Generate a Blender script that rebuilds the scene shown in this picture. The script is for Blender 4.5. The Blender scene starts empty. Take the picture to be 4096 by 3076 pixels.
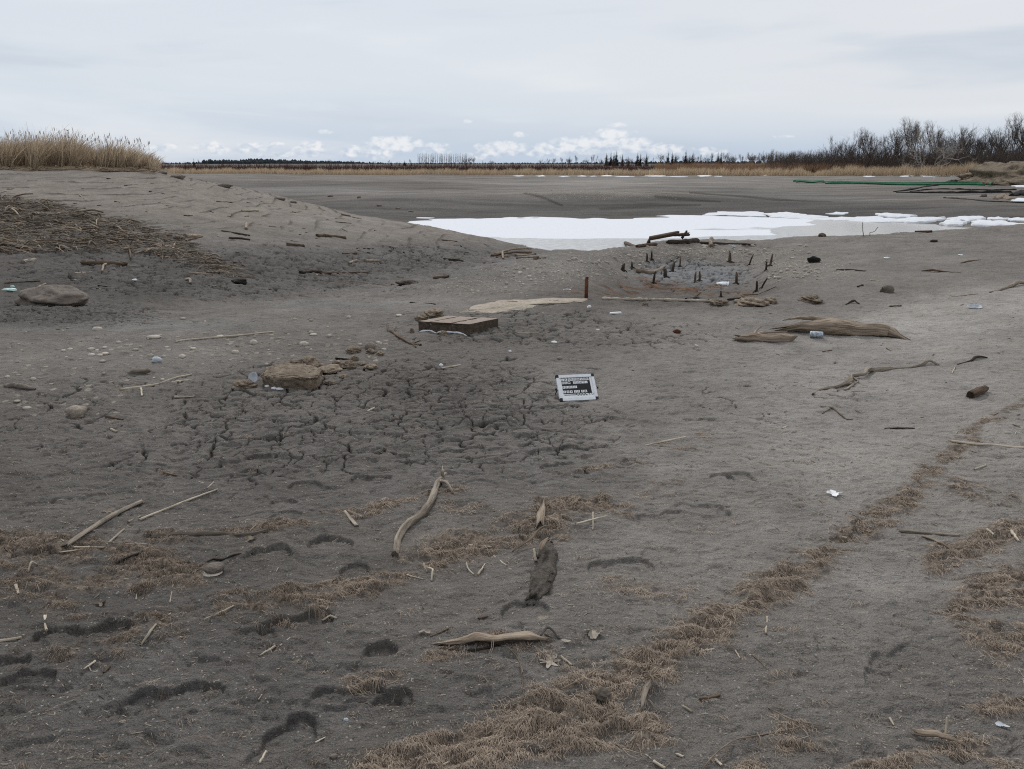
import bpy, bmesh, math, random
import numpy as np
from mathutils import Vector, Matrix
R = math.radians
SC = bpy.context.scene
COL = SC.collection

# ------------------------------------------------------------------ camera
CAM_H, PITCH, FPX, W, HH = 1.6, R(15.70), 788.0, 1024, 769
cam = bpy.data.cameras.new("camera")
cam.sensor_fit = 'HORIZONTAL'; cam.sensor_width = 36.0
cam.lens = 36.0 * FPX / W
cam.clip_start = 0.05; cam.clip_end = 20000
cam_o = bpy.data.objects.new("camera", cam); COL.objects.link(cam_o)
cam_o.location = (0, 0, CAM_H); cam_o.rotation_euler = (R(90) - PITCH, 0, 0)
SC.camera = cam_o

# ------------------------------------------------------------------ light and exposure
SUN_EL, SUN_AZ = R(43), R(-14)          # azimuth measured from straight ahead (+Y), positive to the right
sun = bpy.data.lights.new("sun", 'SUN'); sun.energy = 1.5; sun.angle = R(10); sun.color = (1.0, 0.965, 0.91)
sun_o = bpy.data.objects.new("sun", sun); COL.objects.link(sun_o)
sdir = Vector((math.sin(SUN_AZ) * math.cos(SUN_EL), math.cos(SUN_AZ) * math.cos(SUN_EL), math.sin(SUN_EL)))
sun_o.rotation_euler = sdir.to_track_quat('Z', 'Y').to_euler(); sun_o.location = (0, 0, 30)
SC.view_settings.view_transform = 'Standard'; SC.view_settings.look = 'None'
SC.view_settings.exposure = 0.0; SC.view_settings.gamma = 1.0; SC.view_settings.use_curve_mapping = False
SC.render.engine = 'CYCLES'
SC.cycles.max_bounces = 4; SC.cycles.diffuse_bounces = 2; SC.cycles.glossy_bounces = 2
SC.cycles.transmission_bounces = 2; SC.cycles.transparent_max_bounces = 4
SC.cycles.caustics_reflective = False; SC.cycles.caustics_refractive = False
SC.cycles.use_denoising = False; SC.cycles.sample_clamp_direct = 4.0; SC.cycles.sample_clamp_indirect = 2.0; SC.cycles.filter_width = 1.1

class NT:
    """small helper for wiring shader nodes"""
    def __init__(s, tree): s.t = tree; s.n = tree.nodes; s.l = tree.links
    def new(s, kind, **kw):
        nd = s.n.new(kind)
        for k, v in kw.items(): setattr(nd, k, v)
        return nd
    def put(s, sock, v):
        if isinstance(v, bpy.types.NodeSocket): s.l.new(v, sock)
        elif v is not None:
            if hasattr(sock, 'default_value'):
                try: sock.default_value = v
                except Exception: sock.default_value = tuple(v) + (1.0,)
    def math(s, op, a, b=None, c=None, clamp=False):
        nd = s.new('ShaderNodeMath', operation=op, use_clamp=clamp)
        s.put(nd.inputs[0], a); s.put(nd.inputs[1], b)
        if c is not None: s.put(nd.inputs[2], c)
        return nd.outputs[0]
    def mix(s, f, a, b, mode='MIX'):
        nd = s.new('ShaderNodeMix', data_type='RGBA', blend_type=mode)
        s.put(nd.inputs[0], f); s.put(nd.inputs[6], a if isinstance(a, bpy.types.NodeSocket) else tuple(a[:3]) + (1.0,))
        s.put(nd.inputs[7], b if isinstance(b, bpy.types.NodeSocket) else tuple(b[:3]) + (1.0,))
        return nd.outputs[2]
    def noise(s, vec, scale, detail=4.0, rough=0.55, dist=0.0):
        nd = s.new('ShaderNodeTexNoise'); s.put(nd.inputs['Vector'], vec)
        nd.inputs['Scale'].default_value = scale; nd.inputs['Detail'].default_value = detail
        nd.inputs['Roughness'].default_value = rough; nd.inputs['Distortion'].default_value = dist
        return nd.outputs[0]
    def ramp(s, v, lo, hi, a=0.0, b=1.0, smooth=True):
        nd = s.new('ShaderNodeMapRange', interpolation_type='SMOOTHSTEP' if smooth else 'LINEAR')
        s.put(nd.inputs[0], v)
        for i, q in enumerate((lo, hi, a, b)): nd.inputs[i + 1].default_value = q
        return nd.outputs[0]
    def attr(s, name):
        nd = s.new('ShaderNodeAttribute', attribute_name=name); return nd
    def scalevec(s, vec, sc):
        nd = s.new('ShaderNodeVectorMath', operation='MULTIPLY'); s.put(nd.inputs[0], vec); nd.inputs[1].default_value = sc
        return nd.outputs[0]

# ------------------------------------------------------------------ sky
def make_world():
    w = bpy.data.worlds.new("World"); SC.world = w; w.use_nodes = True
    k = NT(w.node_tree); k.n.clear()
    out = k.new('ShaderNodeOutputWorld'); bg = k.new('ShaderNodeBackground')
    sky = k.new('ShaderNodeTexSky', sky_type='NISHITA'); sky.sun_disc = False
    sky.sun_elevation = SUN_EL; sky.sun_rotation = SUN_AZ; sky.altitude = 200; sky.air_density = 1.0; sky.dust_density = 1.5
    tc = k.new('ShaderNodeTexCoord'); d = tc.outputs['Generated']
    sp = k.new('ShaderNodeSeparateXYZ'); k.put(sp.inputs[0], d)
    x, y, z = sp.outputs
    el = k.math('MULTIPLY', k.math('ARCSINE', z), 57.2958)
    az = k.math('MULTIPLY', k.math('ARCTAN2', x, y), 57.2958)
    # veil of high thin cloud: a gradient in elevation with soft broad streaks
    cb = k.new('ShaderNodeCombineXYZ'); k.put(cb.inputs[0], k.math('MULTIPLY', az, 0.035)); k.put(cb.inputs[1], k.math('MULTIPLY', el, 0.24))
    n1 = k.noise(cb.outputs[0], 1.0, 5.0, 0.5, 0.3)
    cs = k.new('ShaderNodeCombineXYZ'); k.put(cs.inputs[0], k.math('MULTIPLY', k.math('ADD', az, k.math('MULTIPLY', el, 1.6)), 0.10)); k.put(cs.inputs[1], k.math('MULTIPLY', el, 0.85))
    n2 = k.noise(cs.outputs[0], 1.0, 5.0, 0.6, 0.6)
    grad = k.ramp(el, -1.0, 6.5)
    veil = k.mix(grad, (0.500, 0.610, 0.760), (0.700, 0.750, 0.815))
    veil = k.mix(k.ramp(el, 12, 60), veil, (.92, .935, .96))
    veil = k.mix(k.math('MULTIPLY', k.ramp(y, .25, -.55), .85), veil, (.36, .385, .42))      # unseen sky behind the camera dimmed, to deepen contrast on facing surfaces
    # whiter, warmer towards the right of the picture, bluer to the left
    rside = k.math('MULTIPLY', k.ramp(az, -12, 28), k.ramp(el, 0.2, 4.0))
    veil = k.mix(k.math('MULTIPLY', rside, 0.65), veil, (0.800, 0.810, 0.835))
    veil = k.mix(k.math('MULTIPLY', k.ramp(n1, 0.48, 0.70), 0.6), veil, (0.84, 0.862, 0.89))
    veil = k.mix(k.math('MULTIPLY', k.ramp(n1, 0.46, 0.28), 0.6), veil, (0.49, 0.565, 0.675))
    veil = k.mix(k.math('MULTIPLY', k.ramp(n2, 0.48, 0.72), k.math('MULTIPLY', k.ramp(az, 10, -25), 0.4)), veil, (0.75, 0.78, 0.83))
    # small cumulus low over the horizon: soft ellipses broken up by noise
    cc = k.new('ShaderNodeCombineXYZ'); k.put(cc.inputs[0], az); k.put(cc.inputs[1], k.math('MULTIPLY', el, 1.5))
    nb = k.noise(cc.outputs[0], .95, 4.0, 0.55, 0.25)
    nf = k.noise(cc.outputs[0], 1.7, 3.0, 0.5, 0.2)
    total = None
    for (px, pv, rx, ry, s) in CLOUDS:
        a0 = math.degrees(math.atan2((px - 512) / FPX, 1.0 / 1.0)); e0 = math.degrees(math.atan((163 - pv) / FPX)); wx = rx / 13.8; wy = ry / 13.8
        ux = k.math('DIVIDE', k.math('SUBTRACT', az, a0), wx); uy = k.math('DIVIDE', k.math('SUBTRACT', el, e0), wy)
        r2 = k.math('ADD', k.math('MULTIPLY', ux, ux), k.math('MULTIPLY', uy, uy))
        g = k.math('MULTIPLY', k.math('SUBTRACT', 1.0, r2, clamp=True), s)
        total = g if total is None else k.math('MAXIMUM', total, g)
    dens = k.math('ADD', k.math('MULTIPLY', total, 0.75), k.math('MULTIPLY', k.math('SUBTRACT', nb, 0.5), 1.5))
    dens = k.math('MULTIPLY', dens, k.ramp(total, 0.0, 0.12))
    mask = k.ramp(dens, 0.08, 0.62)
    shade = k.ramp(k.math('ADD', nf, k.math('ADD', k.math('MULTIPLY', dens, 0.22), k.math('MULTIPLY', k.math('SUBTRACT', el, 0.9), .12))), 0.40, 0.80)
    ccol = k.mix(shade, (0.47, 0.58, 0.73), (0.90, 0.915, 0.945))
    veil = k.mix(k.math('MULTIPLY', mask, 0.72), veil, ccol)
    # hazy blue foot of the sky
    nish = k.new('ShaderNodeVectorMath', operation='SCALE'); k.put(nish.inputs[0], sky.outputs[0]); nish.inputs[3].default_value = 0.09
    col = k.mix(0.93, nish.outputs[0], veil)
    k.put(bg.inputs[0], col); bg.inputs[1].default_value = 1.0
    k.l.new(bg.outputs[0], out.inputs[0])
    w.cycles.sampling_method = 'MANUAL'; w.cycles.sample_map_resolution = 512
CLOUDS = [(225, 150, 22, 7, .9), (262, 150, 26, 6, .9), (285, 146, 10, 3, .8), (318, 150, 18, 9, 1.), (335, 135, 10, 2.5, .7), (358, 153, 16, 7, .9), (400, 146, 34, 10, 1.2), (385, 154, 30, 8, .9),
          (440, 150, 22, 8, .8), (505, 150, 34, 9, 1.2), (480, 156, 24, 6, .8), (545, 152, 30, 10, 1.), (575, 147, 36, 10, 1.2), (620, 147, 40, 10, 1.), (608, 136, 26, 6, .9), (612, 129, 12, 4, .8),
          (660, 152, 30, 7, .9), (520, 137, 9, 4, .75), (470, 125, 6, 3, .6), (700, 153, 26, 5, .8), (112, 146, 14, 4, .5), (172, 150, 26, 5, .6), (300, 156, 60, 4, .6), (840, 140, 20, 2.5, .4), (770, 140, 14, 2, .4)]
make_world()
# ------------------------------------------------------------------ numpy noise
def _hash(ix, iy, seed):
    h = (ix * 374761393 + iy * 668265263 + seed * 1442695041) & 0xffffffff
    h = ((h ^ (h >> 13)) * 1274126177) & 0xffffffff
    return h ^ (h >> 16)
def gnoise(x, y, seed=0):
    x0 = np.floor(x); y0 = np.floor(y); fx = x - x0; fy = y - y0
    ix = x0.astype(np.int64); iy = y0.astype(np.int64)
    ux = fx * fx * fx * (fx * (fx * 6 - 15) + 10); uy = fy * fy * fy * (fy * (fy * 6 - 15) + 10)
    def g(dx, dy):
        a = _hash(ix + dx, iy + dy, seed) * (2 * np.pi / 4294967296.0)
        return np.cos(a) * (fx - dx) + np.sin(a) * (fy - dy)
    a = g(0, 0); b = g(1, 0); c = g(0, 1); d = g(1, 1)
    return 1.45 * ((a + (b - a) * ux) * (1 - uy) + (c + (d - c) * ux) * uy)
def fbm(x, y, octv=4, seed=0, gain=0.5):
    s = 0; a = 1.0
    for i in range(octv):
        s = s + a * gnoise(x * 2 ** i + 17.3 * i, y * 2 ** i - 9.1 * i, seed + i); a *= gain
    return s
def worley(x, y, seed=0, jit=0.9):
    ix = np.floor(x).astype(np.int64); iy = np.floor(y).astype(np.int64)
    f1 = np.full(x.shape, 9.0); f2 = np.full(x.shape, 9.0)
    for dx in (-1, 0, 1):
        for dy in (-1, 0, 1):
            h = _hash(ix + dx, iy + dy, seed); h2 = _hash(ix + dx, iy + dy, seed + 77)
            px = ix + dx + 0.5 + jit * (h / 4294967296.0 - 0.5); py = iy + dy + 0.5 + jit * (h2 / 4294967296.0 - 0.5)
            d = np.hypot(px - x, py - y)
            f2 = np.where(d < f1, f1, np.minimum(f2, d)); f1 = np.minimum(f1, d)
    return f1, f2
def sstep(v, lo, hi):
    t = np.clip((v - lo) / (hi - lo), 0, 1); return t * t * (3 - 2 * t)
def pchip(xk, yk, x):
    h = np.diff(xk); dl = np.diff(yk) / h; n = len(xk); d = np.zeros(n)
    for i in range(1, n - 1):
        if dl[i - 1] * dl[i] > 0:
            w1 = 2 * h[i] + h[i - 1]; w2 = h[i] + 2 * h[i - 1]
            d[i] = (w1 + w2) / (w1 / dl[i - 1] + w2 / dl[i])
    d[0] = dl[0]; d[-1] = dl[-1]
    i = np.clip(np.searchsorted(xk, x) - 1, 0, n - 2)
    t = (x - xk[i]) / h[i]
    return ((1 + 2 * t) * (1 - t) ** 2) * yk[i] + t * (1 - t) ** 2 * h[i] * d[i] + t * t * (3 - 2 * t) * yk[i + 1] + t * t * (t - 1) * h[i] * d[i + 1]

SP, CP = math.sin(PITCH), math.cos(PITCH)
def ray(c, v):
    X = (c - 512.0) / FPX; Y = (384.5 - v) / FPX
    den = CP + Y * SP
    return X / den, (SP - Y * CP) / den        # x/y, drop/y
def project(x, y, z):
    zc = z - CAM_H
    dep = y * CP - zc * SP; up = y * SP + zc * CP
    dep = np.maximum(dep, 1e-3)
    return 512 + FPX * x / dep, 384.5 - FPX * up / dep
def tv(v): return ray(512, v)[1]
ICE_Z = -2.4

# the lake bed as cross sections (distance ahead, height) under a fan of bearings
def V(D, v): return (D, CAM_H - tv(v) * D)
FARL = [(95, -1.55), (120, -1.0)]
PROF = {
 -500: [(.5, 0), (3, 0), (5.5, 0), (7.4, 0), (8.4, -.04), (9, -.08), (9.8, -.12), (12, -.25), (16, -.2), (45, 1.6), (70, 1.7), (95, 1.0), (110, .2), (125, -.2), (150, -.3), (170, .2), (9000, .4)],
 0:    [(.5, 0), (3, 0), (5.5, 0), V(7.4, 335), (8.4, -.05), (9, -.10), (9.8, -.18), (12, -.40), (16.5, -.42), V(45, 169.5), (62, 1.3), (85, .2), (105, -.5), (125, -.4), V(155, 173), (170, .2), (9000, .4)],
 150:  [(.5, 0), (3, 0), (5.5, 0), (6.6, 0), (7.3, 0), (7.8, -.005), V(8.3, 324), (12, -.46), (17, -.52), V(45, 170), (56, 1.1), (78, -.9), (100, -1.2), (122, -.75), V(155, 173), (170, .2), (9000, .4)],
 200:  [(.5, 0), (3, 0), (5.5, 0), (6.9, 0), (7.8, 0), (8.3, -.01), V(8.8, 318), (12.5, -.54), (17.5, -.62), V(44.5, 180), (54, .1), (74, -1.5), (98, -1.35), (121, -.85), V(155, 173), (170, .2), (9000, .4)],
 256:  [(.5, 0), (3, 0), (5.5, 0), (7.0, 0), (8.1, 0), (8.7, -.02), V(9.3, 310), (13.2, -.66), (18.4, -.78), V(44, 192), (52, -.4), (70, -1.9), (97, -1.45), (121, -.95), V(155, 173), (170, .2), (9000, .4)],
 314:  [(.5, 0), (3, 0), (5.5, 0), (7.2, 0), (8.6, 0), (9.2, -.03), V(9.8, 303), (14.2, -.8), (19.5, -.95), V(42, 206), (50, -1.1), (66, -2.2), (97, -1.5), (121, -1.0), V(155, 174), (170, .2), (9000, .4)],
 372:  [(.5, 0), (3, 0), (5.5, 0), (7.4, 0), (8.9, 0), (9.6, -.04), V(10.3, 294), (15.6, -1.0), (21, -1.2), V(40, 218), (48, -2.0), (62, -2.22), (97, -1.5), (121, -1.0), V(155, 174), (170, .2), (9000, .4)],
 430:  [(.5, 0), (3, 0), (5.5, 0), (7.8, 0), (9.2, 0), (10, -.03), V(10.9, 284.5), (17.5, -1.22), (24, -1.5), V(39, 226.5), (46, -2.7), (60.5, -2.40), (96, -1.55), (120, -1.0), V(155, 174), (170, .2), (9000, .4)],
 487:  [(.5, 0), (3, 0), (5.5, 0), (8.4, 0), (9.7, .0), (10.7, -.02), V(11.8, 272), (19.5, -1.4), (27, -1.75), V(37.5, 239), (45, -2.7), (59.8, -2.4), (95, -1.6), (120, -1.0), V(155, 174), (170, .2), (9000, .4)],
 540:  [(.5, 0), (3, 0), (5.5, 0), (9.0, 0), (10.6, -.03), (12.2, -.07), V(14, 259.5), (22.5, -1.6), (30, -2.1), V(36.6, 250), (46, -2.8), (60.0, -2.4), (95, -1.6), (120, -1.0), V(155, 174), (170, .2), (9000, .4)],
 590:  [(.5, 0), (3, 0), (5.5, 0), (9.5, 0), (11.3, -.15), (13.4, -.17), V(15.6, 253.5), (23, -1.7), (30, -2.2), (36.6, -2.34), (47, -2.8), (60.2, -2.4), (95, -1.6), (120, -1.0), V(152, 175), (168, .2), (9000, .4)],
 635:  [(.5, 0), (3, 0), (5.5, 0), (9.4, .0), (11.3, -.38), (15, -.42), V(17.2, 248), (24, -1.7), (30, -2.3), (36.6, -2.42), (47, -2.8), (62, -2.4), (95, -1.6), (120, -1.05), V(152, 175), (168, .2), (9000, .4)],
 675:  [(.5, 0), (3, 0), (5.5, 0), (9.4, .0), (11.4, -.44), (16, -.50), V(18.2, 241.5), (24.5, -1.7), (30, -2.4), (37, -2.65), (47, -2.8), (63, -2.4), (95, -1.65), (120, -1.1), V(150, 175), (166, .2), (9000, .4)],
 740:  [(.5, 0), (3, 0), (5.5, 0), (9.4, .0), (11.5, -.44), (16, -.50), V(19.4, 242), (26, -1.7), (32, -2.45), (38, -2.65), (47, -2.8), (64, -2.4), (95, -1.7), (118, -1.15), V(148, 175.5), (164, .2), (9000, .4)],
 800:  [(.5, 0), (3, 0), (5.5, 0), (9.4, .0), (11.8, -.12), (16, -.22), V(21.5, 238.5), (28, -1.7), (33, -2.45), (38, -2.6), (46, -2.7), (62, -2.4), (94, -1.7), (116, -1.15), V(144, 176), (160, .2), (9000, .4)],
 900:  [(.5, 0), (3, 0), (5.5, 0), (9.5, .02), (12.5, .02), (17, -.08), V(24, 233), (30, -1.7), (35, -2.45), (40, -2.6), (46, -2.7), (56, -2.4), (90, -1.6), (112, -1.05), V(136, 176.5), (152, .3), (9000, .4)],
 1024: [(.5, 0), (3, 0), (5.5, 0.02), (9.5, .10), (13, .12), (18, .02), V(26, 227), (32, -1.7), (36, -2.45), (40, -2.6), (45, -2.7), (52, -2.4), (86, -1.5), (106, -1.0), V(128, 177), (144, .5), (9000, .4)],
 1500: [(.5, 0), (3, .02), (5.5, .05), (9.5, .14), (13, .2), (18, .2), (28, .05), (34, -1.2), (38, -2.0), (42, -2.4), (46, -2.5), (52, -2.4), (86, -1.3), (106, -.8), (128, -.3), (144, .5), (9000, .4)],
}
us = np.array(sorted(PROF)); KN = np.array([PROF[u] for u in us], float)      # (nu, nk, 2)

GA = np.concatenate([np.linspace(-2.1, -0.84, 130, endpoint=False), np.linspace(-0.84, 0.84, 1180, endpoint=False), np.linspace(0.84, 2.1, 131)])
_r1 = np.exp(np.arange(math.log(0.6), math.log(1.5), 0.012)); _r2 = np.exp(np.concatenate([np.arange(math.log(1.5), math.log(3.3), .0030), np.arange(math.log(3.3), math.log(9.6), .0019), np.arange(math.log(9.6), math.log(70), .0033)])); _r3 = np.exp(np.arange(math.log(70), math.log(190), 0.006)); _r4 = np.exp(np.linspace(math.log(190), math.log(9000), 60))
GD = np.concatenate([_r1, _r2, _r3, _r4]); NA, ND = len(GA), len(GD); LGD = np.log(GD)
def base_height():
    Z = np.empty((ND, NA)); u = 512 + 803 * GA
    kD = np.array([pchip(us.astype(float), KN[:, k, 0], np.clip(u, us[0], us[-1])) for k in range(KN.shape[1])])
    kZ = np.array([pchip(us.astype(float), KN[:, k, 1], np.clip(u, us[0], us[-1])) for k in range(KN.shape[1])])
    for j in range(NA):
        Z[:, j] = pchip(kD[:, j], kZ[:, j], GD)
    return Z
Zg = base_height()
Xg = GD[:, None] * GA[None, :]; Yg = np.repeat(GD[:, None], NA, 1)
Cg, Vg = project(Xg, Yg, Zg)               # where each ground point of the plan falls, for laying out zones

def seg_dist(c, v, pts):
    best = np.full(c.shape, 1e9)
    for (x0, y0), (x1, y1) in zip(pts[:-1], pts[1:]):
        dx, dy = x1 - x0, y1 - y0; t = np.clip(((c - x0) * dx + (v - y0) * dy) / (dx * dx + dy * dy), 0, 1)
        best = np.minimum(best, np.hypot(c - x0 - t * dx, v - y0 - t * dy))
    return best
def blobs(lst):
    m = np.zeros_like(Zg)
    for (cx, cy, rx, ry, s) in lst:
        m = np.maximum(m, s * (1 - sstep(np.hypot((Cg - cx) / rx, (Vg - cy) / ry), 0.35, 1.0)))
    return m
def lines(lst):
    m = np.zeros_like(Zg)
    for (pts, wd, s) in lst: m = np.maximum(m, s * (1 - sstep(seg_dist(Cg, Vg, pts), wd * 0.3, wd * 1.15)))
    return m

near = sstep(Vg, 290, 330)
n_big = fbm(Xg * .9, Yg * .9, 3, 5); n_mid = fbm(Xg * 3, Yg * 3, 3, 11)
# ---- zones
fiber = lines([
 ([(-20, 546), (60, 550), (130, 558), (180, 572)], 20, .95), ([(-20, 600), (60, 610), (120, 640)], 24, .7), ([(-10, 575), (100, 585), (200, 580)], 18, .75),
 ([(60, 652), (150, 628), (240, 608), (330, 596), (400, 580)], 19, 1.), ([(395, 575), (450, 555), (520, 540), (560, 528)], 20, 1.), ([(150, 540), (260, 533), (350, 520), (420, 505), (460, 500)], 8, .95),
 ([(540, 512), (600, 508), (625, 518)], 12, 1.), ([(420, 500), (480, 522), (550, 530)], 13, .6), ([(270, 622), (320, 612)], 12, .8),
 ([(968, 440), (935, 466), (912, 496)], 15, .95), ([(912, 496), (860, 530), (805, 565)], 19, 1.), ([(815, 560), (760, 598), (720, 622)], 26, 1.), ([(725, 620), (690, 650), (640, 675), (590, 700)], 28, 1.),
 ([(600, 695), (540, 722), (470, 750), (380, 785)], 34, 1.), ([(1034, 400), (985, 424), (962, 440)], 7, .95), ([(1034, 505), (985, 492), (950, 486)], 11, .9),
 ([(1034, 520), (985, 540), (935, 560)], 18, .95), ([(1034, 582), (985, 592)], 30, 1.), ([(1034, 640), (1000, 650), (960, 610)], 22, .85), ([(1034, 690), (985, 715)], 22, .7),
 ([(740, 785), (790, 738), (820, 760), (870, 775)], 20, 1.), ([(560, 745), (620, 712), (650, 735)], 30, .9), ([(430, 660), (500, 645)], 9, .8), ([(350, 690), (400, 682)], 10, .7), ([(520, 655), (570, 665), (610, 665)], 14, .7),
 ([(555, 478), (640, 468)], 5, .6), ([(655, 447), (695, 455)], 5, .8), ([(640, 502), (690, 484)], 4, .6), ([(470, 470), (520, 485)], 4, .4), ([(700, 440), (740, 462)], 5, .5), ([(760, 690), (800, 660)], 8, .4), ([(600, 590), (680, 600)], 12, .5), ([(880, 770), (960, 745), (1000, 765)], 14, .7),
])
fiber = fiber * sstep(.7 * n_mid + .3 * n_big + fbm(Xg * 9, Yg * 14, 3, 31) * .75 + .55 * (fiber - .6), -0.42, 0.30)
rust = blobs([(610, 293, 55, 9, 1.), (690, 289, 60, 8, 1.), (650, 284, 44, 10, .9), (720, 294, 50, 6, .8)]) * sstep(fbm(Xg * 2.2, Yg * 2.2, 3, 51), -.25, .25)
stony = blobs([(560, 272, 80, 22, 1.), (600, 256, 60, 12, .9), (650, 249, 70, 8, .9), (740, 253, 130, 6, .9), (795, 270, 36, 20, 1.), (480, 290, 70, 12, .7), (590, 195, 120, 10, .9), (230, 350, 240, 22, .5), (60, 390, 130, 40, .45), (380, 198, 60, 6, .5), (440, 208, 70, 8, .35), (225, 183, 60, 7, .6), (480, 620, 130, 40, .25)])
dry = blobs([(930, 330, 95, 17, 1.), (1010, 300, 60, 26, .6), (850, 380, 260, 90, .5), (640, 420, 260, 120, .25), (120, 326, 230, 12, .9), (330, 305, 120, 8, .7), (560, 262, 90, 30, .35), (900, 560, 220, 110, .3), (690, 278, 70, 16, .75), (705, 270, 50, 12, .5), (300, 187, 240, 16, .25), (560, 196, 130, 10, .5), (840, 195, 180, 9, .45), (250, 200, 200, 26, .35), (600, 182, 260, 3, .8), (350, 193.5, 100, 2.2, .7), (440, 195, 70, 2.5, .6), (720, 190, 160, 3, .5), (930, 250, 160, 10, .35), (70, 275, 130, 5, .5), (160, 282, 60, 5, .6)])
farz = sstep(Yg, 50, 58); nearz = 1 - farz
dry = dry * (1 - .0 * farz)
wet_n = blobs([(250, 272, 330, 42, .75), (90, 245, 180, 34, .85), (60, 310, 140, 22, .65), (420, 262, 150, 30, .85), (700, 282, 110, 22, .35), (100, 590, 220, 60, .5), (180, 690, 320, 100, .6), (520, 690, 180, 90, .3), (350, 470, 420, 70, .3), (980, 700, 120, 60, .2), (660, 250, 60, 8, .2)]) * nearz
wet_f = blobs([(360, 213, 150, 10, .95), (520, 213, 180, 8, .85), (560, 203, 200, 4, .6), (780, 205, 130, 9, 1.), (730, 211, 120, 6, .95), (880, 213, 190, 9, .85), (240, 187, 190, 5, .75), (560, 187, 120, 3, .55), (300, 191, 140, 9, .75), (790, 196, 90, 6, .7), (420, 205, 150, 5, .5)]) * farz
wet = np.maximum(wet_n, wet_f)
_st = gnoise(Xg / 16, Yg / 3.2, 81) + .5 * gnoise(Xg / 5, Yg / 1.2, 82)
wet = wet + farz * (1 - sstep(Yg, 170, 200)) * .45 * sstep(_st, .15, .7)
dry_f = blobs([(600, 182, 300, 2.6, .9), (350, 193.5, 110, 2.4, .9), (440, 195.5, 80, 2.5, .8), (720, 190, 170, 3, .7), (560, 194, 140, 8, .6), (850, 197, 190, 8, .5), (760, 184, 200, 3, .5), (300, 178, 260, 3, .35), (640, 201, 60, 2, .4)]) * farz
dry = np.maximum(blobs([(930, 330, 110, 19, 1.), (1010, 300, 70, 28, .7), (850, 380, 280, 100, .6), (640, 420, 260, 120, .3), (120, 326, 240, 13, 1.), (330, 305, 130, 8, .8), (560, 262, 100, 28, .6), (900, 560, 220, 110, .4), (690, 276, 76, 15, 1.), (705, 270, 50, 12, .8), (930, 250, 170, 12, .45), (70, 275, 130, 5, .5), (160, 282, 60, 5, .6), (470, 325, 200, 20, .35)]) * nearz, dry_f)
slate = blobs([(690, 276, 80, 16, 1.), (680, 268, 60, 10, .8)]) * nearz
wet = wet * (0.72 + 0.45 * np.clip(n_big, -1, 1))
# how pale or dark the mud is: local tone, laid out zone by zone
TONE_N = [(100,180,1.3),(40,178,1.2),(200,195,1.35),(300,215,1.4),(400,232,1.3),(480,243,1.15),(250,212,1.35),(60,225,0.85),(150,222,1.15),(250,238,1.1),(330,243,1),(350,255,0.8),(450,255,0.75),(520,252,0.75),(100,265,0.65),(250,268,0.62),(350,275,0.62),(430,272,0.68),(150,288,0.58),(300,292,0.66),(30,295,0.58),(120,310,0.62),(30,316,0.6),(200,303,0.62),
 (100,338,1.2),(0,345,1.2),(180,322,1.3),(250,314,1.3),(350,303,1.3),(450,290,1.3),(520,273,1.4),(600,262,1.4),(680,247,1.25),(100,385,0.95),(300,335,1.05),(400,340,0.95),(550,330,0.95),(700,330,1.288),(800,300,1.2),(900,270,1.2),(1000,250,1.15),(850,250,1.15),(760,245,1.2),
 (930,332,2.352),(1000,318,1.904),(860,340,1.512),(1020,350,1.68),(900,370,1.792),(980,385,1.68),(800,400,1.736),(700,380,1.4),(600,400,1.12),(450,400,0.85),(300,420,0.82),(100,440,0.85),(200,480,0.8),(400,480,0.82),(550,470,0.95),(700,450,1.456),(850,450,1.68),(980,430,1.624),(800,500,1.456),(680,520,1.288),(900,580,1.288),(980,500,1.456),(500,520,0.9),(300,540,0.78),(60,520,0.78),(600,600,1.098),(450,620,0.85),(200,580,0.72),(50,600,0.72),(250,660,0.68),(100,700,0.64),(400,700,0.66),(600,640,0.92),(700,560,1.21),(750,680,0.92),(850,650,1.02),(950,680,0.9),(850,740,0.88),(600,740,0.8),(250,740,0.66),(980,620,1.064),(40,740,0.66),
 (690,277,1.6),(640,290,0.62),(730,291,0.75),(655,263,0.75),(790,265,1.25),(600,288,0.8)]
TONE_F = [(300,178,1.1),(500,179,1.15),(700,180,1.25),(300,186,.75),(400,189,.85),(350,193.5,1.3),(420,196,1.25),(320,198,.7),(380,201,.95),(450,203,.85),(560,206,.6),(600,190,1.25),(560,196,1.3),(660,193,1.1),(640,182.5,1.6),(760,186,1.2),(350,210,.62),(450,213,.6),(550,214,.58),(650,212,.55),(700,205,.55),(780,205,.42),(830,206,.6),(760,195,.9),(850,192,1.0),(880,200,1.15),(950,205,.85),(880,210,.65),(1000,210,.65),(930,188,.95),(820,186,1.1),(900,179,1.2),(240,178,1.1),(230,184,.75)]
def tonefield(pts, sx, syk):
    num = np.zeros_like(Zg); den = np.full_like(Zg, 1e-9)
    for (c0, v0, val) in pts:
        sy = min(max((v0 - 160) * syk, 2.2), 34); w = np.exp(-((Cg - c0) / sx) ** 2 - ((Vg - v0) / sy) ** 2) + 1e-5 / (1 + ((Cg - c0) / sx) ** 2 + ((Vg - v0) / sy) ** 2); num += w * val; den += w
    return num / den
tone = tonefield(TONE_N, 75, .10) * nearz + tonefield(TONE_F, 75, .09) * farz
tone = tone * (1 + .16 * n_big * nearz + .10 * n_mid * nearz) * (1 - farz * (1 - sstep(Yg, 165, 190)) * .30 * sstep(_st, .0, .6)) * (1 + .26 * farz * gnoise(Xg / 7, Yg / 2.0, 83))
tone = tone * (1 - .55 * farz * lines([([(524, 198.5), (545, 202), (562, 206)], 1.0, 1.), ([(690, 194), (740, 197), (790, 201)], 1.6, .9), ([(655, 200), (720, 203)], 1.3, .8), ([(770, 199), (830, 203)], 1.6, .9), ([(600, 209), (700, 207)], 1.2, .6)]))
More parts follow.
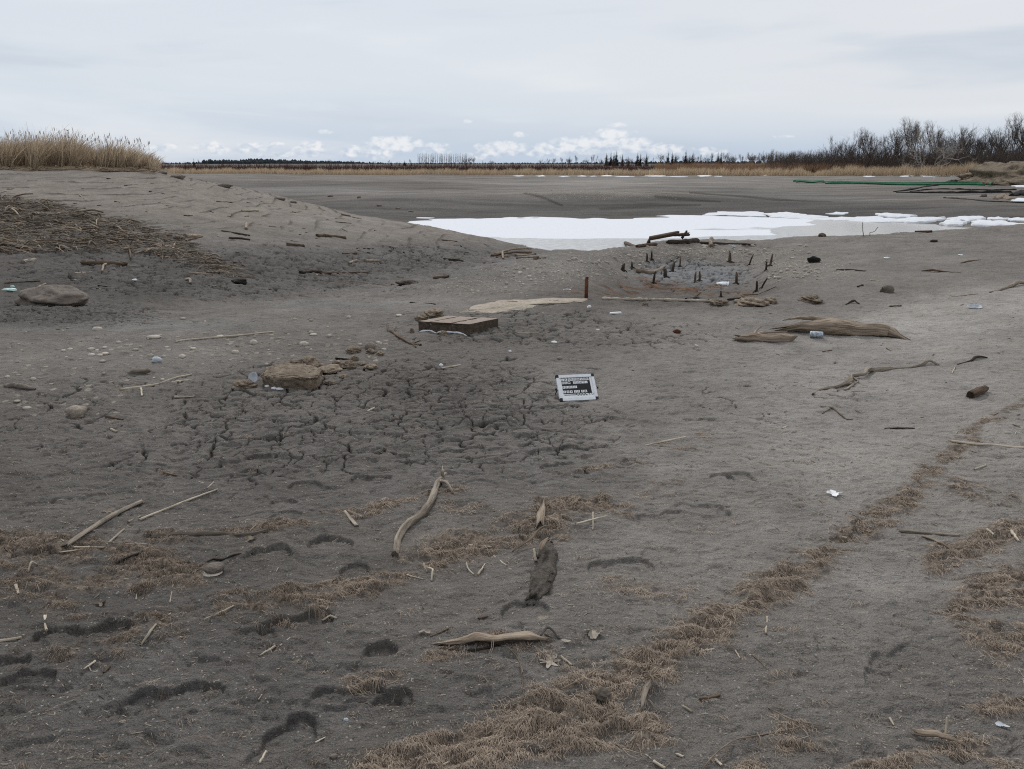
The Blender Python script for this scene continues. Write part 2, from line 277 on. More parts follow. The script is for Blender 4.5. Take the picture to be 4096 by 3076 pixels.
tone = 1.37 * np.clip(tone, .1, 3) ** .90
# ---- relief
step = Yg * 0.0033
def amp(lam, a): return a * (1 - sstep(step, lam / 7, lam / 3))
soft = 1 - .75 * sstep(Yg, 55, 80)
hill = sstep(Yg, 11, 22)
Zd = np.zeros_like(Zg)
Zd += fbm(Xg / 2.4, Yg / 2.4, 2, 1) * amp(2.4, .032) * (1 + 1.2 * hill) * soft
Zd += gnoise(Xg / .7, Yg / .7, 2) * amp(.7, .012) * (1 + 1.4 * hill) * soft
_warp = fbm(Xg * .8, Yg * .8, 2, 3) * .6
Zd += (0.5 - np.abs(gnoise(Xg / .42 + _warp, Yg / .30, 4))) * amp(.34, .026) * (1 + 1.3 * hill) * soft
Zd += (0.5 - np.abs(gnoise(Xg / .17 + _warp, Yg / .13 + _warp, 7))) * amp(.15, .0125) * (1 + .8 * hill)
Zd += (0.5 - np.abs(gnoise(Xg / .085 + 2 * _warp, Yg / .06 + _warp, 17))) * amp(.075, .0062)
Zd += gnoise(Xg / .05, Yg / .05, 8) * amp(.05, .003)
Zd += gnoise(Xg / 9, Yg / 9, 9) * .10 * sstep(Yg, 14, 30) * (1 - sstep(Yg, 160, 300)) + gnoise(Xg / 30, Yg / 22, 10) * .22 * sstep(Yg, 70, 95) * (1 - sstep(Yg, 130, 150))
# strand lines left on the western bank by the falling water
bank = np.maximum(blobs([(150, 200, 380, 52, 1.)]), blobs([(420, 232, 130, 18, .8)])) * sstep(Yg, 17, 22) * (1 - sstep(Yg, 46, 50))
_ph = (Zg + fbm(Xg * .12, Yg * .12, 2, 61) * .10 + gnoise(Xg * .6, Yg * .6, 62) * .02) / .15
_saw = (_ph - np.floor(_ph)); Zd += bank * .085 * (_saw - .5) * sstep(gnoise(Xg * .35, Yg * .35, 63), -.4, .25)
strand = bank * sstep(_saw, .80, .97) * sstep(gnoise(Xg * .5, Yg * .5, 64), -.35, .2)
# low swells out on the bed
def swell(cx, cy, rx, ry, h):
    global Zd
    Zd = Zd + h * np.exp(-((Xg - cx) / rx) ** 2 - ((Yg - cy) / ry) ** 2)
swell(-11, 76, 9, 8, .6); swell(7, 84, 12, 7, .6); swell(28, 70, 14, 6, .35); swell(42, 62, 10, 4, .3); swell(-34, 98, 26, 8, .2); swell(28, 104, 24, 8, .2)
# shrinkage cracks
cmask = blobs([(330, 420, 270, 75, 1.), (440, 400, 220, 60, 1.), (520, 330, 170, 26, .85), (640, 335, 130, 22, .6), (560, 425, 110, 45, .8), (200, 460, 190, 50, .6), (470, 460, 220, 30, .6), (80, 315, 140, 18, .9), (210, 275, 320, 40, .9), (420, 258, 120, 22, .9), (700, 275, 110, 26, 1.), (760, 400, 180, 60, .25), (100, 420, 150, 60, .45)])
crack = np.zeros_like(Zg)
for cell, wid, dep, sd, lo, hi in ((.34, .009, .030, 101, 2.2, 30), (.15, .0045, .014, 102, 3.2, 12), (.95, .034, .05, 103, 9, 40)):
    sel = np.where((cmask > .05) & (Yg > lo) & (Yg < hi))
    x = Xg[sel]; y = Yg[sel]
    wx = x + .22 * cell * fbm(x / cell * 1.3, y / cell * 1.3, 2, sd) + .05 * cell * gnoise(x / cell * 6, y / cell * 6, sd + 4); wy = y + .22 * cell * fbm(x / cell * 1.3, y / cell * 1.3, 2, sd + 9) + .05 * cell * gnoise(x / cell * 6, y / cell * 6, sd + 5)
    f1, f2 = worley(wx / cell, wy / cell, sd)
    wv = np.maximum(wid * (.25 + 1.5 * np.clip(.4 + fbm(x / cell * .9, y / cell * .9, 2, sd + 20), 0, 1.3)), .50 * y * .0019)
    gate = sstep(.75 * fbm(x / cell * .5, y / cell * .5, 2, sd + 30) + .55 * gnoise(x / cell * 1.7, y / cell * 1.7, sd + 31) + (cmask[sel] - .66) * 1.2, -.08, .16)
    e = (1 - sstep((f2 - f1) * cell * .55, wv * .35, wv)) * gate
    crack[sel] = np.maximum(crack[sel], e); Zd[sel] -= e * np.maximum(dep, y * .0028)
    Zd[sel] += gate * .006 * sstep((f2 - f1), 0, .5)
# boot prints and slumped holes: (px, py, length m, bearing deg, depth m)
PRINTS = [(172, 706, .33, 8, .055), (352, 708, .30, 0, .05), (392, 706, .13, 20, .05), (280, 754, .30, 70, .055), (380, 656, .15, 80, .06), (297, 626, .26, 15, .06), (255, 640, .16, 40, .03), (350, 578, .22, 75, .04),
 (312, 492, .27, 150, .03), (284, 508, .14, 5, .028), (286, 522, .15, 5, .03), (462, 455, .28, 20, .04), (500, 454, .16, 10, .025), (560, 455, .36, 14, .04), (600, 451, .15, 0, .04), (620, 573, .28, 14, .04),
 (665, 524, .28, 10, .022), (700, 516, .28, -10, .022), (741, 483, .15, 8, .035), (722, 484, .14, 8, .03), (525, 618, .17, 0, .035), (258, 461, .16, 0, .04), (230, 478, .2, 10, .026), (243, 474, .16, 40, .03), (372, 484, .22, 5, .035),
 (302, 438, .18, 10, .03), (500, 428, .22, 25, .028), (532, 438, .24, 12, .035), (558, 471, .22, 30, .03), (594, 369, .12, 0, .05), (560, 409, .3, 20, .03), (620, 425, .2, -10, .02), (700, 426, .22, 0, .03), (668, 402, .18, 0, .018), (640, 470, .2, 0, .02),
 (690, 372, .12, 0, .025), (780, 398, .2, 10, .015), (800, 450, .25, 15, .015), (905, 660, .25, 20, .02), (890, 690, .25, 80, .018), (50, 505, .22, 20, .022), (110, 500, .26, 15, .02), (60, 480, .2, 10, .02), (30, 560, .18, 10, .05), (110, 632, .16, 0, .06), (55, 640, .18, 10, .06), (20, 690, .2, 20, .04), (8, 668, .14, 0, .05),
 (330, 550, .2, 150, .05), (268, 560, .2, 40, .06), (530, 770, .2, 10, .02), (420, 470, .18, 0, .02), (480, 492, .2, 10, .022), (250, 520, .22, 20, .02), (395, 440, .18, 10, .016), (590, 540, .2, 0, .012), (720, 560, .22, 20, .014), (845, 610, .2, 10, .012), (150, 470, .22, 20, .016), (200, 500, .18, 20, .016),
 (590, 480, .16, 0, .02), (640, 430, .2, 20, .02), (540, 395, .14, 10, .02), (730, 410, .16, 0, .018), (700, 385, .18, 10, .014), (770, 425, .16, 0, .014), (850, 402, .16, 0, .016), (660, 560, .16, 10, .016), (990, 460, .2, 0, .015)]
prt = np.zeros_like(Zg)
for i, (pc, pv, L, ang, dep) in enumerate(PRINTS):
    a, t = ray(pc, pv); D = CAM_H / t; x0, y0 = a * D, D
    i0, i1 = np.searchsorted(GD, [y0 - L, y0 + L]); j0, j1 = np.searchsorted(GA, [a - 1.3 * L / D, a + 1.3 * L / D])
    sl = (slice(i0, i1), slice(j0, j1)); x = Xg[sl] - x0; y = Yg[sl] - y0
    ca, sa = math.cos(R(ang)), math.sin(R(ang)); lx = (x * ca + y * sa) / (L / 2); ly = (-x * sa + y * ca) / (L * (.27 if L > .2 else .40))
    wob = .16 * gnoise(x * 16 + i * 7, y * 16, 200 + i) + .07 * gnoise(x * 45, y * 45 + i, 300 + i)
    waist = 1 - .30 * np.exp(-((lx + .15) / .28) ** 2) if L > .2 else 1.0
    rr = np.sqrt(np.abs(lx) ** 2.6 + np.abs(ly / waist) ** 2.6) ** (1 / 1.15) + wob
    e = 1 - sstep(rr, .90, 1.01)
    far = np.clip(.5 + .5 * (y / (np.abs(y).max() + 1e-6)) / .62 , 0, 1)               # deepest against the far wall
    tread = (.16 * (np.sin(lx * 22 + ly * 6) > .2)) * e
    fl = (.22 + .78 * sstep(ly * (1 if abs(ang) < 45 else 1) + .25 * lx * (1 if i % 2 else -1), -.9, .75)) if L > .2 and abs(ang) < 45 else (.25 + .75 * sstep(y / (L * .42), -.9, .8))
    d_ = dep * .40
    Zd[sl] -= d_ * e * (fl - tread * .5) - d_ * .28 * np.exp(-((rr - 1.15) / .13) ** 2) * (.5 + gnoise(x * 30, y * 30, i))
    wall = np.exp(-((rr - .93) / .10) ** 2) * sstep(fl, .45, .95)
    prt[sl] = np.maximum(prt[sl], np.maximum(wall, .10 * e) * min(1, dep / .035))  # far wall's shade goes into the colour, together with fresh damp mud
# crumbs, matting lumps and cobbly roughness
lump = fbm(Xg / .10 + .8 * _warp, Yg / .05, 3, 21); lump2 = np.abs(gnoise(Xg / .22, Yg / .12, 24))
Zd += fiber * amp(.06, 1.) * (.019 * lump + .026 * (.5 - lump2) + .008 * fbm(Xg / .035, Yg / .022, 2, 26))
f1, f2 = (np.ones_like(Zg), None)
sel = np.where((stony > .08) & (Yg > 5) & (Yg < 30)); q1, q2 = worley(Xg[sel] / .11, Yg[sel] / .11, 91); Zd[sel] += stony[sel] * .035 * np.clip(.42 - q1, 0, .5)
sel = np.where((Yg > 1.7) & (Yg < 48)); x = Xg[sel]; y = Yg[sel]; ww = np.clip(.45 + .6 * (cmask + wet)[sel] - .25 * dry[sel], .3, 1.0); sc_ = 1 + 1.6 * hill[sel]
pit = sstep(fbm(x / .16 / sc_ + .5 * _warp[sel], y / .10 / sc_, 3, 95, .6), .40, .56) * (1 - fiber[sel]); ww = ww * (1 + .8 * wet_n[sel] * sstep(y, 7, 9)); Zd[sel] -= .013 * sc_ * ww * pit
led = fbm(x / .30 / sc_ + .7 * _warp[sel], y / .16 / sc_, 2, 97) * 1.6; led = led - np.floor(led); Zd[sel] += .010 * sc_ * ww * (sstep(led, 0, .85) - sstep(led, .85, 1.0))
Zg = Zg + Zd
# keep the frozen pool below its ice and its shores clean
def gz(x, y):
    x = np.asarray(x, float); y = np.asarray(y, float)
    i = np.clip(np.searchsorted(LGD, np.log(np.maximum(y, .61))) - 1, 0, ND - 2); a = x / np.maximum(y, .61)
    j = np.clip(np.searchsorted(GA, a) - 1, 0, NA - 2)
    ti = np.clip((y - GD[i]) / (GD[i + 1] - GD[i]), 0, 1); tj = np.clip((a - GA[j]) / (GA[j + 1] - GA[j]), 0, 1)
    return (Zg[i, j] * (1 - tj) + Zg[i, j + 1] * tj) * (1 - ti) + (Zg[i + 1, j] * (1 - tj) + Zg[i + 1, j + 1] * tj) * ti
def at(c, v, dmin=0.0):
    """ground point seen along a bearing: where that line of sight first meets the terrain"""
    a, t = ray(c, v); j = int(np.clip(np.searchsorted(GA, a) - 1, 0, NA - 2)); tj = (a - GA[j]) / (GA[j + 1] - GA[j])
    zc = Zg[:, j] * (1 - tj) + Zg[:, j + 1] * tj
    zr = CAM_H - t * GD
    hit = np.where((zc >= zr) & (GD > max(dmin, .7)))[0]
    if len(hit) == 0: D = 200.0; return Vector((a * D, D, float(gz(a * D, D))))
    i = hit[0]; i0 = max(i - 1, 0); e0 = zr[i0] - zc[i0]; e1 = zr[i] - zc[i]
    f = 0 if e0 == e1 else np.clip(e0 / (e0 - e1), 0, 1); D = GD[i0] + f * (GD[i] - GD[i0])
    return Vector((a * D, D, float(gz(a * D, D))))
def mpx(p): return p.length_squared ** .5 / FPX if False else math.sqrt(p.x ** 2 + p.y ** 2 + (p.z - CAM_H) ** 2) / FPX   # metres per pixel at a point

def set_attr(me, name, arr, kind='FLOAT'):
    at_ = me.attributes.new(name, kind, 'POINT')
    at_.data.foreach_set('value' if kind == 'FLOAT' else 'vector', np.ascontiguousarray(arr, np.float32).ravel())
def fast_mesh(name, co, quads=None, tris=None, smooth=True):
    me = bpy.data.meshes.new(name); me.vertices.add(len(co)); me.vertices.foreach_set('co', np.ascontiguousarray(co, np.float32).ravel())
    parts = [q for q in (quads, tris) if q is not None and len(q)]
    idx = np.concatenate([np.asarray(q, np.int32).ravel() for q in parts]); sizes = np.concatenate([np.full(len(q), q.shape[1], np.int32) for q in map(np.asarray, parts)])
    me.loops.add(len(idx)); me.loops.foreach_set('vertex_index', idx)
    me.polygons.add(len(sizes)); st = np.concatenate([[0], np.cumsum(sizes)[:-1]]).astype(np.int32)
    me.polygons.foreach_set('loop_start', st)
    try: me.polygons.foreach_set('loop_total', sizes)
    except Exception: pass
    me.polygons.foreach_set('use_smooth', np.full(len(sizes), smooth, bool))
    me.update(calc_edges=True); me.validate()
    return me
def grid_faces(nr, nc):
    i = np.arange(nr - 1)[:, None] * nc + np.arange(nc - 1)[None, :]
    return np.stack([i, i + 1, i + nc + 1, i + nc], -1).reshape(-1, 4)

def build_ground(mat):
    back = np.stack([GA * 60, np.full(NA, -60.0), np.zeros(NA)], -1)
    co = np.concatenate([np.stack([Xg, Yg, Zg], -1).reshape(-1, 3), back])
    q = grid_faces(ND, NA); k = ND * NA + np.arange(NA - 1); j = np.arange(NA - 1)
    q = np.concatenate([q, np.stack([k, k + 1, j + 1, j], -1)])
    me = fast_mesh("ground", co, q)
    pad = np.zeros(NA)
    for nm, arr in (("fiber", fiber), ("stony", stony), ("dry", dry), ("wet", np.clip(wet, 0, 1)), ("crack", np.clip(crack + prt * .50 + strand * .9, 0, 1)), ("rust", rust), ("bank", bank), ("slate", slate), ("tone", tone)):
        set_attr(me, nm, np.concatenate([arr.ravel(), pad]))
    o = bpy.data.objects.new("ground", me); COL.objects.link(o); me.materials.append(mat); o['kind'] = 'structure'
    return o
# ------------------------------------------------------------------ materials
def new_mat(name):
    m = bpy.data.materials.new(name); m.use_nodes = True; k = NT(m.node_tree)
    b = k.n['Principled BSDF']; return m, k, b
def ground_mat():
    m, k, b = new_mat("lake_mud")
    P = k.new('ShaderNodeNewGeometry').outputs['Position']
    A = {n: k.attr(n).outputs['Fac'] for n in ("fiber", "stony", "dry", "wet", "crack", "rust", "bank", "slate", "tone")}
    n_l = k.noise(P, .55, 4, .55); n_m = k.noise(P, 4.5, 5, .6); n_f = k.noise(P, 38, 4, .65); n_g = k.noise(P, 260, 2, .6)
    n_s = k.noise(k.scalevec(P, (1.0, 2.2, 1)), 14, 5, .7)
    n_s = k.noise(k.scalevec(P, (1.0, 2.2, 1)), 14, 5, .7)
    col = k.mix(k.ramp(n_l, .3, .7), (.116, .107, .098), (.140, .130, .120))
    col = k.mix(k.math('MULTIPLY', k.ramp(n_m, .42, .68), .4), col, (.164, .152, .140))
    col = k.mix(k.math('MULTIPLY', A['bank'], .7), col, k.mix(k.ramp(n_m, .3, .7), (.118, .104, .089), (.15, .133, .115)))
    col = k.mix(k.math('MULTIPLY', A['wet'], .8), col, k.mix(k.ramp(n_m, .35, .7), (.110, .105, .103), (.136, .131, .129)))
    col = k.mix(k.math('MULTIPLY', A['dry'], .6), col, k.mix(k.ramp(n_m, .3, .7), (.120, .115, .109), (.146, .141, .135)))
    col = k.mix(k.math('MULTIPLY', A['slate'], k.ramp(n_m, .25, .6)), col, (.125, .130, .137))
    col = k.mix(k.ramp(n_s, .50, .30, 0, .5), col, (.055, .047, .040)); col = k.mix(k.ramp(n_s, .55, .75, 0, .4), col, (.23, .21, .185))
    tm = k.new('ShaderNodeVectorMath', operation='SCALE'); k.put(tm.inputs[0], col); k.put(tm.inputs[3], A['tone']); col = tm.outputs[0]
    fib = k.mix(k.ramp(n_f, .35, .7), (.085, .067, .053), (.30, .24, .187))
    col = k.mix(k.math('MULTIPLY', A['fiber'], .85), col, fib)
    col = k.mix(k.math('MULTIPLY', A['rust'], .8), col, k.mix(k.ramp(n_m, .4, .65), (.085, .052, .033), (.22, .118, .066)))
    # grit and shell specks
    vo = k.new('ShaderNodeTexVoronoi', feature='F1'); k.put(vo.inputs['Vector'], P); vo.inputs['Scale'].default_value = 70; vo.inputs['Randomness'].default_value = 1
    sp = k.new('ShaderNodeSeparateColor'); k.put(sp.inputs[0], vo.outputs['Color'])
    speck = k.math('MULTIPLY', k.math('LESS_THAN', vo.outputs['Distance'], .26), k.math('GREATER_THAN', sp.outputs[0], .86))
    col = k.mix(k.math('MULTIPLY', speck, .6), col, (.42, .39, .34))
    vs = k.new('ShaderNodeTexVoronoi', feature='F1'); k.put(vs.inputs['Vector'], P); vs.inputs['Scale'].default_value = 14; vs.inputs['Randomness'].default_value = 1
    ss = k.new('ShaderNodeSeparateColor'); k.put(ss.inputs[0], vs.outputs['Color'])
    peb = k.math('MULTIPLY', k.ramp(vs.outputs['Distance'], .42, .30), k.math('LESS_THAN', ss.outputs[1], k.math('MULTIPLY', A['stony'], .8)))
    pcol = k.mix(ss.outputs[0], (.20, .175, .145), (.40, .36, .30))
    col = k.mix(k.math('MULTIPLY', peb, .75), col, pcol)
    gl = k.new('ShaderNodeVectorMath', operation='SCALE'); k.put(gl.inputs[0], col); k.put(gl.inputs[3], k.ramp(n_g, .30, .72, .74, 1.42)); col = gl.outputs[0]
    col = k.mix(k.math('MULTIPLY', A['crack'], .78), col, (.026, .023, .021))  # crack gaps and print walls: their shade painted in, with damp mud
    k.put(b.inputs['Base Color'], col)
    rg = k.math('SUBTRACT', .93, k.math('MULTIPLY', A['wet'], .18)); k.put(b.inputs['Roughness'], rg); k.put(b.inputs['Specular IOR Level'], k.math('ADD', .03, k.math('MULTIPLY', A['slate'], .12)))
    h = k.math('ADD', k.math('MULTIPLY', n_f, .018), k.math('MULTIPLY', n_g, .0042))
    h = k.math('ADD', h, k.math('ADD', k.math('MULTIPLY', n_m, .030), k.math('MULTIPLY', n_s, .028))); h = k.math('ADD', h, k.math('MULTIPLY', peb, .012)); h = k.math('ADD', h, k.math('MULTIPLY', speck, .002))
    bp = k.new('ShaderNodeBump'); bp.inputs['Strength'].default_value = .85; bp.inputs['Distance'].default_value = 1.0; k.put(bp.inputs['Height'], h)
    k.put(b.inputs['Normal'], bp.outputs[0])
    return m
def wood_mat(name, c1, c2, c3, rough=.85, gs=60, bump=.004):
    """weathered wood: grain runs along the piece (attribute 'grain'), each piece its own tone (attribute 'tint')"""
    m, k, b = new_mat(name)
    g = k.attr("grain").outputs['Vector']; t = k.attr("tint").outputs['Fac']
    n1 = k.noise(g, gs, 5, .6, .4); n2 = k.noise(k.new('ShaderNodeTexCoord').outputs['Object'], 9, 4, .6)
    col = k.mix(k.ramp(n1, .34, .66), c1, c2); col = k.mix(k.math('MULTIPLY', k.ramp(n2, .5, .75), .7), col, c3)
    mul = k.math('ADD', .62, k.math('MULTIPLY', t, .76)); cm = k.new('ShaderNodeVectorMath', operation='SCALE'); k.put(cm.inputs[0], col); k.put(cm.inputs[3], mul)
    k.put(b.inputs['Base Color'], cm.outputs[0]); b.inputs['Roughness'].default_value = rough; b.inputs['Specular IOR Level'].default_value = .25
    bp = k.new('ShaderNodeBump'); bp.inputs['Strength'].default_value = .9; bp.inputs['Distance'].default_value = bump * 4; k.put(bp.inputs['Height'], n1); k.put(b.inputs['Normal'], bp.outputs[0])
    return m
def rock_mat(name, c1, c2, c3, sc=14, rough=.9, bump=.03, speck=0.0):
    m, k, b = new_mat(name); P = k.new('ShaderNodeTexCoord').outputs['Object']; t = k.attr("tint").outputs['Fac']
    n1 = k.noise(P, sc, 5, .62); n2 = k.noise(P, sc * .3, 3, .5); n3 = k.noise(P, sc * 9, 3, .6)
    col = k.mix(k.ramp(n1, .3, .7), c1, c2); col = k.mix(k.ramp(n2, .5, .72), col, c3); col = k.mix(k.ramp(n3, .45, .75, 0, .35 + speck), col, tuple(min(1, q * 1.7) for q in c2))
    mul = k.math('ADD', .6, k.math('MULTIPLY', t, .8)); cm = k.new('ShaderNodeVectorMath', operation='SCALE'); k.put(cm.inputs[0], col); k.put(cm.inputs[3], mul)
    k.put(b.inputs['Base Color'], cm.outputs[0]); b.inputs['Roughness'].default_value = rough; b.inputs['Specular IOR Level'].default_value = .25
    bp = k.new('ShaderNodeBump'); bp.inputs['Strength'].default_value = .8; bp.inputs['Distance'].default_value = bump; k.put(bp.inputs['Height'], k.math('ADD', n1, k.math('MULTIPLY', n3, .35))); k.put(b.inputs['Normal'], bp.outputs[0])
    return m
def tint_mat(name, lo, hi, rough=.85, spec=.2, trans=0.0):
    """plain material whose tone runs between two colours with each blade or grain's own 'tint'"""
    m, k, b = new_mat(name); t = k.attr("tint").outputs['Fac']; P = k.new('ShaderNodeTexCoord').outputs['Object']
    n = k.noise(P, 3.0, 3, .6)
    col = k.mix(k.math('ADD', k.math('MULTIPLY', t, .8), k.math('MULTIPLY', k.math('SUBTRACT', n, .4), .6), clamp=True), lo, hi)
    k.put(b.inputs['Base Color'], col); b.inputs['Roughness'].default_value = rough; b.inputs['Specular IOR Level'].default_value = spec
    if trans:      # thin dry leaves let some light through
        tr = k.new('ShaderNodeBsdfTranslucent'); k.put(tr.inputs[0], col); mx = k.new('ShaderNodeMixShader'); mx.inputs[0].default_value = trans
        k.l.new(b.outputs[0], mx.inputs[1]); k.l.new(tr.outputs[0], mx.inputs[2]); k.l.new(mx.outputs[0], k.n['Material Output'].inputs[0])
    return m
def plain_mat(name, c, rough=.6, metal=0.0, spec=.4, var=.25, sc=30):
    m, k, b = new_mat(name); P = k.new('ShaderNodeTexCoord').outputs['Object']; n = k.noise(P, sc, 4, .6)
    col = k.mix(k.ramp(n, .35, .7), tuple(q * (1 - var) for q in c), tuple(min(1, q * (1 + var * .6)) for q in c))
    k.put(b.inputs['Base Color'], col); b.inputs['Roughness'].default_value = rough; b.inputs['Metallic'].default_value = metal; b.inputs['Specular IOR Level'].default_value = spec
    return m
def ice_mat():
    m, k, b = new_mat("pool_ice"); P = k.new('ShaderNodeNewGeometry').outputs['Position']; s = k.attr("snow").outputs['Fac']; wv = k.attr("water").outputs['Fac']
    n = k.noise(k.scalevec(P, (.22, .55, 1)), 1.0, 6, .6, .4); n2 = k.noise(P, 2.5, 4, .6)
    snow = k.ramp(k.math('ADD', s, k.math('MULTIPLY', k.math('SUBTRACT', n, .5), 1.1)), .44, .54)
    grey = k.mix(k.ramp(n2, .35, .7), (.36, .375, .38), (.50, .52, .53)); grey = k.mix(wv, grey, (.40, .385, .36))
    col = k.mix(snow, grey, k.mix(k.ramp(n2, .3, .7), (.70, .735, .80), (.75, .775, .82)))
    k.put(b.inputs['Base Color'], col)
    k.put(b.inputs['Roughness'], k.math('ADD', k.math('MULTIPLY', snow, .55), k.math('SUBTRACT', .38, k.math('MULTIPLY', wv, .18)))); b.inputs['Specular IOR Level'].default_value = .4
    bp = k.new('ShaderNodeBump'); bp.inputs['Strength'].default_value = .25; bp.inputs['Distance'].default_value = .03; k.put(bp.inputs['Height'], n2); k.put(b.inputs['Normal'], bp.outputs[0])
    return m
M = {}
M['ground'] = ground_mat(); M['ice'] = ice_mat()
M['snow'] = plain_mat("snow", (.72, .745, .79), .8, var=.08, sc=4)
M['wood_pale'] = wood_mat("pale_weathered_wood", (.14, .115, .09), (.36, .31, .25), (.29, .255, .215))
M['wood_tan'] = wood_mat("tan_driftwood", (.14, .105, .075), (.37, .30, .23), (.27, .22, .168))
M['wood_dark'] = wood_mat("wet_dark_wood", (.018, .014, .011), (.065, .050, .038), (.04, .032, .025))
M['wood_brown'] = wood_mat("brown_log_wood", (.05, .034, .023), (.17, .115, .075), (.11, .082, .058))
M['bark'] = wood_mat("mud_caked_bark", (.07, .056, .044), (.16, .138, .115), (.115, .104, .092))
M['straw'] = wood_mat("dry_reed_stem", (.30, .25, .185), (.50, .44, .35), (.38, .33, .26), .7, 90, .001)
M['twig'] = wood_mat("thin_twig", (.10, .075, .055), (.24, .19, .14), (.17, .135, .10))
M['rock'] = rock_mat("grey_boulder", (.10, .086, .074), (.20, .17, .145), (.15, .12, .10))
M['cobble'] = rock_mat("pale_cobble", (.30, .265, .225), (.52, .47, .405), (.42, .365, .30), 20, .8, .012)
M['concrete'] = rock_mat("old_concrete", (.19, .16, .13), (.33, .285, .24), (.28, .225, .185), 16, .9, .02, .15)
M['rubble'] = rock_mat("crumbling_concrete", (.13, .095, .068), (.34, .28, .215), (.22, .165, .12), 22, .95, .06, .2)
M['mudcake'] = rock_mat("caked_mud", (.055, .046, .038), (.17, .148, .128), (.115, .10, .086), 34, .95, .05, .1)
M['slab'] = rock_mat("cream_slab_concrete", (.26, .225, .18), (.40, .35, .285), (.13, .112, .092), 4, .9, .02, .1)
M['block'] = rock_mat("pinkish_block_concrete", (.25, .205, .17), (.36, .30, .255), (.29, .24, .20), 9, .9, .015, .1)
M['blockside'] = rock_mat("muddy_shaded_block_side", (.045, .035, .026), (.13, .10, .075), (.07, .055, .04), 30, .95, .02, .2)  # shade of the upright faces put into the colour, along with caked mud
M['rustmetal'] = rock_mat("rusted_iron", (.055, .024, .013), (.16, .062, .028), (.10, .05, .03), 30, .85, .01)
M['root'] = tint_mat("dry_root_fibre", (.105, .082, .064), (.62, .505, .40), trans=.25)
M['reed'] = tint_mat("dead_reed_leaf", (.22, .165, .115), (.68, .565, .42), trans=.35)
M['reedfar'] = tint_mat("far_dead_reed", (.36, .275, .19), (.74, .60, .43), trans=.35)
M['reedrust'] = tint_mat("rust_toned_reed", (.22, .135, .085), (.42, .28, .18), trans=.3)
M['redtwig'] = tint_mat("red_osier_twig", (.058, .026, .022), (.125, .062, .050))
M['barewood'] = tint_mat("bare_brown_twig", (.062, .049, .043), (.17, .138, .120))
M['palebark'] = tint_mat("pale_bark_limb", (.20, .18, .16), (.42, .39, .36))
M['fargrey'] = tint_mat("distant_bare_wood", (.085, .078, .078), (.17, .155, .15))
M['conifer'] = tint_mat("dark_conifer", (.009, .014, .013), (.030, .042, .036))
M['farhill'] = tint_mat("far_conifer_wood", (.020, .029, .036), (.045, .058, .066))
M['grit'] = tint_mat("shell_grit", (.16, .14, .12), (.74, .69, .60), .6)
M['white'] = plain_mat("white_plastic", (.80, .81, .83), .45, var=.08)
M['shell'] = plain_mat("bleached_shell", (.50, .545, .585), .4, var=.2)
M['blackplastic'] = plain_mat("black_plastic", (.012, .012, .013), .45)
M['alu'] = plain_mat("brushed_frame_metal", (.80, .83, .87), .42, 0.0, var=.08, sc=60)
M['black'] = plain_mat("board_black", (.014, .014, .017), .6)
M['tile'] = plain_mat("tile_white", (.86, .88, .90), .5, var=.05)
M['steel'] = plain_mat("faded_can_metal", (.42, .48, .54), .4, .5, var=.45, sc=60)
M['green'] = plain_mat("green_pipe_plastic", (.010, .15, .062), .45, var=.3, sc=2)
M['muck'] = rock_mat("black_muck", (.006, .0055, .005), (.022, .019, .017), (.012, .010, .009), 6, .8, .15)
M['leaf'] = tint_mat("dead_leaf", (.17, .13, .09), (.43, .39, .335))
M['palegreen'] = plain_mat("faded_green_plastic", (.50, .68, .64), .4)
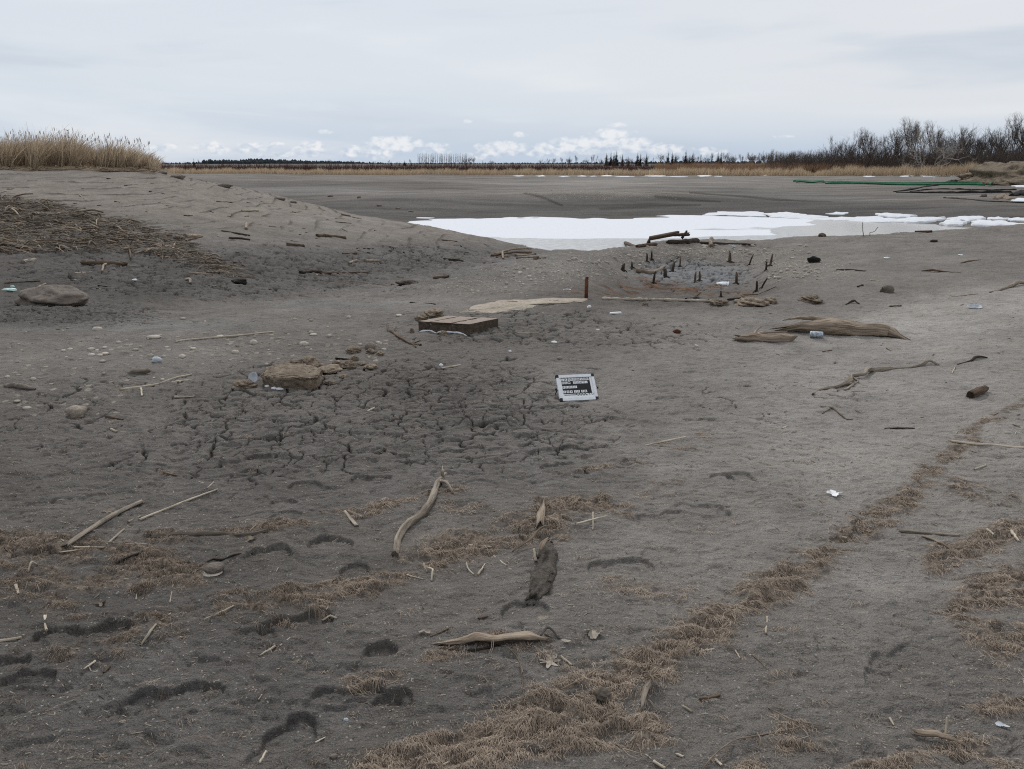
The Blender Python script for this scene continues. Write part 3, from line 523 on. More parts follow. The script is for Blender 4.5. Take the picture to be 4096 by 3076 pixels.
# ------------------------------------------------------------------ mesh builders
RNG = np.random.RandomState(7); random.seed(7)
_ico = {}
def ico(n):
    if n not in _ico:
        bm = bmesh.new(); bmesh.ops.create_icosphere(bm, subdivisions=n, radius=1.0)
        _ico[n] = (np.array([v.co[:] for v in bm.verts]), np.array([[v.index for v in f.verts] for f in bm.faces])); bm.free()
    return _ico[n]
def n3(p, sc, seed=0):
    return (gnoise(p[:, 0] * sc + 3.1 * p[:, 2] * sc, p[:, 1] * sc - 1.7 * p[:, 2] * sc, seed) + gnoise(p[:, 2] * sc + 5.2, p[:, 0] * sc * .8 - p[:, 1] * sc * .6, seed + 1)) * .6
class MB:
    """collects tubes, rocks, boxes and ribbons; build() links them as ONE mesh object"""
    def __init__(s): s.v = []; s.q = []; s.t = []; s.g = []; s.k = []; s.n = 0
    def add(s, v, quads=None, tris=None, grain=None, tint=.5):
        v = np.asarray(v, float)
        if quads is not None and len(quads): s.q.append(np.asarray(quads) + s.n)
        if tris is not None and len(tris): s.t.append(np.asarray(tris) + s.n)
        s.v.append(v); s.g.append(v if grain is None else grain); s.k.append(np.broadcast_to(np.asarray(tint, float), (len(v),)).copy()); s.n += len(v)
    def tube(s, path, rad, sides=8, rough=.10, flat=1.0, tint=.5, seed=0, caps=True, jag=0.0, twist=0.0):
        P = np.asarray(path, float); rad = np.broadcast_to(np.asarray(rad, float), (len(P),)); n = len(P)
        T = np.gradient(P, axis=0); T /= np.linalg.norm(T, axis=1)[:, None] + 1e-9
        up = np.array([0, 0, 1.0]) if abs(T[0, 2]) < .9 else np.array([0, 1.0, 0])
        A = np.cross(T, up); A /= np.linalg.norm(A, axis=1)[:, None] + 1e-9
        if np.abs(T[:, 2]).max() > .9 and abs(T[0, 2]) < .9:
            A = np.tile(np.cross(T[0], up), (n, 1)); A -= (A * T).sum(1)[:, None] * T; A /= np.linalg.norm(A, axis=1)[:, None]
        B = np.cross(A, T)
        th = np.arange(sides) * 2 * np.pi / sides; L = np.concatenate([[0], np.cumsum(np.linalg.norm(np.diff(P, axis=0), axis=1))])
        rm = max(rad.max(), 1e-4)
        rr = rad[:, None] * np.ones(sides)[None, :]
        if rough:
            rr = rr * (1 + rough * 1.3 * gnoise(L[:, None] / (rm * 3.5) + seed * 3.3 + 0 * th[None], np.cos(th)[None] * 1.3 + np.sin(th)[None] * .7 + seed + 0 * L[:, None], seed) + rough * .8 * gnoise(L[:, None] / (rm * 7) + seed + 0 * th[None], np.cos(th)[None] * 3.1 - np.sin(th)[None] * 2.3 + 0 * L[:, None], seed + 5))
        V_ = P[:, None, :] + rr[..., None] * (np.cos(th)[None, :, None] * A[:, None, :] + flat * np.sin(th)[None, :, None] * B[:, None, :])
        if jag and n > 2:
            for e, sgn in ((0, -1), (n - 1, 1)):
                jj = RNG.rand(sides) * jag * rm * 3; V_[e] += sgn * jj[:, None] * T[e]
        G = np.stack([np.cos(th)[None] * rm + 0 * L[:, None], np.sin(th)[None] * rm + 0 * L[:, None], L[:, None] * .10 + 0 * th[None] + seed * .37], -1)
        i = np.arange(n - 1)[:, None] * sides; j = np.arange(sides)[None]; j2 = (j + 1) % sides
        q = np.stack([i + j, i + j2, i + sides + j2, i + sides + j], -1).reshape(-1, 4)
        v = V_.reshape(-1, 3); g = G.reshape(-1, 3); t = []
        if caps:
            c0 = len(v); v = np.concatenate([v, P[:1] - (T[:1] * 0), P[-1:]]); g = np.concatenate([g, g[:1] * 0 + [[.3, .2, L[0]]], g[:1] * 0 + [[.1, .5, L[-1]]]])
            jj = np.arange(sides); t = np.concatenate([np.stack([jj * 0 + c0, (jj + 1) % sides, jj], -1), np.stack([jj * 0 + c0 + 1, (n - 1) * sides + jj, (n - 1) * sides + (jj + 1) % sides], -1)])
        s.add(v, q, t, g, tint); return s
    def rock(s, c, size, rough=.22, sub=3, seed=0, rot=0.0, tint=.5, cut=None, freq=1.1):
        v, f = ico(sub); p = v.copy(); sz = np.asarray(size, float); w = v * (.35 + .65 * sz / sz.max())
        d = 1 + rough * n3(w, freq, seed) * 1.3 + rough * .45 * n3(w, freq * 2.9, seed + 3) + rough * .2 * n3(w, freq * 7, seed + 5)
        p = p * d[:, None]
        if cut: p = np.clip(p, -cut, cut) + (p - np.clip(p, -cut, cut)) * .12
        p = p * np.asarray(size); ca, sa = math.cos(rot), math.sin(rot)
        p = np.stack([p[:, 0] * ca - p[:, 1] * sa, p[:, 0] * sa + p[:, 1] * ca, p[:, 2]], -1) + np.asarray(c)
        s.add(p, None, f, p * .2, tint); return s
    def box(s, c, ax, ay, az, tint=.5):
        c, ax, ay, az = map(lambda q: np.asarray(q, float), (c, ax, ay, az))
        v = np.array([c + sx * ax + sy * ay + sz * az for sz in (-1, 1) for sy in (-1, 1) for sx in (-1, 1)])
        f = [(0, 2, 3, 1), (4, 5, 7, 6), (0, 1, 5, 4), (2, 6, 7, 3), (0, 4, 6, 2), (1, 3, 7, 5)]
        s.add(v, f, None, None, tint); return s
    def ribbons(s, base, dirv, length, width, bend, seg=3, tint=None, face=None, taper=.15):
        """many thin leaves at once: base (N,3), dirv (N,3) unit, bend (N,3) added quadratically"""
        N = len(base); t = np.linspace(0, 1, seg + 1)
        C = base[:, None, :] + dirv[:, None, :] * (length[:, None] * t)[..., None] + bend[:, None, :] * (t ** 2)[None, :, None]
        if face is None:
            a = RNG.rand(N) * 2 * np.pi; face = np.stack([np.cos(a), np.sin(a), RNG.randn(N) * .4], -1)
        wv = np.cross(dirv, face); wv /= np.linalg.norm(wv, axis=1)[:, None] + 1e-9
        wd = width[:, None] * (1 - (1 - taper) * t[None] ** 1.6) * .5
        v = np.stack([C - wv[:, None] * wd[..., None], C + wv[:, None] * wd[..., None]], 2).reshape(-1, 3)
        i = (np.arange(N)[:, None] * (seg + 1) + np.arange(seg)[None]).ravel() * 2
        q = np.stack([i, i + 1, i + 3, i + 2], -1)
        tt = RNG.rand(N) if tint is None else tint
        s.add(v, q, None, None, np.repeat(tt, 2 * (seg + 1))); return s
    def build(s, name, mat, parent=None, origin=None, smooth=True, label=None, cat=None, group=None, kind=None):
        v = np.concatenate(s.v); o = np.asarray(origin if origin is not None else (v[:, 0].mean(), v[:, 1].mean(), v[:, 2].min()), float)
        if parent is not None and origin is None: o = np.asarray(parent.location) if parent.parent is None else np.asarray(parent['_o'])
        me = fast_mesh(name, v - o, np.concatenate(s.q) if s.q else None, np.concatenate(s.t) if s.t else None, smooth)
        set_attr(me, "grain", np.concatenate(s.g), 'FLOAT_VECTOR'); set_attr(me, "tint", np.concatenate(s.k))
        ob = bpy.data.objects.new(name, me); COL.objects.link(ob); me.materials.append(mat)
        if parent is not None:
            ob.parent = parent
            if parent.parent is None: pass
        else: ob.location = o
        return tag(ob, label, cat, group, kind)
def tag(o, label=None, cat=None, group=None, kind=None):
    if label: o['label'] = label
    if cat: o['category'] = cat
    if group: o['group'] = group
    if kind: o['kind'] = kind
    return o
def empty(name, loc, label=None, cat=None, group=None):
    o = bpy.data.objects.new(name, None); COL.objects.link(o); o.location = loc; o.empty_display_size = .1
    return tag(o, label, cat, group)
def sub(parent, ob):
    """hang a part's own piece below it, keeping it where it was built"""
    ob.parent = parent; return ob
def smooth_path(pts, n):
    P = np.asarray(pts, float); t = np.concatenate([[0], np.cumsum(np.linalg.norm(np.diff(P, axis=0), axis=1))]); tt = np.linspace(0, t[-1], n)
    if len(P) == 2: return np.stack([np.interp(tt, t, P[:, k]) for k in range(3)], -1)
    return np.stack([pchip(t, P[:, k], tt) for k in range(3)], -1)
def path_px(px, lift=0.0, sink=0.0, n=14, lay=True):
    """a piece lying on the ground along bearings px: [(c, v)] or [(c, v, lift)]"""
    out = []
    for q in px:
        p = at(q[0], q[1]); l = q[2] if len(q) > 2 else lift
        if not lay: pass
        out.append((p.x, p.y, p.z + l))
    return smooth_path(out, n)
def rest(P, rad):
    """settle a path so that it touches the ground without sinking below it"""
    g = gz(P[:, 0], P[:, 1]); need = (g + rad * .75) - P[:, 2]
    return P + np.array([0, 0, 1.0]) * max(0.0, np.percentile(need, 70))
def stick(name, px, rpx, mat, label, cat, group=None, sides=8, rough=.12, lift=None, n=16, flat=1.0, tint=.5, seed=None, jag=.3, forks=(), wob=.25, float_ok=False):
    """one stick or log: px polyline, rpx its radius in pixels along the way"""
    seed = RNG.randint(1000) if seed is None else seed
    p0 = at(px[0][0], px[0][1]); m = mpx(p0)
    pts = []
    for q in px:
        p = at(q[0], q[1]); pts.append((p.x, p.y, p.z + (q[2] if len(q) > 2 else 0)))
    P = smooth_path(pts, n); rp = np.interp(np.linspace(0, 1, n), np.linspace(0, 1, len(rpx)), rpx)
    dist = np.sqrt(P[:, 0] ** 2 + P[:, 1] ** 2 + (P[:, 2] - CAM_H) ** 2); rad = rp * dist / FPX
    P[:, 2] += rad * (.55 if lift is None else lift)
    s_ = np.linspace(0, 9, n) + seed
    if wob: P[:, 0] += gnoise(s_ * .6, s_ * 0 + 3.3, seed) * rad.mean() * wob * 2; P[:, 2] += gnoise(s_ * .7, s_ * 0 + 7.7, seed) * rad.mean() * wob
    b = MB().tube(P, rad, sides, rough, flat, tint, seed, jag=jag)
    for fk in forks:   # (where along 0..1, px polyline, rpx)
        w, fpx, fr = fk; i = int(w * (n - 1)); fp = [tuple(P[i])]
        for q in fpx:
            p = at(q[0], q[1]); fp.append((p.x, p.y, p.z + (q[2] if len(q) > 2 else .3 * rad[i])))
        F = smooth_path(fp, 8); b.tube(F, np.interp(np.linspace(0, 1, 8), np.linspace(0, 1, len(fr)), fr) * dist[i] / FPX, 6, rough, 1, tint, seed + 9, jag=.3)
    return b.build(name, mat, label=label, cat=cat, group=group)
def stone(name, c, v, wpx, hpx, mat, label, cat='stone', group=None, seed=None, rough=.2, sub_=3, sink=.3, rot=None, cut=None, tint=None, depth=1.0, freq=1.1):
    seed = RNG.randint(1000) if seed is None else seed
    p = at(c, v); m = mpx(p); w = wpx * m / 2; h = hpx * m / 2
    b = MB().rock((p.x, p.y + w * depth * .3, p.z + h * (1 - 2 * sink) ), (w, w * depth, h / (1 - sink * .6)), rough, sub_, seed, RNG.rand() * .6 - .3 if rot is None else rot, RNG.rand() if tint is None else tint, cut, freq)
    return b.build(name, mat, label=label, cat=cat, group=group)
build_ground(M['ground'])
# ------------------------------------------------------------------ frozen pool
def build_ice():
    xs = np.linspace(-16, 75, 300); ys = np.linspace(29, 72, 240); X, Y = np.meshgrid(xs, ys)
    Z = np.full_like(X, ICE_Z); c, v = project(X, Y, Z)
    def bl(l):
        m = np.zeros_like(X)
        for (cx, cy, rx, ry, s) in l: m = np.maximum(m, s * (1 - sstep(np.hypot((c - cx) / rx, (v - cy) / ry), .5, 1.0)))
        return m
    snow = bl([(600, 227, 300, 15, 1.), (450, 222, 120, 9, 1.), (740, 222, 130, 8, 1.), (700, 213, 90, 9, .95), (640, 251, 70, 3, .8), (610, 246, 40, 3, .45), (760, 233, 90, 4, .55), (430, 219.5, 60, 3, 1.)])
    snow *= 1 - .9 * bl([(560, 245, 60, 7, 1.), (600, 242, 70, 4, .8), (730, 228.5, 70, 2.6, .5), (800, 231, 40, 7, .9), (920, 226, 130, 10, 1.), (850, 222, 60, 5, .8)])
    water = bl([(930, 227, 180, 14, 1.), (840, 230, 60, 8, .8)])
    me = fast_mesh("ice", np.stack([X, Y, Z], -1).reshape(-1, 3), grid_faces(240, 300)); set_attr(me, "snow", snow.ravel()); set_attr(me, "water", water.ravel())
    o = bpy.data.objects.new("ice", me); COL.objects.link(o); me.materials.append(M['ice']); o['kind'] = 'structure'
build_ice()

def pt(c, D):            # a ground point on the bearing of column c (near the horizon) at distance D
    a = ray(c, 172)[0]; return np.array([a * D, D, float(gz(a * D, D))])
def rv(N, lo, hi): return lo + (hi - lo) * RNG.rand(N)
def unit(v): return v / (np.linalg.norm(v, axis=-1, keepdims=True) + 1e-9)

# ------------------------------------------------------------------ dead reeds on the western bank and along the far shore
def build_cattails():
    b = MB(); N = 17000
    c = rv(N, -140, 156); D = 43.5 + 17 * RNG.rand(N) ** 1.5
    edge = sstep(c, 156, 135) ; D += 1.0 * gnoise(c / 14, c * 0, 5) - .6 * (1 - edge)
    a = ray(c, 170)[0]; x = a * D; z = gz(x, D)
    clump = fbm(c / 26, D / 6, 3, 71)
    env = np.interp(c, [-140, 0, 15, 30, 50, 70, 82, 92, 104, 115, 127, 142, 156], [2.3, 2.35, 2.2, 2.5, 2.35, 2.5, 2.2, 1.55, 2.0, 1.9, 1.55, 1.35, .95])
    h = env * (.50 + .42 * RNG.rand(N) + .22 * clump)
    lean = unit(np.stack([rv(N, -.2, .75) + .35 * clump, rv(N, -.5, .25), np.full(N, 1.5)], -1))
    bend = np.stack([rv(N, -.35, .95), rv(N, -.6, .3), -rv(N, .05, .6)], -1) * (h * .55)[:, None]
    b.ribbons(np.stack([x, D, z - .03], -1), lean, h * 1.08, rv(N, .02, .05), bend, 4, tint=np.clip(.45 + .35 * clump + .45 * RNG.randn(N), 0, 1))
    K = 5000  # fallen leaves along the front edge
    c = rv(K, -140, 160); D = 43.0 + 2.2 * RNG.rand(K) + 1.0 * gnoise(c / 14, c * 0, 5); a = ray(c, 170)[0]; x = a * D; z = gz(x, D)
    dv = unit(np.stack([rv(K, -1, 1), rv(K, -1, .1), rv(K, .02, .55)], -1)); L = rv(K, .5, 1.2)
    b.ribbons(np.stack([x, D, z + .02], -1), dv, L, rv(K, .02, .05), np.stack([rv(K, -.2, .2), rv(K, -.2, .1), -dv[:, 2] * L * .9], -1), 3)
    K = 320   # upright seed stalks with heads
    c = rv(K, -130, 155); D = 44.5 + 9 * RNG.rand(K); a = ray(c, 170)[0]; x = a * D; z = gz(x, D); hh = np.interp(c, [-130, 70, 100, 155], [2.15, 2.1, 1.95, 1.6]) * rv(K, .9, 1.16)
    dv = unit(np.stack([rv(K, -.12, .10), rv(K, -.1, .1), np.ones(K)], -1)); zero = np.stack([-rv(K, 0, .25), rv(K, 0, .1), 0 * hh], -1)
    b.ribbons(np.stack([x, D, z], -1), dv, hh, np.full(K, .017), zero, 3, tint=rv(K, .1, .5)); b.ribbons(np.stack([x, D, z], -1) + dv * (hh * .86)[:, None] + zero * .74, dv, np.full(K, .16), np.full(K, .036), zero * 0, 1, tint=rv(K, 0, .15), taper=.9)
    b.build("cattail_bed", M['reed'], label="bed of tall bent dead cattails on the top of the left bank", cat="cattails", kind='stuff', origin=(-24, 47, 1.2))
build_cattails()
def far_reeds(name, mat, N, c0, c1, D0, D1, h0, h1, label, seed, w=.05, topn=.35, cut=None):
    b = MB(); c = rv(N, c0, c1)
    gap = gnoise(c / 13, c * 0 + seed, seed) * .5 + gnoise(c / 4, c * 0, seed + 1) * .5
    Dm = np.interp(c, [-200, 600, 700, 800, 900, 1024, 1300], [155, 154, 151, 147, 141, 132, 126]) - 3
    D = Dm + D0 + (D1 - D0) * RNG.rand(N) + 1.5 * gap; a = ray(c, 173)[0]; x = a * D; z = gz(x, D)
    h = (h0 + (h1 - h0) * RNG.rand(N)) * (1 + topn * gap)
    if cut is not None: h = h * cut(c)
    dv = unit(np.stack([rv(N, -.35, .5), rv(N, -.3, .2), np.ones(N) * 1.4], -1))
    b.ribbons(np.stack([x, D, z - .05], -1), dv, h, rv(N, w * .6, w * 1.5), np.stack([rv(N, -.5, .6), rv(N, -.4, .2), -rv(N, 0, .35)], -1) * (h * .4)[:, None], 2, tint=np.clip(.5 + .4 * gap + .35 * RNG.randn(N), 0, 1))
    b.build(name, mat, label=label, cat="reeds", kind='stuff', origin=(x.mean(), D.mean(), 0))
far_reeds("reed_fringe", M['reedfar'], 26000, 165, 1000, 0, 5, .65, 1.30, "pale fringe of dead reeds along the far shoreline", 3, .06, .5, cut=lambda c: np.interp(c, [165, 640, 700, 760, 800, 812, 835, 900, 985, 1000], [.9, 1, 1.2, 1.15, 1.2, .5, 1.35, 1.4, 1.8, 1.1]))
far_reeds("russet_reed_bed", M['reedrust'], 12000, 655, 860, 7, 16, 1.2, 1.85, "taller russet reeds behind the pale fringe at right", 9, .06)
far_reeds("red_shrub_thicket", M['redtwig'], 22000, 100, 840, 8, 34, .6, 1.75, "low thicket of dark red leafless shrubs behind the far reeds", 15, .05, .3)
far_reeds("brown_scrub", M['barewood'], 34000, 765, 1300, 8, 40, 1.4, 5.2, "dark brown leafless scrub under the bare trees at right", 21, .06, .35, cut=lambda c: np.interp(c, [770, 830, 900, 1300], [.75, .9, 1., 1.2]))

# ------------------------------------------------------------------ distant woods
def conifer_mesh(h, r, seed, layers=13, jagged=.3):
    rs = np.random.RandomState(seed); b = MB(); b.tube([(0, 0, 0), (0, 0, h * .5), (0, 0, h)], [.018 * h, .012 * h, .002 * h], 5, 0, tint=.1)
    for i in range(layers):
        f = i / (layers - 1); z = h * (.10 + .88 * f); rr = r * (1 - f) ** .85 * (1 + jagged * rs.randn() * .5) + .03 * h * (1 - f)
        K = 12; a = rs.rand(K) * 6.283; dv = np.stack([np.cos(a), np.sin(a), -.25 - .2 * rs.rand(K)], -1); L = rr * (.7 + .5 * rs.rand(K))
        b.ribbons(np.tile([0, 0, z], (K, 1)), unit(dv), L, np.full(K, .16 * h * (1.05 - f)), np.stack([0 * L, 0 * L, -L * .15], -1), 2, tint=rs.rand(K), face=np.tile([0, 0, 1.], (K, 1)) + rs.randn(K, 3) * .35)
    return b
def far_wood():
    b = MB(); rs = np.random.RandomState(5)
    def hill(c0, c1, D, top, n, seed, dens=1.0):
        for c in np.linspace(c0, c1, n):
            c = c + rs.randn() * .6; d = D * (1 + .06 * rs.randn()); p = pt(c, d); h = (163 - np.interp(c, *top)) / FPX * d + 1.2; h *= .75 + .35 * rs.rand()
            w = h * rs.uniform(.28, .5); z0 = -1.0; v = [(p[0], d, z0 + h)]; K = 7
            for k in range(K): v.append((p[0] + w * math.cos(k * 6.283 / K), d + w * math.sin(k * 6.283 / K), z0 + h * rs.uniform(.45, .7)))
            for k in range(K): v.append((p[0] + w * .9 * math.cos(k * 6.283 / K), d + w * .9 * math.sin(k * 6.283 / K), z0))
            t = [(0, 1 + k, 1 + (k + 1) % K) for k in range(K)]; q = [(1 + k, 1 + K + k, 1 + K + (k + 1) % K, 1 + (k + 1) % K) for k in range(K)]
            b.add(v, q, t, None, rs.rand())
    top = ([150, 195, 215, 225, 245, 300, 345, 380, 400, 430, 480, 560, 640, 700, 1100], [162, 161, 159.2, 159.5, 158.8, 160.2, 160.2, 161.5, 162, 161.6, 161.8, 161.5, 160.5, 160, 160])
    hill(150, 760, 1500, top, 420, 1); hill(205, 262, 1300, ([205, 225, 262], [158.5, 158.8, 158.5]), 40, 2); hill(250, 360, 1700, ([250, 300, 360], [157.8, 159.2, 161.2]), 110, 3)
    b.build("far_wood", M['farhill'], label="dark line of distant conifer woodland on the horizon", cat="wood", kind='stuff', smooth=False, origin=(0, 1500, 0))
far_wood()
_meshes = {}
def place(mesh_b, key, name, mat, loc, scale, rz, label, cat, group):
    """a further individual: its own object, sharing the mesh data of its kind"""
    if key not in _meshes:
        o = mesh_b().build(name, mat, origin=(0, 0, 0)); _meshes[key] = o.data
    else:
        o = bpy.data.objects.new(name, _meshes[key]); COL.objects.link(o)
    o.location = loc; o.scale = (scale, scale, scale) if not isinstance(scale, tuple) else scale; o.rotation_euler = (0, 0, rz)
    return tag(o, label, cat, group)
# small conifers standing out of the bare wood beyond the reeds (column, top row, width factor)
CONS = [(606, 153, .9), (610.5, 152, 1), (613.5, 152, .9), (616, 151, 1.1), (622, 154, 1), (628, 156.5, .8), (637, 152.5, 1.15), (640, 153, .9), (646, 152.5, .9), (667.5, 151.5, 1), (671.5, 152, 1), (675, 153.5, 1), (685, 150.5, 1.1), (689, 154, .9), (692, 151.5, 1), (717, 152, 1), (720, 151.5, 1), (405, 160, 2.0), (412, 161, .9), (392, 160.8, .8), (400, 161.2, .8), (195, 158, .8)]
CPOS = ["leftmost of the spire group at centre", "second of the close spire group at centre", "third of the close spire group at centre", "tallest of the close spire group at centre"]
for i, (c, v, wd) in enumerate(CONS):
    D = 380 + 25 * math.sin(i * 2.3); p = pt(c, D); z0 = p[2]; h = (163 - v) / FPX * D + CAM_H - z0
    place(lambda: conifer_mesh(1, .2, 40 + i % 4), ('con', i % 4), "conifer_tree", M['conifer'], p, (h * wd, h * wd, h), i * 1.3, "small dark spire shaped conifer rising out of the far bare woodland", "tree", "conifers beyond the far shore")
# bare trees: recursive limbs down to fine twigs
def bare_tree(h, seed, spread=.55, upright=.5, trunk_r=.014, levels=5, twigs=4, multi=1):
    """trunk and limbs as tapering tubes, the outer twigs as slivers; returns (limb builder, twig builder)"""
    rs = np.random.RandomState(seed); b = MB(); tips = []; tw_b = []; tw_d = []; tw_l = []
    def grow(p, d, L, r, lev):
        n = 4; pts = [p]; q = p.copy(); dd = d.copy()
        for i in range(n):
            dd = unit(dd + rs.randn(3) * .13 + np.array([0, 0, .10 * upright])); q = q + dd * L / n; pts.append(q)
        b.tube(pts, np.linspace(r, r * .62, n + 1), 6 if lev == 0 else (4 if lev < 3 else 3), 0, caps=False, tint=rs.rand())
        if lev >= 2:
            for k in range(twigs):
                i = rs.randint(1, n + 1); tw_b.append(pts[i]); tw_d.append(unit(dd + rs.randn(3) * .55 + np.array([0, 0, .45]))); tw_l.append(h * rs.uniform(.035, .085))
        if lev < levels - 1:
            nb = 3 if lev < 2 else 2
            for k in range(nb + (rs.rand() < .4)):
                i = rs.randint(2, n + 1); ax = unit(np.cross(dd, rs.randn(3))); nd = unit(dd * (1 - spread * .5) + ax * spread * rs.uniform(.6, 1.2) + np.array([0, 0, .35 * upright]))
                grow(pts[i] if k else pts[-1], nd, L * rs.uniform(.58, .80), r * rs.uniform(.5, .66), lev + 1)
    for m in range(multi):
        d0 = unit(np.array([rs.randn() * .12 * (1 + multi), rs.randn() * .12 * (1 + multi), 1.0])); grow(np.zeros(3), d0, h * .34, h * trunk_r, 0)
    t = MB(); N = len(tw_b); tw_b = np.array(tw_b); tw_d = np.array(tw_d); tw_l = np.array(tw_l)
    t.ribbons(tw_b, tw_d, tw_l, np.full(N, h * .0016), rs.randn(N, 3) * (tw_l * .15)[:, None], 2)
    for k in range(2): t.ribbons(tw_b + tw_d * (tw_l * (.35 + .3 * k))[:, None], unit(tw_d + rs.randn(N, 3) * .5), tw_l * .6, np.full(N, h * .0012), rs.randn(N, 3) * .02 * h * .2, 1)
    return b, t
BT = {}
def bare(key, loc, h, rz, label, group=None, mat='barewood', cat="tree", parts=True, **kw):
    if key not in BT:
        lb, tb = bare_tree(10.0, **kw)
        mx = max(np.concatenate(tb.v)[:, 2].max(), 1)
        BT[key] = (lb.build("tmp", M['barewood'], origin=(0, 0, 0)), tb.build("tmp2", M['barewood'], origin=(0, 0, 0)), mx)
        for o in BT[key][:2]: COL.objects.unlink(o)
    lo, to, mx = BT[key]; e = empty("bare_tree", loc, label, cat, group); e.rotation_euler = (0, 0, rz); s = h / mx; e.scale = (s, s, s)
    for src, nm in ((lo, "trunk"), (to, "crown")):
        me = src.data if mat == 'barewood' else _recol(src.data, mat); o = bpy.data.objects.new(nm, me); COL.objects.link(o); o.parent = e
    return e
_rc = {}
def _recol(me, mat):
    if (me.name, mat) not in _rc: m2 = me.copy(); m2.materials.clear(); m2.materials.append(M[mat]); _rc[(me.name, mat)] = m2
    return _rc[(me.name, mat)]
KT = [dict(seed=3, upright=.9, spread=.5, multi=1), dict(seed=8, upright=.6, spread=.7, multi=2), dict(seed=15, upright=1.1, spread=.42, multi=1), dict(seed=23, upright=.7, spread=.62, multi=3)]
# the wood at the right: (column, top row, distance, kind)
WOOD = [(828, 138, 150, 0), (833, 133, 158, 0), (842, 140, 165, 1), (850, 131.5, 152, 3), (856, 131, 160, 2), (864, 130, 150, 1), (869, 127.5, 158, 2), (878, 137, 162, 3), (886, 134, 170, 0), (893, 126, 150, 1), (900, 123.5, 155, 1), (906, 120.5, 160, 2), (913, 117.5, 152, 2), (921, 119, 160, 0), (929, 127, 165, 3),
        (935, 121, 156, 2), (942, 127, 150, 1), (950, 126, 158, 3), (958, 124, 150, 1), (965, 125.5, 162, 3), (972, 126, 155, 1), (980, 128, 160, 0), (987, 130, 152, 3), (994, 125, 158, 1), (1001, 121, 150, 3), (1008, 118, 155, 2), (1015, 115.5, 150, 1), (1022, 113.5, 148, 2), (1032, 112, 150, 3), (1045, 113, 150, 0), (1060, 115, 152, 1), (812, 148, 190, 3), (803, 149, 200, 1), (792, 150, 205, 3), (778, 149, 210, 0), (770, 148, 215, 2), (818, 147, 180, 1), (760, 151, 220, 3), (750, 152, 225, 1), (742, 153, 230, 2), (730, 151, 235, 3)]
WL = {0: "slender bare tree with a single stem in the leafless wood at right", 1: "broad bare tree forking low in the leafless wood at right", 2: "tall narrow bare tree reaching above the leafless wood at right", 3: "many stemmed bare tree in the leafless wood at right"}
for i, (c, v, D, kd) in enumerate(WOOD):
    p = pt(c, D); h = (163 - v) / FPX * D + CAM_H - p[2] - .3; far = i >= 31
    bare(kd, p, h, i * 2.1, "low bare tree at the tapering left end of the right wood" if far else WL[kd], "bare trees of the right wood" if not far else "bare trees at the end of the right wood", **KT[kd])
p = pt(931, 141); bare('pale', p, 6.9, 1.0, "pale barked leaning tree standing out in front of the right wood", None, 'palebark', seed=31, upright=.25, spread=.85, multi=3, twigs=4)
p = pt(930, 140); bare('pale2', pt(921, 143), 8.4, 2.0, "pale twin stemmed tree just left of the pale leaning tree", None, 'palebark', seed=37, upright=.7, spread=.6, multi=2, twigs=3)
# mid distance bare woodland behind the red shrubs
for i in range(46):
    c = 545 + 255 * ((i * .618) % 1.0); D = 300 + 60 * ((i * .37) % 1.0); v = np.interp(c, [545, 570, 600, 640, 660, 700, 740, 800], [158, 156.5, 156, 157, 154.5, 155, 153, 151]) + 1.6 * math.sin(i * 1.7); p = pt(c, D)
    bare(i % 4, p, (163 - v) / FPX * D + 1.4, i, "small grey bare tree in the far woodland behind the red shrubs", "bare trees of the far woodland", 'fargrey', **KT[i % 4])
for i in range(26):
    c = 150 + 400 * ((i * .618) % 1.0); D = 330 + 70 * ((i * .37) % 1.0); v = 160.2 + 1.2 * math.sin(i * 1.7); p = pt(c, D)
    bare(i % 4, p, (163 - v) / FPX * D + 1.4, i, "low grey bare tree on the far skyline left of the poplars", "bare trees on the far left skyline", 'fargrey', **KT[i % 4])
# the row of poplars on the skyline
def poplar(seed):
    rs = np.random.RandomState(seed); b = MB(); b.tube([(0, 0, 0), (.004, 0, .5), (0, 0, 1)], [.016, .011, .002], 5, 0, tint=.4); N = 70; z = rs.uniform(.16, .95, N); a = rs.rand(N) * 6.283
    L = (.05 + .13 * (1 - z)) * rs.uniform(.6, 1.2, N); d = unit(np.stack([np.cos(a) * .55, np.sin(a) * .55, np.ones(N) * 1.15], -1)); b.ribbons(np.stack([0 * z, 0 * z, z], -1), d, L * 1.3, np.full(N, .0065), np.stack([0 * z, 0 * z, L * .4], -1), 2, tint=rs.rand(N)); return b
for i in range(34):
    c = 418.5 + i * 1.47 + .35 * math.sin(i * 5.1); D = 820; p = pt(c, D); h = (163 - (153.9 + .35 * math.sin(i * 1.9))) / FPX * D + 1.6
    place(lambda: poplar(i), ('pop', i % 4), "poplar_tree", M['fargrey'], (p[0], D + 3 * math.sin(i), -.3), (h * 1.1, h * 1.1, h), i * .9, "tall slim leafless poplar in the straight row on the skyline", "tree", "row of bare poplars on the skyline")
p = pt(474, 340); bare(3, p, 4.9, .5, "rounded bare tree at the right end of the poplar row", None, 'fargrey', **KT[3])
p = pt(467, 170); bare(1, p, 2.9, 1.5, "small dark bare tree in the red shrubs below the poplars", None, **KT[1])

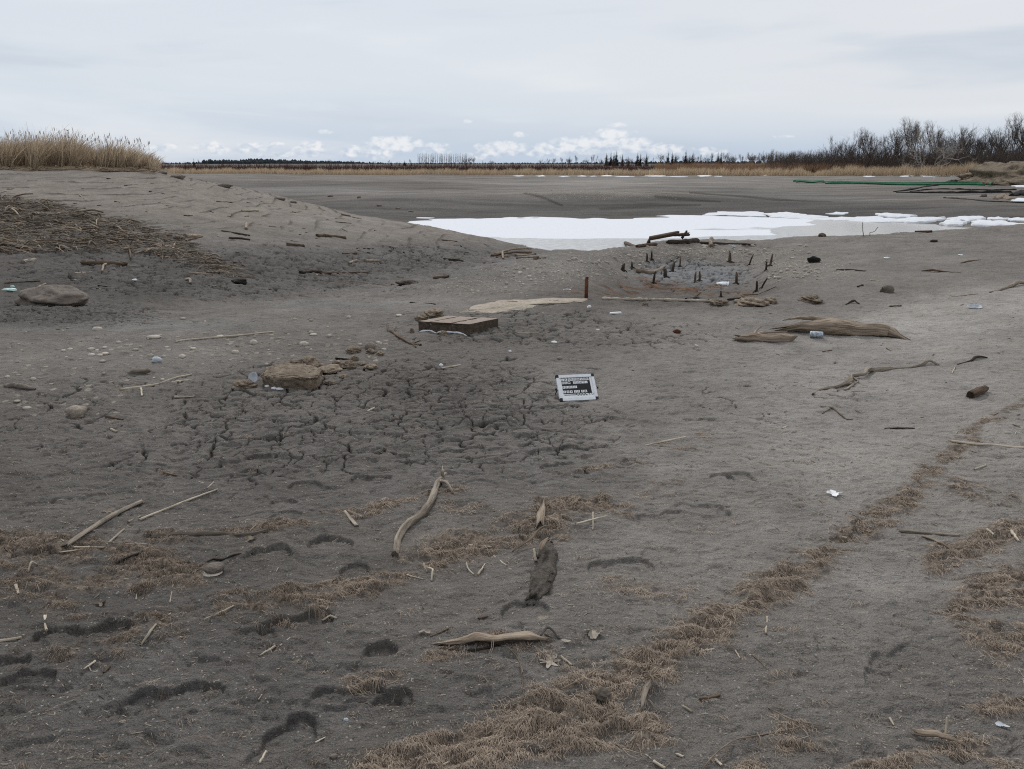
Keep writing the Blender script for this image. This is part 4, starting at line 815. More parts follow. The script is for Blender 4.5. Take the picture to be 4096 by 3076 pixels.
# ------------------------------------------------------------------ snow left along the shores
def flat_patch(name, px, mat, th, label, cat, group=None, seed=0, tilt=0.0, dmin=0.0):
    """an irregular sheet of snow or ice with real thickness; px outlines its plan"""
    P = [at(q[0], q[1], dmin) for q in px]; c = sum(P, Vector()) / len(P); n = len(P); b = MB(); ring = []
    for i in range(n):
        for f in np.linspace(0, 1, 5, endpoint=False):
            q = P[i].lerp(P[(i + 1) % n], f); j = .22 * gnoise(np.array([q.x * 1.3 + seed]), np.array([q.y * 1.1]), seed)[0] + .10 * gnoise(np.array([q.x * 4 + seed]), np.array([q.y * 3.1]), seed + 3)[0]
            q = c + (q - c) * (1 + j * 1.5); ring.append(q)
    m = len(ring); v = []
    for k, (s, dz) in enumerate(((1.0, -.05), (.985, th * .6), (.93, th * .75), (.5, th * 1.02))):
        for q in ring:
            w = c + (q - c) * s; g = float(gz(w.x, w.y)); v.append((w.x, w.y, g + dz + tilt * (w.y - c.y) + (.25 * th * gnoise(np.array([w.x * 3]), np.array([w.y * 3]), seed)[0] if k else 0)))
    v.append((c.x, c.y, float(gz(c.x, c.y)) + th * 1.15)); q_ = []; t_ = []
    for k in range(3):
        for i in range(m): q_.append((k * m + i, k * m + (i + 1) % m, (k + 1) * m + (i + 1) % m, (k + 1) * m + i))
    for i in range(m): t_.append((3 * m + i, 3 * m + (i + 1) % m, 4 * m))
    b.add(np.array(v), q_, t_); return b.build(name, mat, label=label, cat=cat, group=group)
def oblong(c, v, w, h, n=8, seed=0):
    rs = np.random.RandomState(seed + 11); return [(c + w / 2 * math.cos(k * 2 * math.pi / n) * rs.uniform(.5, 1.15), v - h / 2 * math.sin(k * 2 * math.pi / n) * rs.uniform(.45, 1.2)) for k in range(n)]
for i, (c, v, w, h) in enumerate([(520, 174.8, 12, 1.2), (540, 174.9, 14, 1.4), (561, 175.1, 16, 1.4), (580, 175.2, 14, 1.1), (594, 174.8, 10, 1.8), (609, 175.0, 16, 1.6), (628, 175.1, 22, 1.9), (655, 175.2, 20, 1.6), (680, 175.2, 22, 2.0), (702, 175.3, 12, 1.6), (716, 174.6, 10, 1.6), (740, 173.2, 26, 2.0), (766, 173.6, 16, 1.6), (782, 174.6, 12, 1.2),
                                  (871, 174.8, 20, 1.6), (890, 174.8, 10, 1.2), (904, 174.8, 10, 1.2), (909, 174.6, 14, 2.4), (926, 174.7, 16, 1.6), (943, 174.5, 16, 1.8), (957, 174.3, 18, 2.0)]):
    flat_patch("snow_patch", oblong(c + 2.5 * math.sin(i * 7.1), v + 1.2 + .5 * math.sin(i * 3.3), w * (1 + .35 * math.sin(i * 5.7)), h * (.8 + .4 * math.sin(i * 2.9)), 9, i), M['snow'], .05, "white snow patch at the foot of the reeds on the far shore", "snow patch", "snow patches along the far reeds", i)
# ================================================================== the photo board
def build_board():
    BL, BR = at(560.3, 401.6), at(598.5, 398.7); BL.z = BR.z = min(BL.z, BR.z) + .002
    X = (BR - BL); w = X.length; X.normalize(); back = Vector((-X.y, X.x, 0)); tilt = R(42)
    U = (back * math.sin(tilt) + Vector((0, 0, 1)) * math.cos(tilt)); U = (U - X * .035).normalized(); N = X.cross(U).normalized(); h = w * .735; T = .016
    e = empty("photo_board", BL + X * w / 2, "silver framed letter board leaning back on the cracked mud, black panel with white letter tiles", "sign board"); e['_o'] = tuple(e.location)
    def Pn(x, y, z=0): return np.array(BL + X * (x * w) + U * ((1 - y) * h) + N * z)
    def slab(name, x0, x1, y0, y1, z0, z1, mat, par=e, bev=True):
        c = (Pn(x0, y0, z0) + Pn(x1, y1, z1)) / 2; b = MB().box(c, np.array(X) * (x1 - x0) * w / 2, np.array(U) * (y1 - y0) * h / 2, np.array(N) * (z1 - z0) / 2)
        return b.build(name, mat, None, origin=e.location, smooth=False)
    def add(o, par=e):
        o.parent = par; o.location = (0, 0, 0); return o
    f = .072; g = .105
    add(slab("backing", .02, .98, .02, .98, -T, -.002, M['alu']))
    for a in ((f * .9, 1 - f * .9, 0, g), (f * .9, 1 - f * .9, 1 - g, 1), (0, f, g * .95, 1 - g * .95), (1 - f, 1, g * .95, 1 - g * .95)): add(slab("frame_rail", *a, -T, .006, M['alu']))
    for a in ((-.004, f * .92, -.005, g * .97), (1 - f * .92, 1.004, -.005, g * .97), (-.004, f * .92, 1 - g * .97, 1.005), (1 - f * .92, 1.004, 1 - g * .97, 1.005)): add(slab("corner_guard", *a, -T - .001, .0085, M['blackplastic']))
    add(slab("white_sheet", f, 1 - f, g, 1 - g, -.002, .0005, M['tile'])); pn = add(slab("black_panel", .118, .868, .115, .735, .0005, .0015, M['black']))
    def letter(ch, x, y, s=.047, tile=True):
        tw, th = .068, .093
        par = e
        if tile: par = add(slab("letter_tile", x - tw / 2, x + tw / 2, y - th / 2, y + th / 2, .0015, .0026, M['tile']))
        cu = bpy.data.curves.new("letter", 'FONT'); cu.body = ch; cu.size = s * w * 1.42; cu.align_x = 'CENTER'; cu.align_y = 'CENTER'; cu.extrude = .0003; cu.offset = .0001
        o = bpy.data.objects.new("letter", cu); COL.objects.link(o); dg = bpy.context.evaluated_depsgraph_get(); me = bpy.data.meshes.new_from_object(o.evaluated_get(dg)); bpy.data.objects.remove(o)
        vx = np.array([q.co[:] for q in me.vertices]); cx = (vx[:, 0].min() + vx[:, 0].max()) / 2; cy = (vx[:, 1].min() + vx[:, 1].max()) / 2
        me.transform(Matrix.Translation((-cx, -cy, 0)))
        rot = Matrix((X, U, N)).transposed().to_4x4(); me.transform(Matrix.Translation(Vector(Pn(x, y, .0031 if tile else .0012)) - e.location) @ rot)
        o = bpy.data.objects.new("letter", me); COL.objects.link(o); me.materials.append(M['black']); o.parent = par
    for y, row in ((.185, "L.163 K.246 B.334 R.412 O.49 N.57 S.652 O.732 N.812"), (.305, "D.156 A.235 M.315 F.455 E.533 A.612 T.69 1.768"), (.478, "P.158 L.236 0.314 0.390 1.468"), (.655, "4.156 0.244 4.330 2.440 5.522 S.628 E.712")):
        for q in row.split(): letter(q[0], float(q[1:]), y)
    letter("K", .80, .765, .050, False); letter("O", .875, .765, .050, False)
    add(slab("scale_bar", .14, .44, .765, .790, .0005, .0014, M['black']))
    b = MB()
    for r_ in range(2):
        for k in range(4):
            x0 = .44 + (2 * k + r_) * .0375; b.box((Pn(x0, .745 + r_ * .034, .0005) + Pn(x0 + .0375, .779 + r_ * .034, .0014)) / 2, np.array(X) * .0375 * w / 2, np.array(U) * .034 * h / 2, np.array(N) * .0005)
    add(b.build("checker_scale", M['black'], None, origin=e.location, smooth=False))
    for sx, x in ((-1, -.004), (1, 1.004)):
        c = Pn(x, .52, -.006); b = MB().tube([c, c + np.array(X) * sx * .006], [.0045, .0045], 12, 0); add(b.build("knob_stem", M['alu'], None, origin=e.location))
        b = MB().tube([c + np.array(X) * sx * .006, c + np.array(X) * sx * .017], [.0085, .0085], 16, 0); add(b.build("knob", M['blackplastic'], None, origin=e.location))
        q = c - np.array(N) * .004; foot = np.array([q[0] + back.x * .085, q[1] + back.y * .085, BL.z]); add(MB().tube([q, foot], [.004, .004], 8, 0).build("stand_leg", M['blackplastic'], None, origin=e.location))
build_board()

# ================================================================== concrete block, slab, rubble
def build_block():
    FL, FR, BR = at(418.8, 332.0), at(469.8, 335.2), at(498.2, 327.4); z = min(FL.z, FR.z, BR.z) - .02
    X = FR - FL; Y = BR - FR; h = .128; b = MB(); e = empty("concrete_block", (FL + BR) / 2, "square tan concrete block with two grooves across its top, sunk in the mud", "concrete block"); e['_o'] = tuple(e.location)
    def pnt(s, t, zz): return (FL.x + X.x * s + Y.x * t, FL.y + X.y * s + Y.y * t, z + zz)
    prof = [(0, 0), (0, h), (.205, h), (.212, h - .016), (.236, h - .016), (.243, h), (.625, h), (.632, h - .02), (.668, h - .02), (.675, h), (1, h), (1, 0)]
    n = 9; v = []; rs = np.random.RandomState(2)
    for k in range(n):
        t = k / (n - 1)
        for i, (s, zz) in enumerate(prof):
            end = 1.0 if k in (0, n - 1) else 0; chip = .05 * rs.rand() if (end and 3 <= i <= 8 and zz < h) else 0
            v.append(np.array(pnt(s + rs.randn() * .0015, t + (chip if k == 0 else -chip), zz + rs.randn() * .0012 - (.03 * rs.rand() if end and i in (3, 4, 7, 8) else 0))))
    m = len(prof); q = [(k * m + i, (k + 1) * m + i, (k + 1) * m + i + 1, k * m + i + 1) for k in range(n - 1) for i in range(m - 1)]
    bm = bmesh.new(); vs = [bm.verts.new(p - np.array(e.location)) for p in v]
    for f in q: bm.faces.new([vs[i] for i in f])
    bm.faces.new([vs[i] for i in range(m)]); bm.faces.new([vs[(n - 1) * m + i] for i in reversed(range(m))]); bmesh.ops.recalc_face_normals(bm, faces=bm.faces)
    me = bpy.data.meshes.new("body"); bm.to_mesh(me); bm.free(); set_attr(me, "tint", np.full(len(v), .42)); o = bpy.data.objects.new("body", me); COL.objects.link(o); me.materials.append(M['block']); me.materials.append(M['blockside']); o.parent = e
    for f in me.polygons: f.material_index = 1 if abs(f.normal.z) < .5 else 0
    rim = MB(); pth = smooth_path([np.array([*pnt(s, -.025 - .02 * math.sin(s * 9), 0)[:2], float(gz(*pnt(s, -.03, 0)[:2])) + .008]) for s in np.linspace(.04, .985, 10)], 40); rim.tube(pth, .009 + .005 * np.sin(np.linspace(0, 14, 40)) ** 2, 6, .3, .8)
    tag(rim.build("snow_strip", M['snow']), "thin line of snow along the front foot of the grooved concrete block", "snow")
build_block()
sl = flat_patch("concrete_slab", [(452, 313.6), (462, 310.4), (472, 306.4), (484, 304.2), (496, 301.4), (512, 299.4), (545, 298.6), (580, 299), (601, 299.6), (598, 300.8), (585, 301.8), (570, 303), (552, 304.4), (538, 306.2), (531, 309), (522, 311), (512, 311.6), (503, 313.6), (497, 314.6)], M['slab'], .010, "cream weathered concrete slab lying flush in the mud behind the grooved block", "slab", seed=4)
b = MB()
for k, (c0, c1, v0, v1) in enumerate([(602, 648, 299.6, 300.4), (649, 690, 300.4, 301.3), (691, 716, 301.4, 302.2)]):
    b.tube(path_px([(c0, v0), ((c0 + c1) / 2, (v0 + v1) / 2 + .2), (c1, v1)], .012, n=26), .020, 6, .35, .9, .6, k)
b.build("wall_top", M['slab'], label="thin cream top edge of a buried concrete wall running right from the slab", cat="wall")
def rubble(c, v, w, h, lab, seed, mat='rubble', **k): return stone("rubble_chunk", c, v, w, h, M[mat], lab, "rubble", None, seed, .42, 4, .25, cut=k.pop('cut', None), freq=1.5, **k)
# the big broken block: a slab with a flat top and ragged sides
def build_chunk():
    p = at(288, 387); m = mpx(p); v, f = ico(5); q = v.copy(); q = np.sign(q) * np.abs(q) ** .62; q *= (1 + .20 * n3(v * [1, 1, .5], 1.6, 5) + .16 * n3(v * [1, 1, .5], 4.0, 8) + .09 * n3(v, 9, 9) + .05 * n3(v, 21, 10))[:, None]
    top = q[:, 2] > .42; q[top, 2] = .42 + (q[top, 2] - .42) * .22
    q[:, 2] += .12 * q[:, 1] - .25 * np.clip(q[:, 0] - .2, 0, 1)
    q *= np.array([25 * m, 20 * m, 13.5 * m]); b = MB(); b.add(q + np.array([p.x, p.y + 17 * m, p.z + .045]), None, f, q, .5)
    b.build("concrete_chunk", M['rubble'], label="big broken chunk of brown concrete with a flat pale top beside the white shell", cat="concrete chunk")
    sn = MB()
    for (c_, v_, w_) in ((267, 386.5, 5), (279, 389.2, 9), (274, 388.6, 5)): g = at(c_, v_); sn.rock((g.x, g.y, g.z + .003), (w_ * mpx(g) / 2, .02, .010), .3, 2, int(c_))
    tag(sn.build("snow_sliver", M['snow']), "small slivers of snow under the front of the big broken concrete chunk", "snow")
build_chunk()
for i, (c, v, w, h, lab) in enumerate([(293, 364.5, 17, 4.5, "low crumbled concrete flake lying behind the big broken chunk"), (308, 365, 17, 9, "brown concrete lump behind the right end of the big broken chunk"), (317, 370, 15, 7, "pale pebbly concrete lump touching the right rear of the big chunk"), (329, 371, 22, 4.5, "long flat rubble flake right of the big broken chunk"), (336, 365.5, 8, 5.5, "small round rubble lump below the black shell"), (347.5, 368.5, 15, 8, "pale crumbly rubble lump right of the middle of the rubble trail"),
                                       (354.5, 360, 8, 5, "tan rubble piece just right of the black shell"), (361, 365.5, 10, 4, "small rubble piece near the right end of the rubble trail"), (370, 368, 12, 4.2, "cream rubble flake at the right end of the rubble trail"), (317.5, 380, 11, 7, "pebbly rubble lump at the right foot of the big broken chunk"), (330, 384, 9, 4, "flat crumb of rubble right of the big chunk's foot"), (343, 377.5, 7, 3.2, "small pale rubble crumb below the rubble trail"),
                                       (354, 352.5, 14, 6, "pale crumbling lump left of the round brown stone"), (371, 353.5, 11, 4.5, "crumbled concrete bed under the round brown stone"), (380, 355.2, 7, 4, "small tan rubble piece right of the round brown stone"), (244, 388, 20, 8, "crumbly pebbly rubble heap left of the big chunk under the white shell"),
                                       (434, 316, 17, 8, "dark rubble lump behind the left corner of the grooved block"), (421.5, 320.5, 12, 6.5, "brown rubble lump at the left rear corner of the grooved block"), (412, 333, 4, 5, "tiny rubble lump at the left front corner of the grooved block"), (443.5, 334.5, 7, 4, "pale pebbly crumb at the middle foot of the grooved block"),
                                       (720, 304.8, 16, 6.5, "brown rubble block at the right end of the buried wall"), (750, 305.5, 30, 8, "long cream concrete boulder right of the buried wall"), (770, 303.5, 14, 6, "pale rubble lump at the right end of the long cream boulder"), (811, 301.8, 19, 7, "brown earthy clod on the flat mud right of the basin"), (645.5, 305.8, 6, 4.2, "small brown clod in front of the buried wall")]):
    rubble(c, v, w, h, lab, 30 + i, tint=.35 + .5 * ((i * .618) % 1))
stone("round_stone", 370, 350, 10.5, 8.5, M['concrete'], "smooth round brown stone on crumbled rubble between chunk and block", seed=3, rough=.06, sink=.1, tint=.3)
stone("boulder", 51.5, 305.5, 60, 19, M['rock'], "large rounded grey boulder half sunk in the mud of the left hollow", "boulder", seed=12, rough=.20, sub_=5, sink=.25, depth=.8, tint=.55)
stone("angular_stone", 75, 417, 17, 11, M['concrete'], "triangular tan stone standing on the mud at left", seed=21, rough=.35, sink=.15, tint=.6, cut=.8)
for i, (c, v, w, h, lab) in enumerate([(162, 173.3, 9, 3, "small pale boulder at the right foot of the cattails"), (177, 178, 13, 4.8, "pale flat boulder on the crest of the left bank just right of the cattails"), (223, 186.8, 15, 4, "long dark edged boulder halfway down the crest of the left bank"), (280, 199.5, 11, 3.6, "tan boulder low on the crest of the left bank"), (293, 202.6, 7, 2.2, "reddish stone below the tan boulder on the bank crest"), (359, 198.2, 4, 2.6, "small red brown boulder on the far mound"), (330, 196.8, 5, 2.4, "black clod on the crest of the far mound"),
                                       (379, 239.6 - 33.5, 5, 2, "pale rock on the dark slope of the far mound, upper left of its cluster"), (398, 209, 5, 2, "pale rock on the dark slope of the far mound, middle of its cluster"), (411, 212, 5, 2, "pale rock on the dark slope of the far mound, lowest right of its cluster"), (984, 197, 5.5, 3.6, "grey boulder beside the black muck strips at right"), (136, 246, 4, 3, "small round boulder at the right of the brush pile")]):
    stone("boulder", c, v, w, h, M['rock'], lab, "boulder", None, 50 + i, .25, 3, .3, tint=.85 if i in (0, 1, 3) else .5)
# stones scattered over the left flats: the ones picked out one by one
LST = [(126, 345.7, 4, 2), (140.6, 347.2, 3, 1.8), (104.7, 348, 5, 1.8), (70, 349.8, 5, 2), (63, 351, 5, 1.8), (91, 349.8, 7, 2.4), (97, 351, 4, 1.8), (91, 355.8, 7, 2.6), (99.5, 355.8, 6, 2.2), (104.7, 354.4, 7, 2.2), (135, 350.6, 6, 2.6), (150.5, 356.4, 6, 3), (163.7, 357.3, 5, 2.6), (181.7, 357.6, 7, 3.4), (235, 353.5, 7, 4.2), (102.4, 361.6, 5, 2), (80, 359.6, 3, 1.6), (33, 380, 6, 3), (26.6, 408.8, 8, 2.4), (16.8, 401.6, 6, 1.6), (51, 384.7, 4, 1.6), (7.5, 377.3, 4, 1.8), (97, 330.6, 9, 4), (183, 319.4, 6, 2.2), (220, 337, 7, 2.2), (253.5, 344, 8, 5), (166.6, 347.8, 5, 1.8), (192.7, 349.2, 6, 2.2), (152.8, 338.2, 14, 3.4), (304, 345.5, 9, 4.6), (311, 333.2, 5, 3), (313, 335.2, 8, 2.2), (349, 318, 4.5, 2.8), (360, 345, 4.5, 2.2), (399, 316, 7, 2), (378, 343, 5, 2.2), (384, 350, 5, 2.4), (311, 350.2, 3, 2)]
for i, (c, v, w, h) in enumerate(LST):
    stone("stone", c, v, w, h, M['cobble'], "rounded pale stone lying loose on the stony left flats", "stone", "loose stones on the left flats", 100 + i, .16, 2, .25, tint=.3 + .7 * RNG.rand(), depth=.7)
for i in range(70):
    c = RNG.rand() * 330; v = 330 + 62 * RNG.rand() ** 1.3 - c * .04; w = 1.2 + 3.2 * RNG.rand() ** 2
    stone("stone", c, v, w, w * .5, M['cobble'], "rounded pale stone lying loose on the stony left flats", "stone", "loose stones on the left flats", 200 + i, .16, 2, .25, tint=RNG.rand(), depth=.7)
# cobbles on the gravel ridge
n_c = 0
while n_c < 250:
    r_ = RNG.rand()
    if r_ < .55: c = 500 + 150 * RNG.rand(); v = np.interp(c, [500, 560, 600, 650], [273, 260, 255, 249]) + 20 * RNG.rand() ** 1.4
    elif r_ < .75: c = 640 + 170 * RNG.rand(); v = 245.5 + 9 * RNG.rand()
    else: c = 765 + 60 * RNG.rand(); v = 258 + 22 * RNG.rand()
    w = 1.5 + 3.0 * RNG.rand() ** 2.0
    stone("cobble", c, v, w, w * .55, M['cobble'], "water worn pale cobble among many on the gravel ridge around the basin", "cobble", "cobbles of the gravel ridge", 400 + n_c, .15, 2, .25, tint=.1 + .9 * RNG.rand(), depth=.75); n_c += 1
def scatter_grit():
    v0, f0 = ico(1); 
    def many(name, mat, pts, size, tint, label, cat, squash=.6):
        N = len(pts); rs = np.random.RandomState(3); d = 1 + .25 * rs.randn(N, len(v0)); ax = size[:, None, None] * (v0[None] * d[..., None]) * np.stack([rs.uniform(.8, 1.3, N), rs.uniform(.7, 1.1, N), np.full(N, squash)], -1)[:, None, :]
        V_ = (pts[:, None, :] + ax).reshape(-1, 3); F = (f0[None] + np.arange(N)[:, None, None] * len(v0)).reshape(-1, 3); b = MB(); b.add(V_, None, F, None, np.repeat(tint, len(v0))); b.build(name, mat, label=label, cat=cat, kind='stuff', origin=(0, 3, 0))
    def px_pts(c, v):
        a, t = ray(c, v); D = CAM_H / t; x = a * D; return np.stack([x, D, gz(x, D) + .0012], -1), np.sqrt(x ** 2 + D ** 2 + 2.5) / FPX
    N = 9000; c = rv(N, -60, 1080); v = 430 + 345 * RNG.rand(N) ** .8; keep = (gnoise(c / 60, v / 30, 4) + .35 * gnoise(c / 14, v / 9, 6) > rv(N, -.5, .75)) | (np.hypot((c - 460) / 120, (v - 625) / 30) < RNG.rand(N)) | (np.hypot((c - 90) / 110, (v - 562) / 22) < RNG.rand(N)); c, v = c[keep], v[keep]
    p, m = px_pts(c, v); s = m * (.16 + .42 * RNG.rand(len(c)) ** 4); many("shell_grit", M['grit'], p, s, np.clip(.25 + .75 * RNG.rand(len(c)), 0, 1), "fine pale shell grit sprinkled over the near mud", "grit")
    N = 9000; c = rv(N, 430, 850); v = rv(N, 243, 292); w = np.zeros(N)
    i = np.array([at(cc, vv)[:] for cc, vv in zip(c, v)])
    cg, vg = c, v; st = np.exp(-((v - np.interp(c, [430, 520, 600, 650, 720, 800, 850], [292, 274, 262, 254, 250, 262, 268])) / np.interp(c, [430, 600, 850], [9, 12, 9])) ** 2)
    k = (st > RNG.rand(N) * .9) & (i[:, 1] < 21); i = i[k]; m = np.sqrt((i ** 2).sum(1)) / FPX; many("gravel", M['grit'], i, m * (.25 + .62 * RNG.rand(len(i)) ** 2), rv(len(i), .10, .78), "small gravel covering the ridge between the hollow and the basin", "gravel")
    N = 3000; c = rv(N, 490, 700); v = rv(N, 187, 201); i = np.array([at(cc, vv)[:] for cc, vv in zip(c, v)]); k = np.exp(-((c - 590) / 70) ** 2 - ((v - 194) / 4.5) ** 2) > RNG.rand(N); i = i[k]; m = np.sqrt((i ** 2).sum(1)) / FPX; many("far_gravel", M['grit'], i, m * rv(len(i), .25, .6), rv(len(i), .15, .6), "pale gravel spit on the far lake bed beyond the ice", "gravel")
scatter_grit()

# ================================================================== iron post, can, shells, leaves, small litter
def build_post():
    p = at(585.8, 298.6); m = mpx(p); h = 20 * m; e = empty("iron_post", p, "rusty double iron post standing upright at the edge of the basin", "post"); e['_o'] = tuple(p)
    for nm, dx, r_, hh in (("post_shaft", 0, 1.5, 1.0), ("post_shaft", 1.3, .95, 1.04)):
        b = MB().tube([(p.x + dx * m, p.y + dx * m, p.z - .05), (p.x + dx * m, p.y + dx * m, p.z + h * hh * .5), (p.x + dx * m, p.y + dx * m, p.z + h * hh)], [r_ * m] * 3, 12, .10, 1, .6, int(dx * 7)); o = b.build(nm, M['rustmetal'], None, origin=p); o.parent = e; o.location = (0, 0, 0)
    b = MB().box((p.x + .7 * m, p.y + .5 * m, p.z + h * 1.05), (1.5 * m, 0, 0), (0, 1.3 * m, 0), (0, 0, .5 * m)); o = b.build("post_cap", M['rustmetal'], None, origin=p, smooth=False); o.parent = e; o.location = (0, 0, 0)
build_post()
def build_can():
    p = at(816, 337.6); m = mpx(p); r_ = .032; d = np.array(unit(np.array([1.0, -.35, 0]))); c = np.array([p.x, p.y, p.z + r_ - .004]); e = empty("drink_can", p, "faded grey drink can lying in front of the big driftwood log", "can"); e['_o'] = tuple(p); L = .115
    s = np.array([-.5, -.49, -.44, -.42, 0, .36, .44, .49, .5]); rr = np.array([.70, .8, .97, 1, 1, 1, .97, .82, .80]) * r_
    o = MB().tube([c + d * q * L for q in s], rr, 24, .02, 1, .5, 2).build("body", M['steel'], None, origin=p); o.parent = e; o.location = (0, 0, 0)
    o = MB().tube([c + d * L * .50, c + d * L * .507], [r_ * .80, r_ * .78], 24, 0).build("rim", M['alu'], None, origin=p); o.parent = e; o.location = (0, 0, 0)
    o = MB().tube([c + d * L * .507, c + d * L * .509], [r_ * .62, r_ * .62], 20, 0, tint=.2).build("lid", M['bark'], None, origin=p); o.parent = e; o.location = (0, 0, 0)
build_can()
def dish(name, c, v, wpx, hpx, mat, label, cat="shell", nrm=(0, -.5, .85), lift=.0, depth=.35, seed=0, group=None, th=.0018):
    """a cupped shell valve or curled flake: a dished oval with thickness"""
    p = at(c, v); m = mpx(p); a, b_ = wpx * m / 2, hpx * m / 2; N = unit(np.array(nrm, float)); Xv = unit(np.cross(N, [0, .1, 1.0]) if abs(N[2]) < .95 else np.cross([0, 1.0, 0], N)); Xv = Xv * (1 if Xv[0] > 0 else -1); Yv = np.cross(N, Xv)
    if abs(Yv[2]) > .3: c0 = np.array([p.x, p.y, p.z + b_ * abs(Yv[2]) * .92 + lift])
    else: c0 = np.array([p.x, p.y, p.z + .004 + lift])
    rs = np.random.RandomState(seed); wob = rs.rand(24) * .14; rings = 5; v_ = []; 
    for side in (0, 1):
        for k in range(rings + 1):
            f = k / rings
            for i in range(24):
                t = i * 2 * math.pi / 24; rr = f * (1 - wob[i] * .5); q = Xv * (a * rr * math.cos(t)) + Yv * (b_ * rr * math.sin(t)) + N * (depth * a * (f * f - .9) + (th if side else 0)); v_.append(c0 + q)
    n = (rings + 1) * 24; q_ = []
    for s in (0, 1):
        for k in range(rings):
            for i in range(24): f4 = [s * n + k * 24 + i, s * n + k * 24 + (i + 1) % 24, s * n + (k + 1) * 24 + (i + 1) % 24, s * n + (k + 1) * 24 + i]; q_.append(f4 if s else f4[::-1])
    for i in range(24): q_.append([rings * 24 + i, rings * 24 + (i + 1) % 24, n + rings * 24 + (i + 1) % 24, n + rings * 24 + i][::-1])
    bb = MB(); bb.add(np.array(v_), q_, None, None, .6); return bb.build(name, mat, label=label, cat=cat, group=group)
dish("shell", 253.6, 382.5, 11, 11, M['shell'], "round blue white shell standing on edge against the left of the broken chunk", nrm=(-.25, -.9, .3), depth=.25)
dish("shell", 343, 358.8, 16, 8, M['blackplastic'], "black mussel shell lying open side up in the rubble trail", nrm=(.1, .15, 1), depth=.4)
dish("shell", 567, 290, 8, 4, M['shell'], "white shell on the gravel slope left of the iron post", nrm=(0, -.3, 1))
dish("shell", 974.5, 308, 14, 7, M['shell'], "white double shell lying on the grey sand at far right", nrm=(0, -.4, 1), depth=.25)
dish("shell", 955.5, 566, 6.5, 4, M['leaf'], "small tan shell on the mud below the grey stick at right", nrm=(0, -.2, 1))
def build_clam():
    p = at(213, 575); m = mpx(p); e = empty("clam_shell", p, "big grey mottled clam shell gaping open among the dark root mats", "shell"); e['_o'] = tuple(p)
    b = MB().rock((p.x + .5 * m, p.y + 3.5 * m, p.z + 5.2 * m), (9 * m, 7.5 * m, 4.6 * m), .05, 4, 3, .35, .7); o = b.build("upper_valve", M['rock'], None, origin=p); o.parent = e; o.location = (0, 0, 0)
    b = MB().rock((p.x - .5 * m, p.y + 1.0 * m, p.z + 1.4 * m), (8.5 * m, 6.5 * m, 1.6 * m), .06, 3, 4, .3, .95); o = b.build("lower_valve", M['cobble'], None, origin=p); o.parent = e; o.location = (0, 0, 0)
build_clam()
def leaf(c, v, wpx, label, rot=0, mat='leaf', tint=.6, stem=None, seed=0, lift=.006, curl=.25, cat="leaf", lobes=5, group=None):
    p = at(c, v); m = mpx(p); rs = np.random.RandomState(seed); r_ = wpx * m / 2; n = 40; v_ = [(p.x, p.y, p.z + lift + .004)]; 
    for k, f in enumerate((.5, 1.0)):
        for i in range(n):
            t = i * 2 * math.pi / n; lo = .72 + .28 * math.cos(lobes * t + 1) - .12 * math.cos(2 * t) * (1 if k else .3) + .08 * rs.randn() * k; x = r_ * f * lo * math.cos(t) * 1.15; y = r_ * f * lo * math.sin(t) * .8; ca, sa = math.cos(rot), math.sin(rot)
            X, Y = x * ca - y * sa, x * sa + y * ca; g = float(gz(p.x + X, p.y + Y)); v_.append((p.x + X, p.y + Y, max(g + .002, p.z + lift + curl * r_ * (f ** 2) * (.5 + .5 * math.sin(2 * t + seed)))))
    t_ = [(0, 1 + i, 1 + (i + 1) % n) for i in range(n)]; q = [(1 + i, 1 + n + i, 1 + n + (i + 1) % n, 1 + (i + 1) % n) for i in range(n)]; b = MB(); b.add(np.array(v_), q, t_, None, tint)
    if stem: b.tube(path_px(stem, .006, n=8), .0012, 5, 0, tint=.1)
    return b.build("dead_leaf" if cat == "leaf" else cat.replace(' ', '_'), M[mat], label=label, cat=cat, group=group)
leaf(550, 664, 20, "pale lobed dead leaf lying below the bark slab", .2, tint=.95, seed=1, lobes=7); leaf(594, 636, 20, "curled grey dead leaf with a long stem right of the bark slab", .5, tint=.75, stem=[(585, 637), (577, 639), (571, 636.5)], seed=2, curl=.6, lobes=3)
leaf(834, 494.5, 16, "torn white rag of leaf on the open mud at right", .1, 'white', 1, seed=3, lobes=4); leaf(250, 541, 12, "ragged brown dead leaf at the right end of the half buried stick", .8, tint=.15, seed=4, curl=.5); leaf(109, 519.5, 12, "small curled dead leaf draped over the grey plank", .1, tint=.5, seed=5, lift=.034, curl=.5)
leaf(425, 633.5, 11, "grey blue dead leaf on the mud left of the bark slab", .4, tint=.6, seed=6, lobes=2, curl=.4); leaf(844, 538.5, 4.5, "tiny white leaf in the diagonal root band", .4, tint=1, seed=7, lobes=2); leaf(101, 605.5, 9, "brown leaf standing curled at the edge of a muddy hole at left", .4, tint=.2, seed=8, curl=.8)
leaf(566, 642.5, 9, "yellow dead leaf under the right end of the bark slab", .1, tint=.8, seed=9, lobes=2)
leaf(1002, 727, 10, "pale blue grey leaf in the right edge mats", .1, 'shell', .5, seed=11, lobes=2)
b = MB(); g = at(615.5, 314); m = mpx(g); b.box((g.x, g.y, g.z + .012), (5.6 * m, 1.6 * m, 0), (-.3 * m, 1.6 * m, 0), (0, 0, .008)); b.build("plastic_strip", M['white'], smooth=False, label="white plastic strip lying on the mud in front of the buried wall", cat="plastic strip")
def litter(name, c, v, w, h, mat, label, cat, seed): stone(name, c, v, w, h, M[mat], label, cat, None, seed, .3, 3, .2, depth=.6)
litter("plastic_scrap", 157, 362.5, 9, 6, 'shell', "crumpled silver plastic scrap among the stones on the left flats", "plastic scrap", 61)
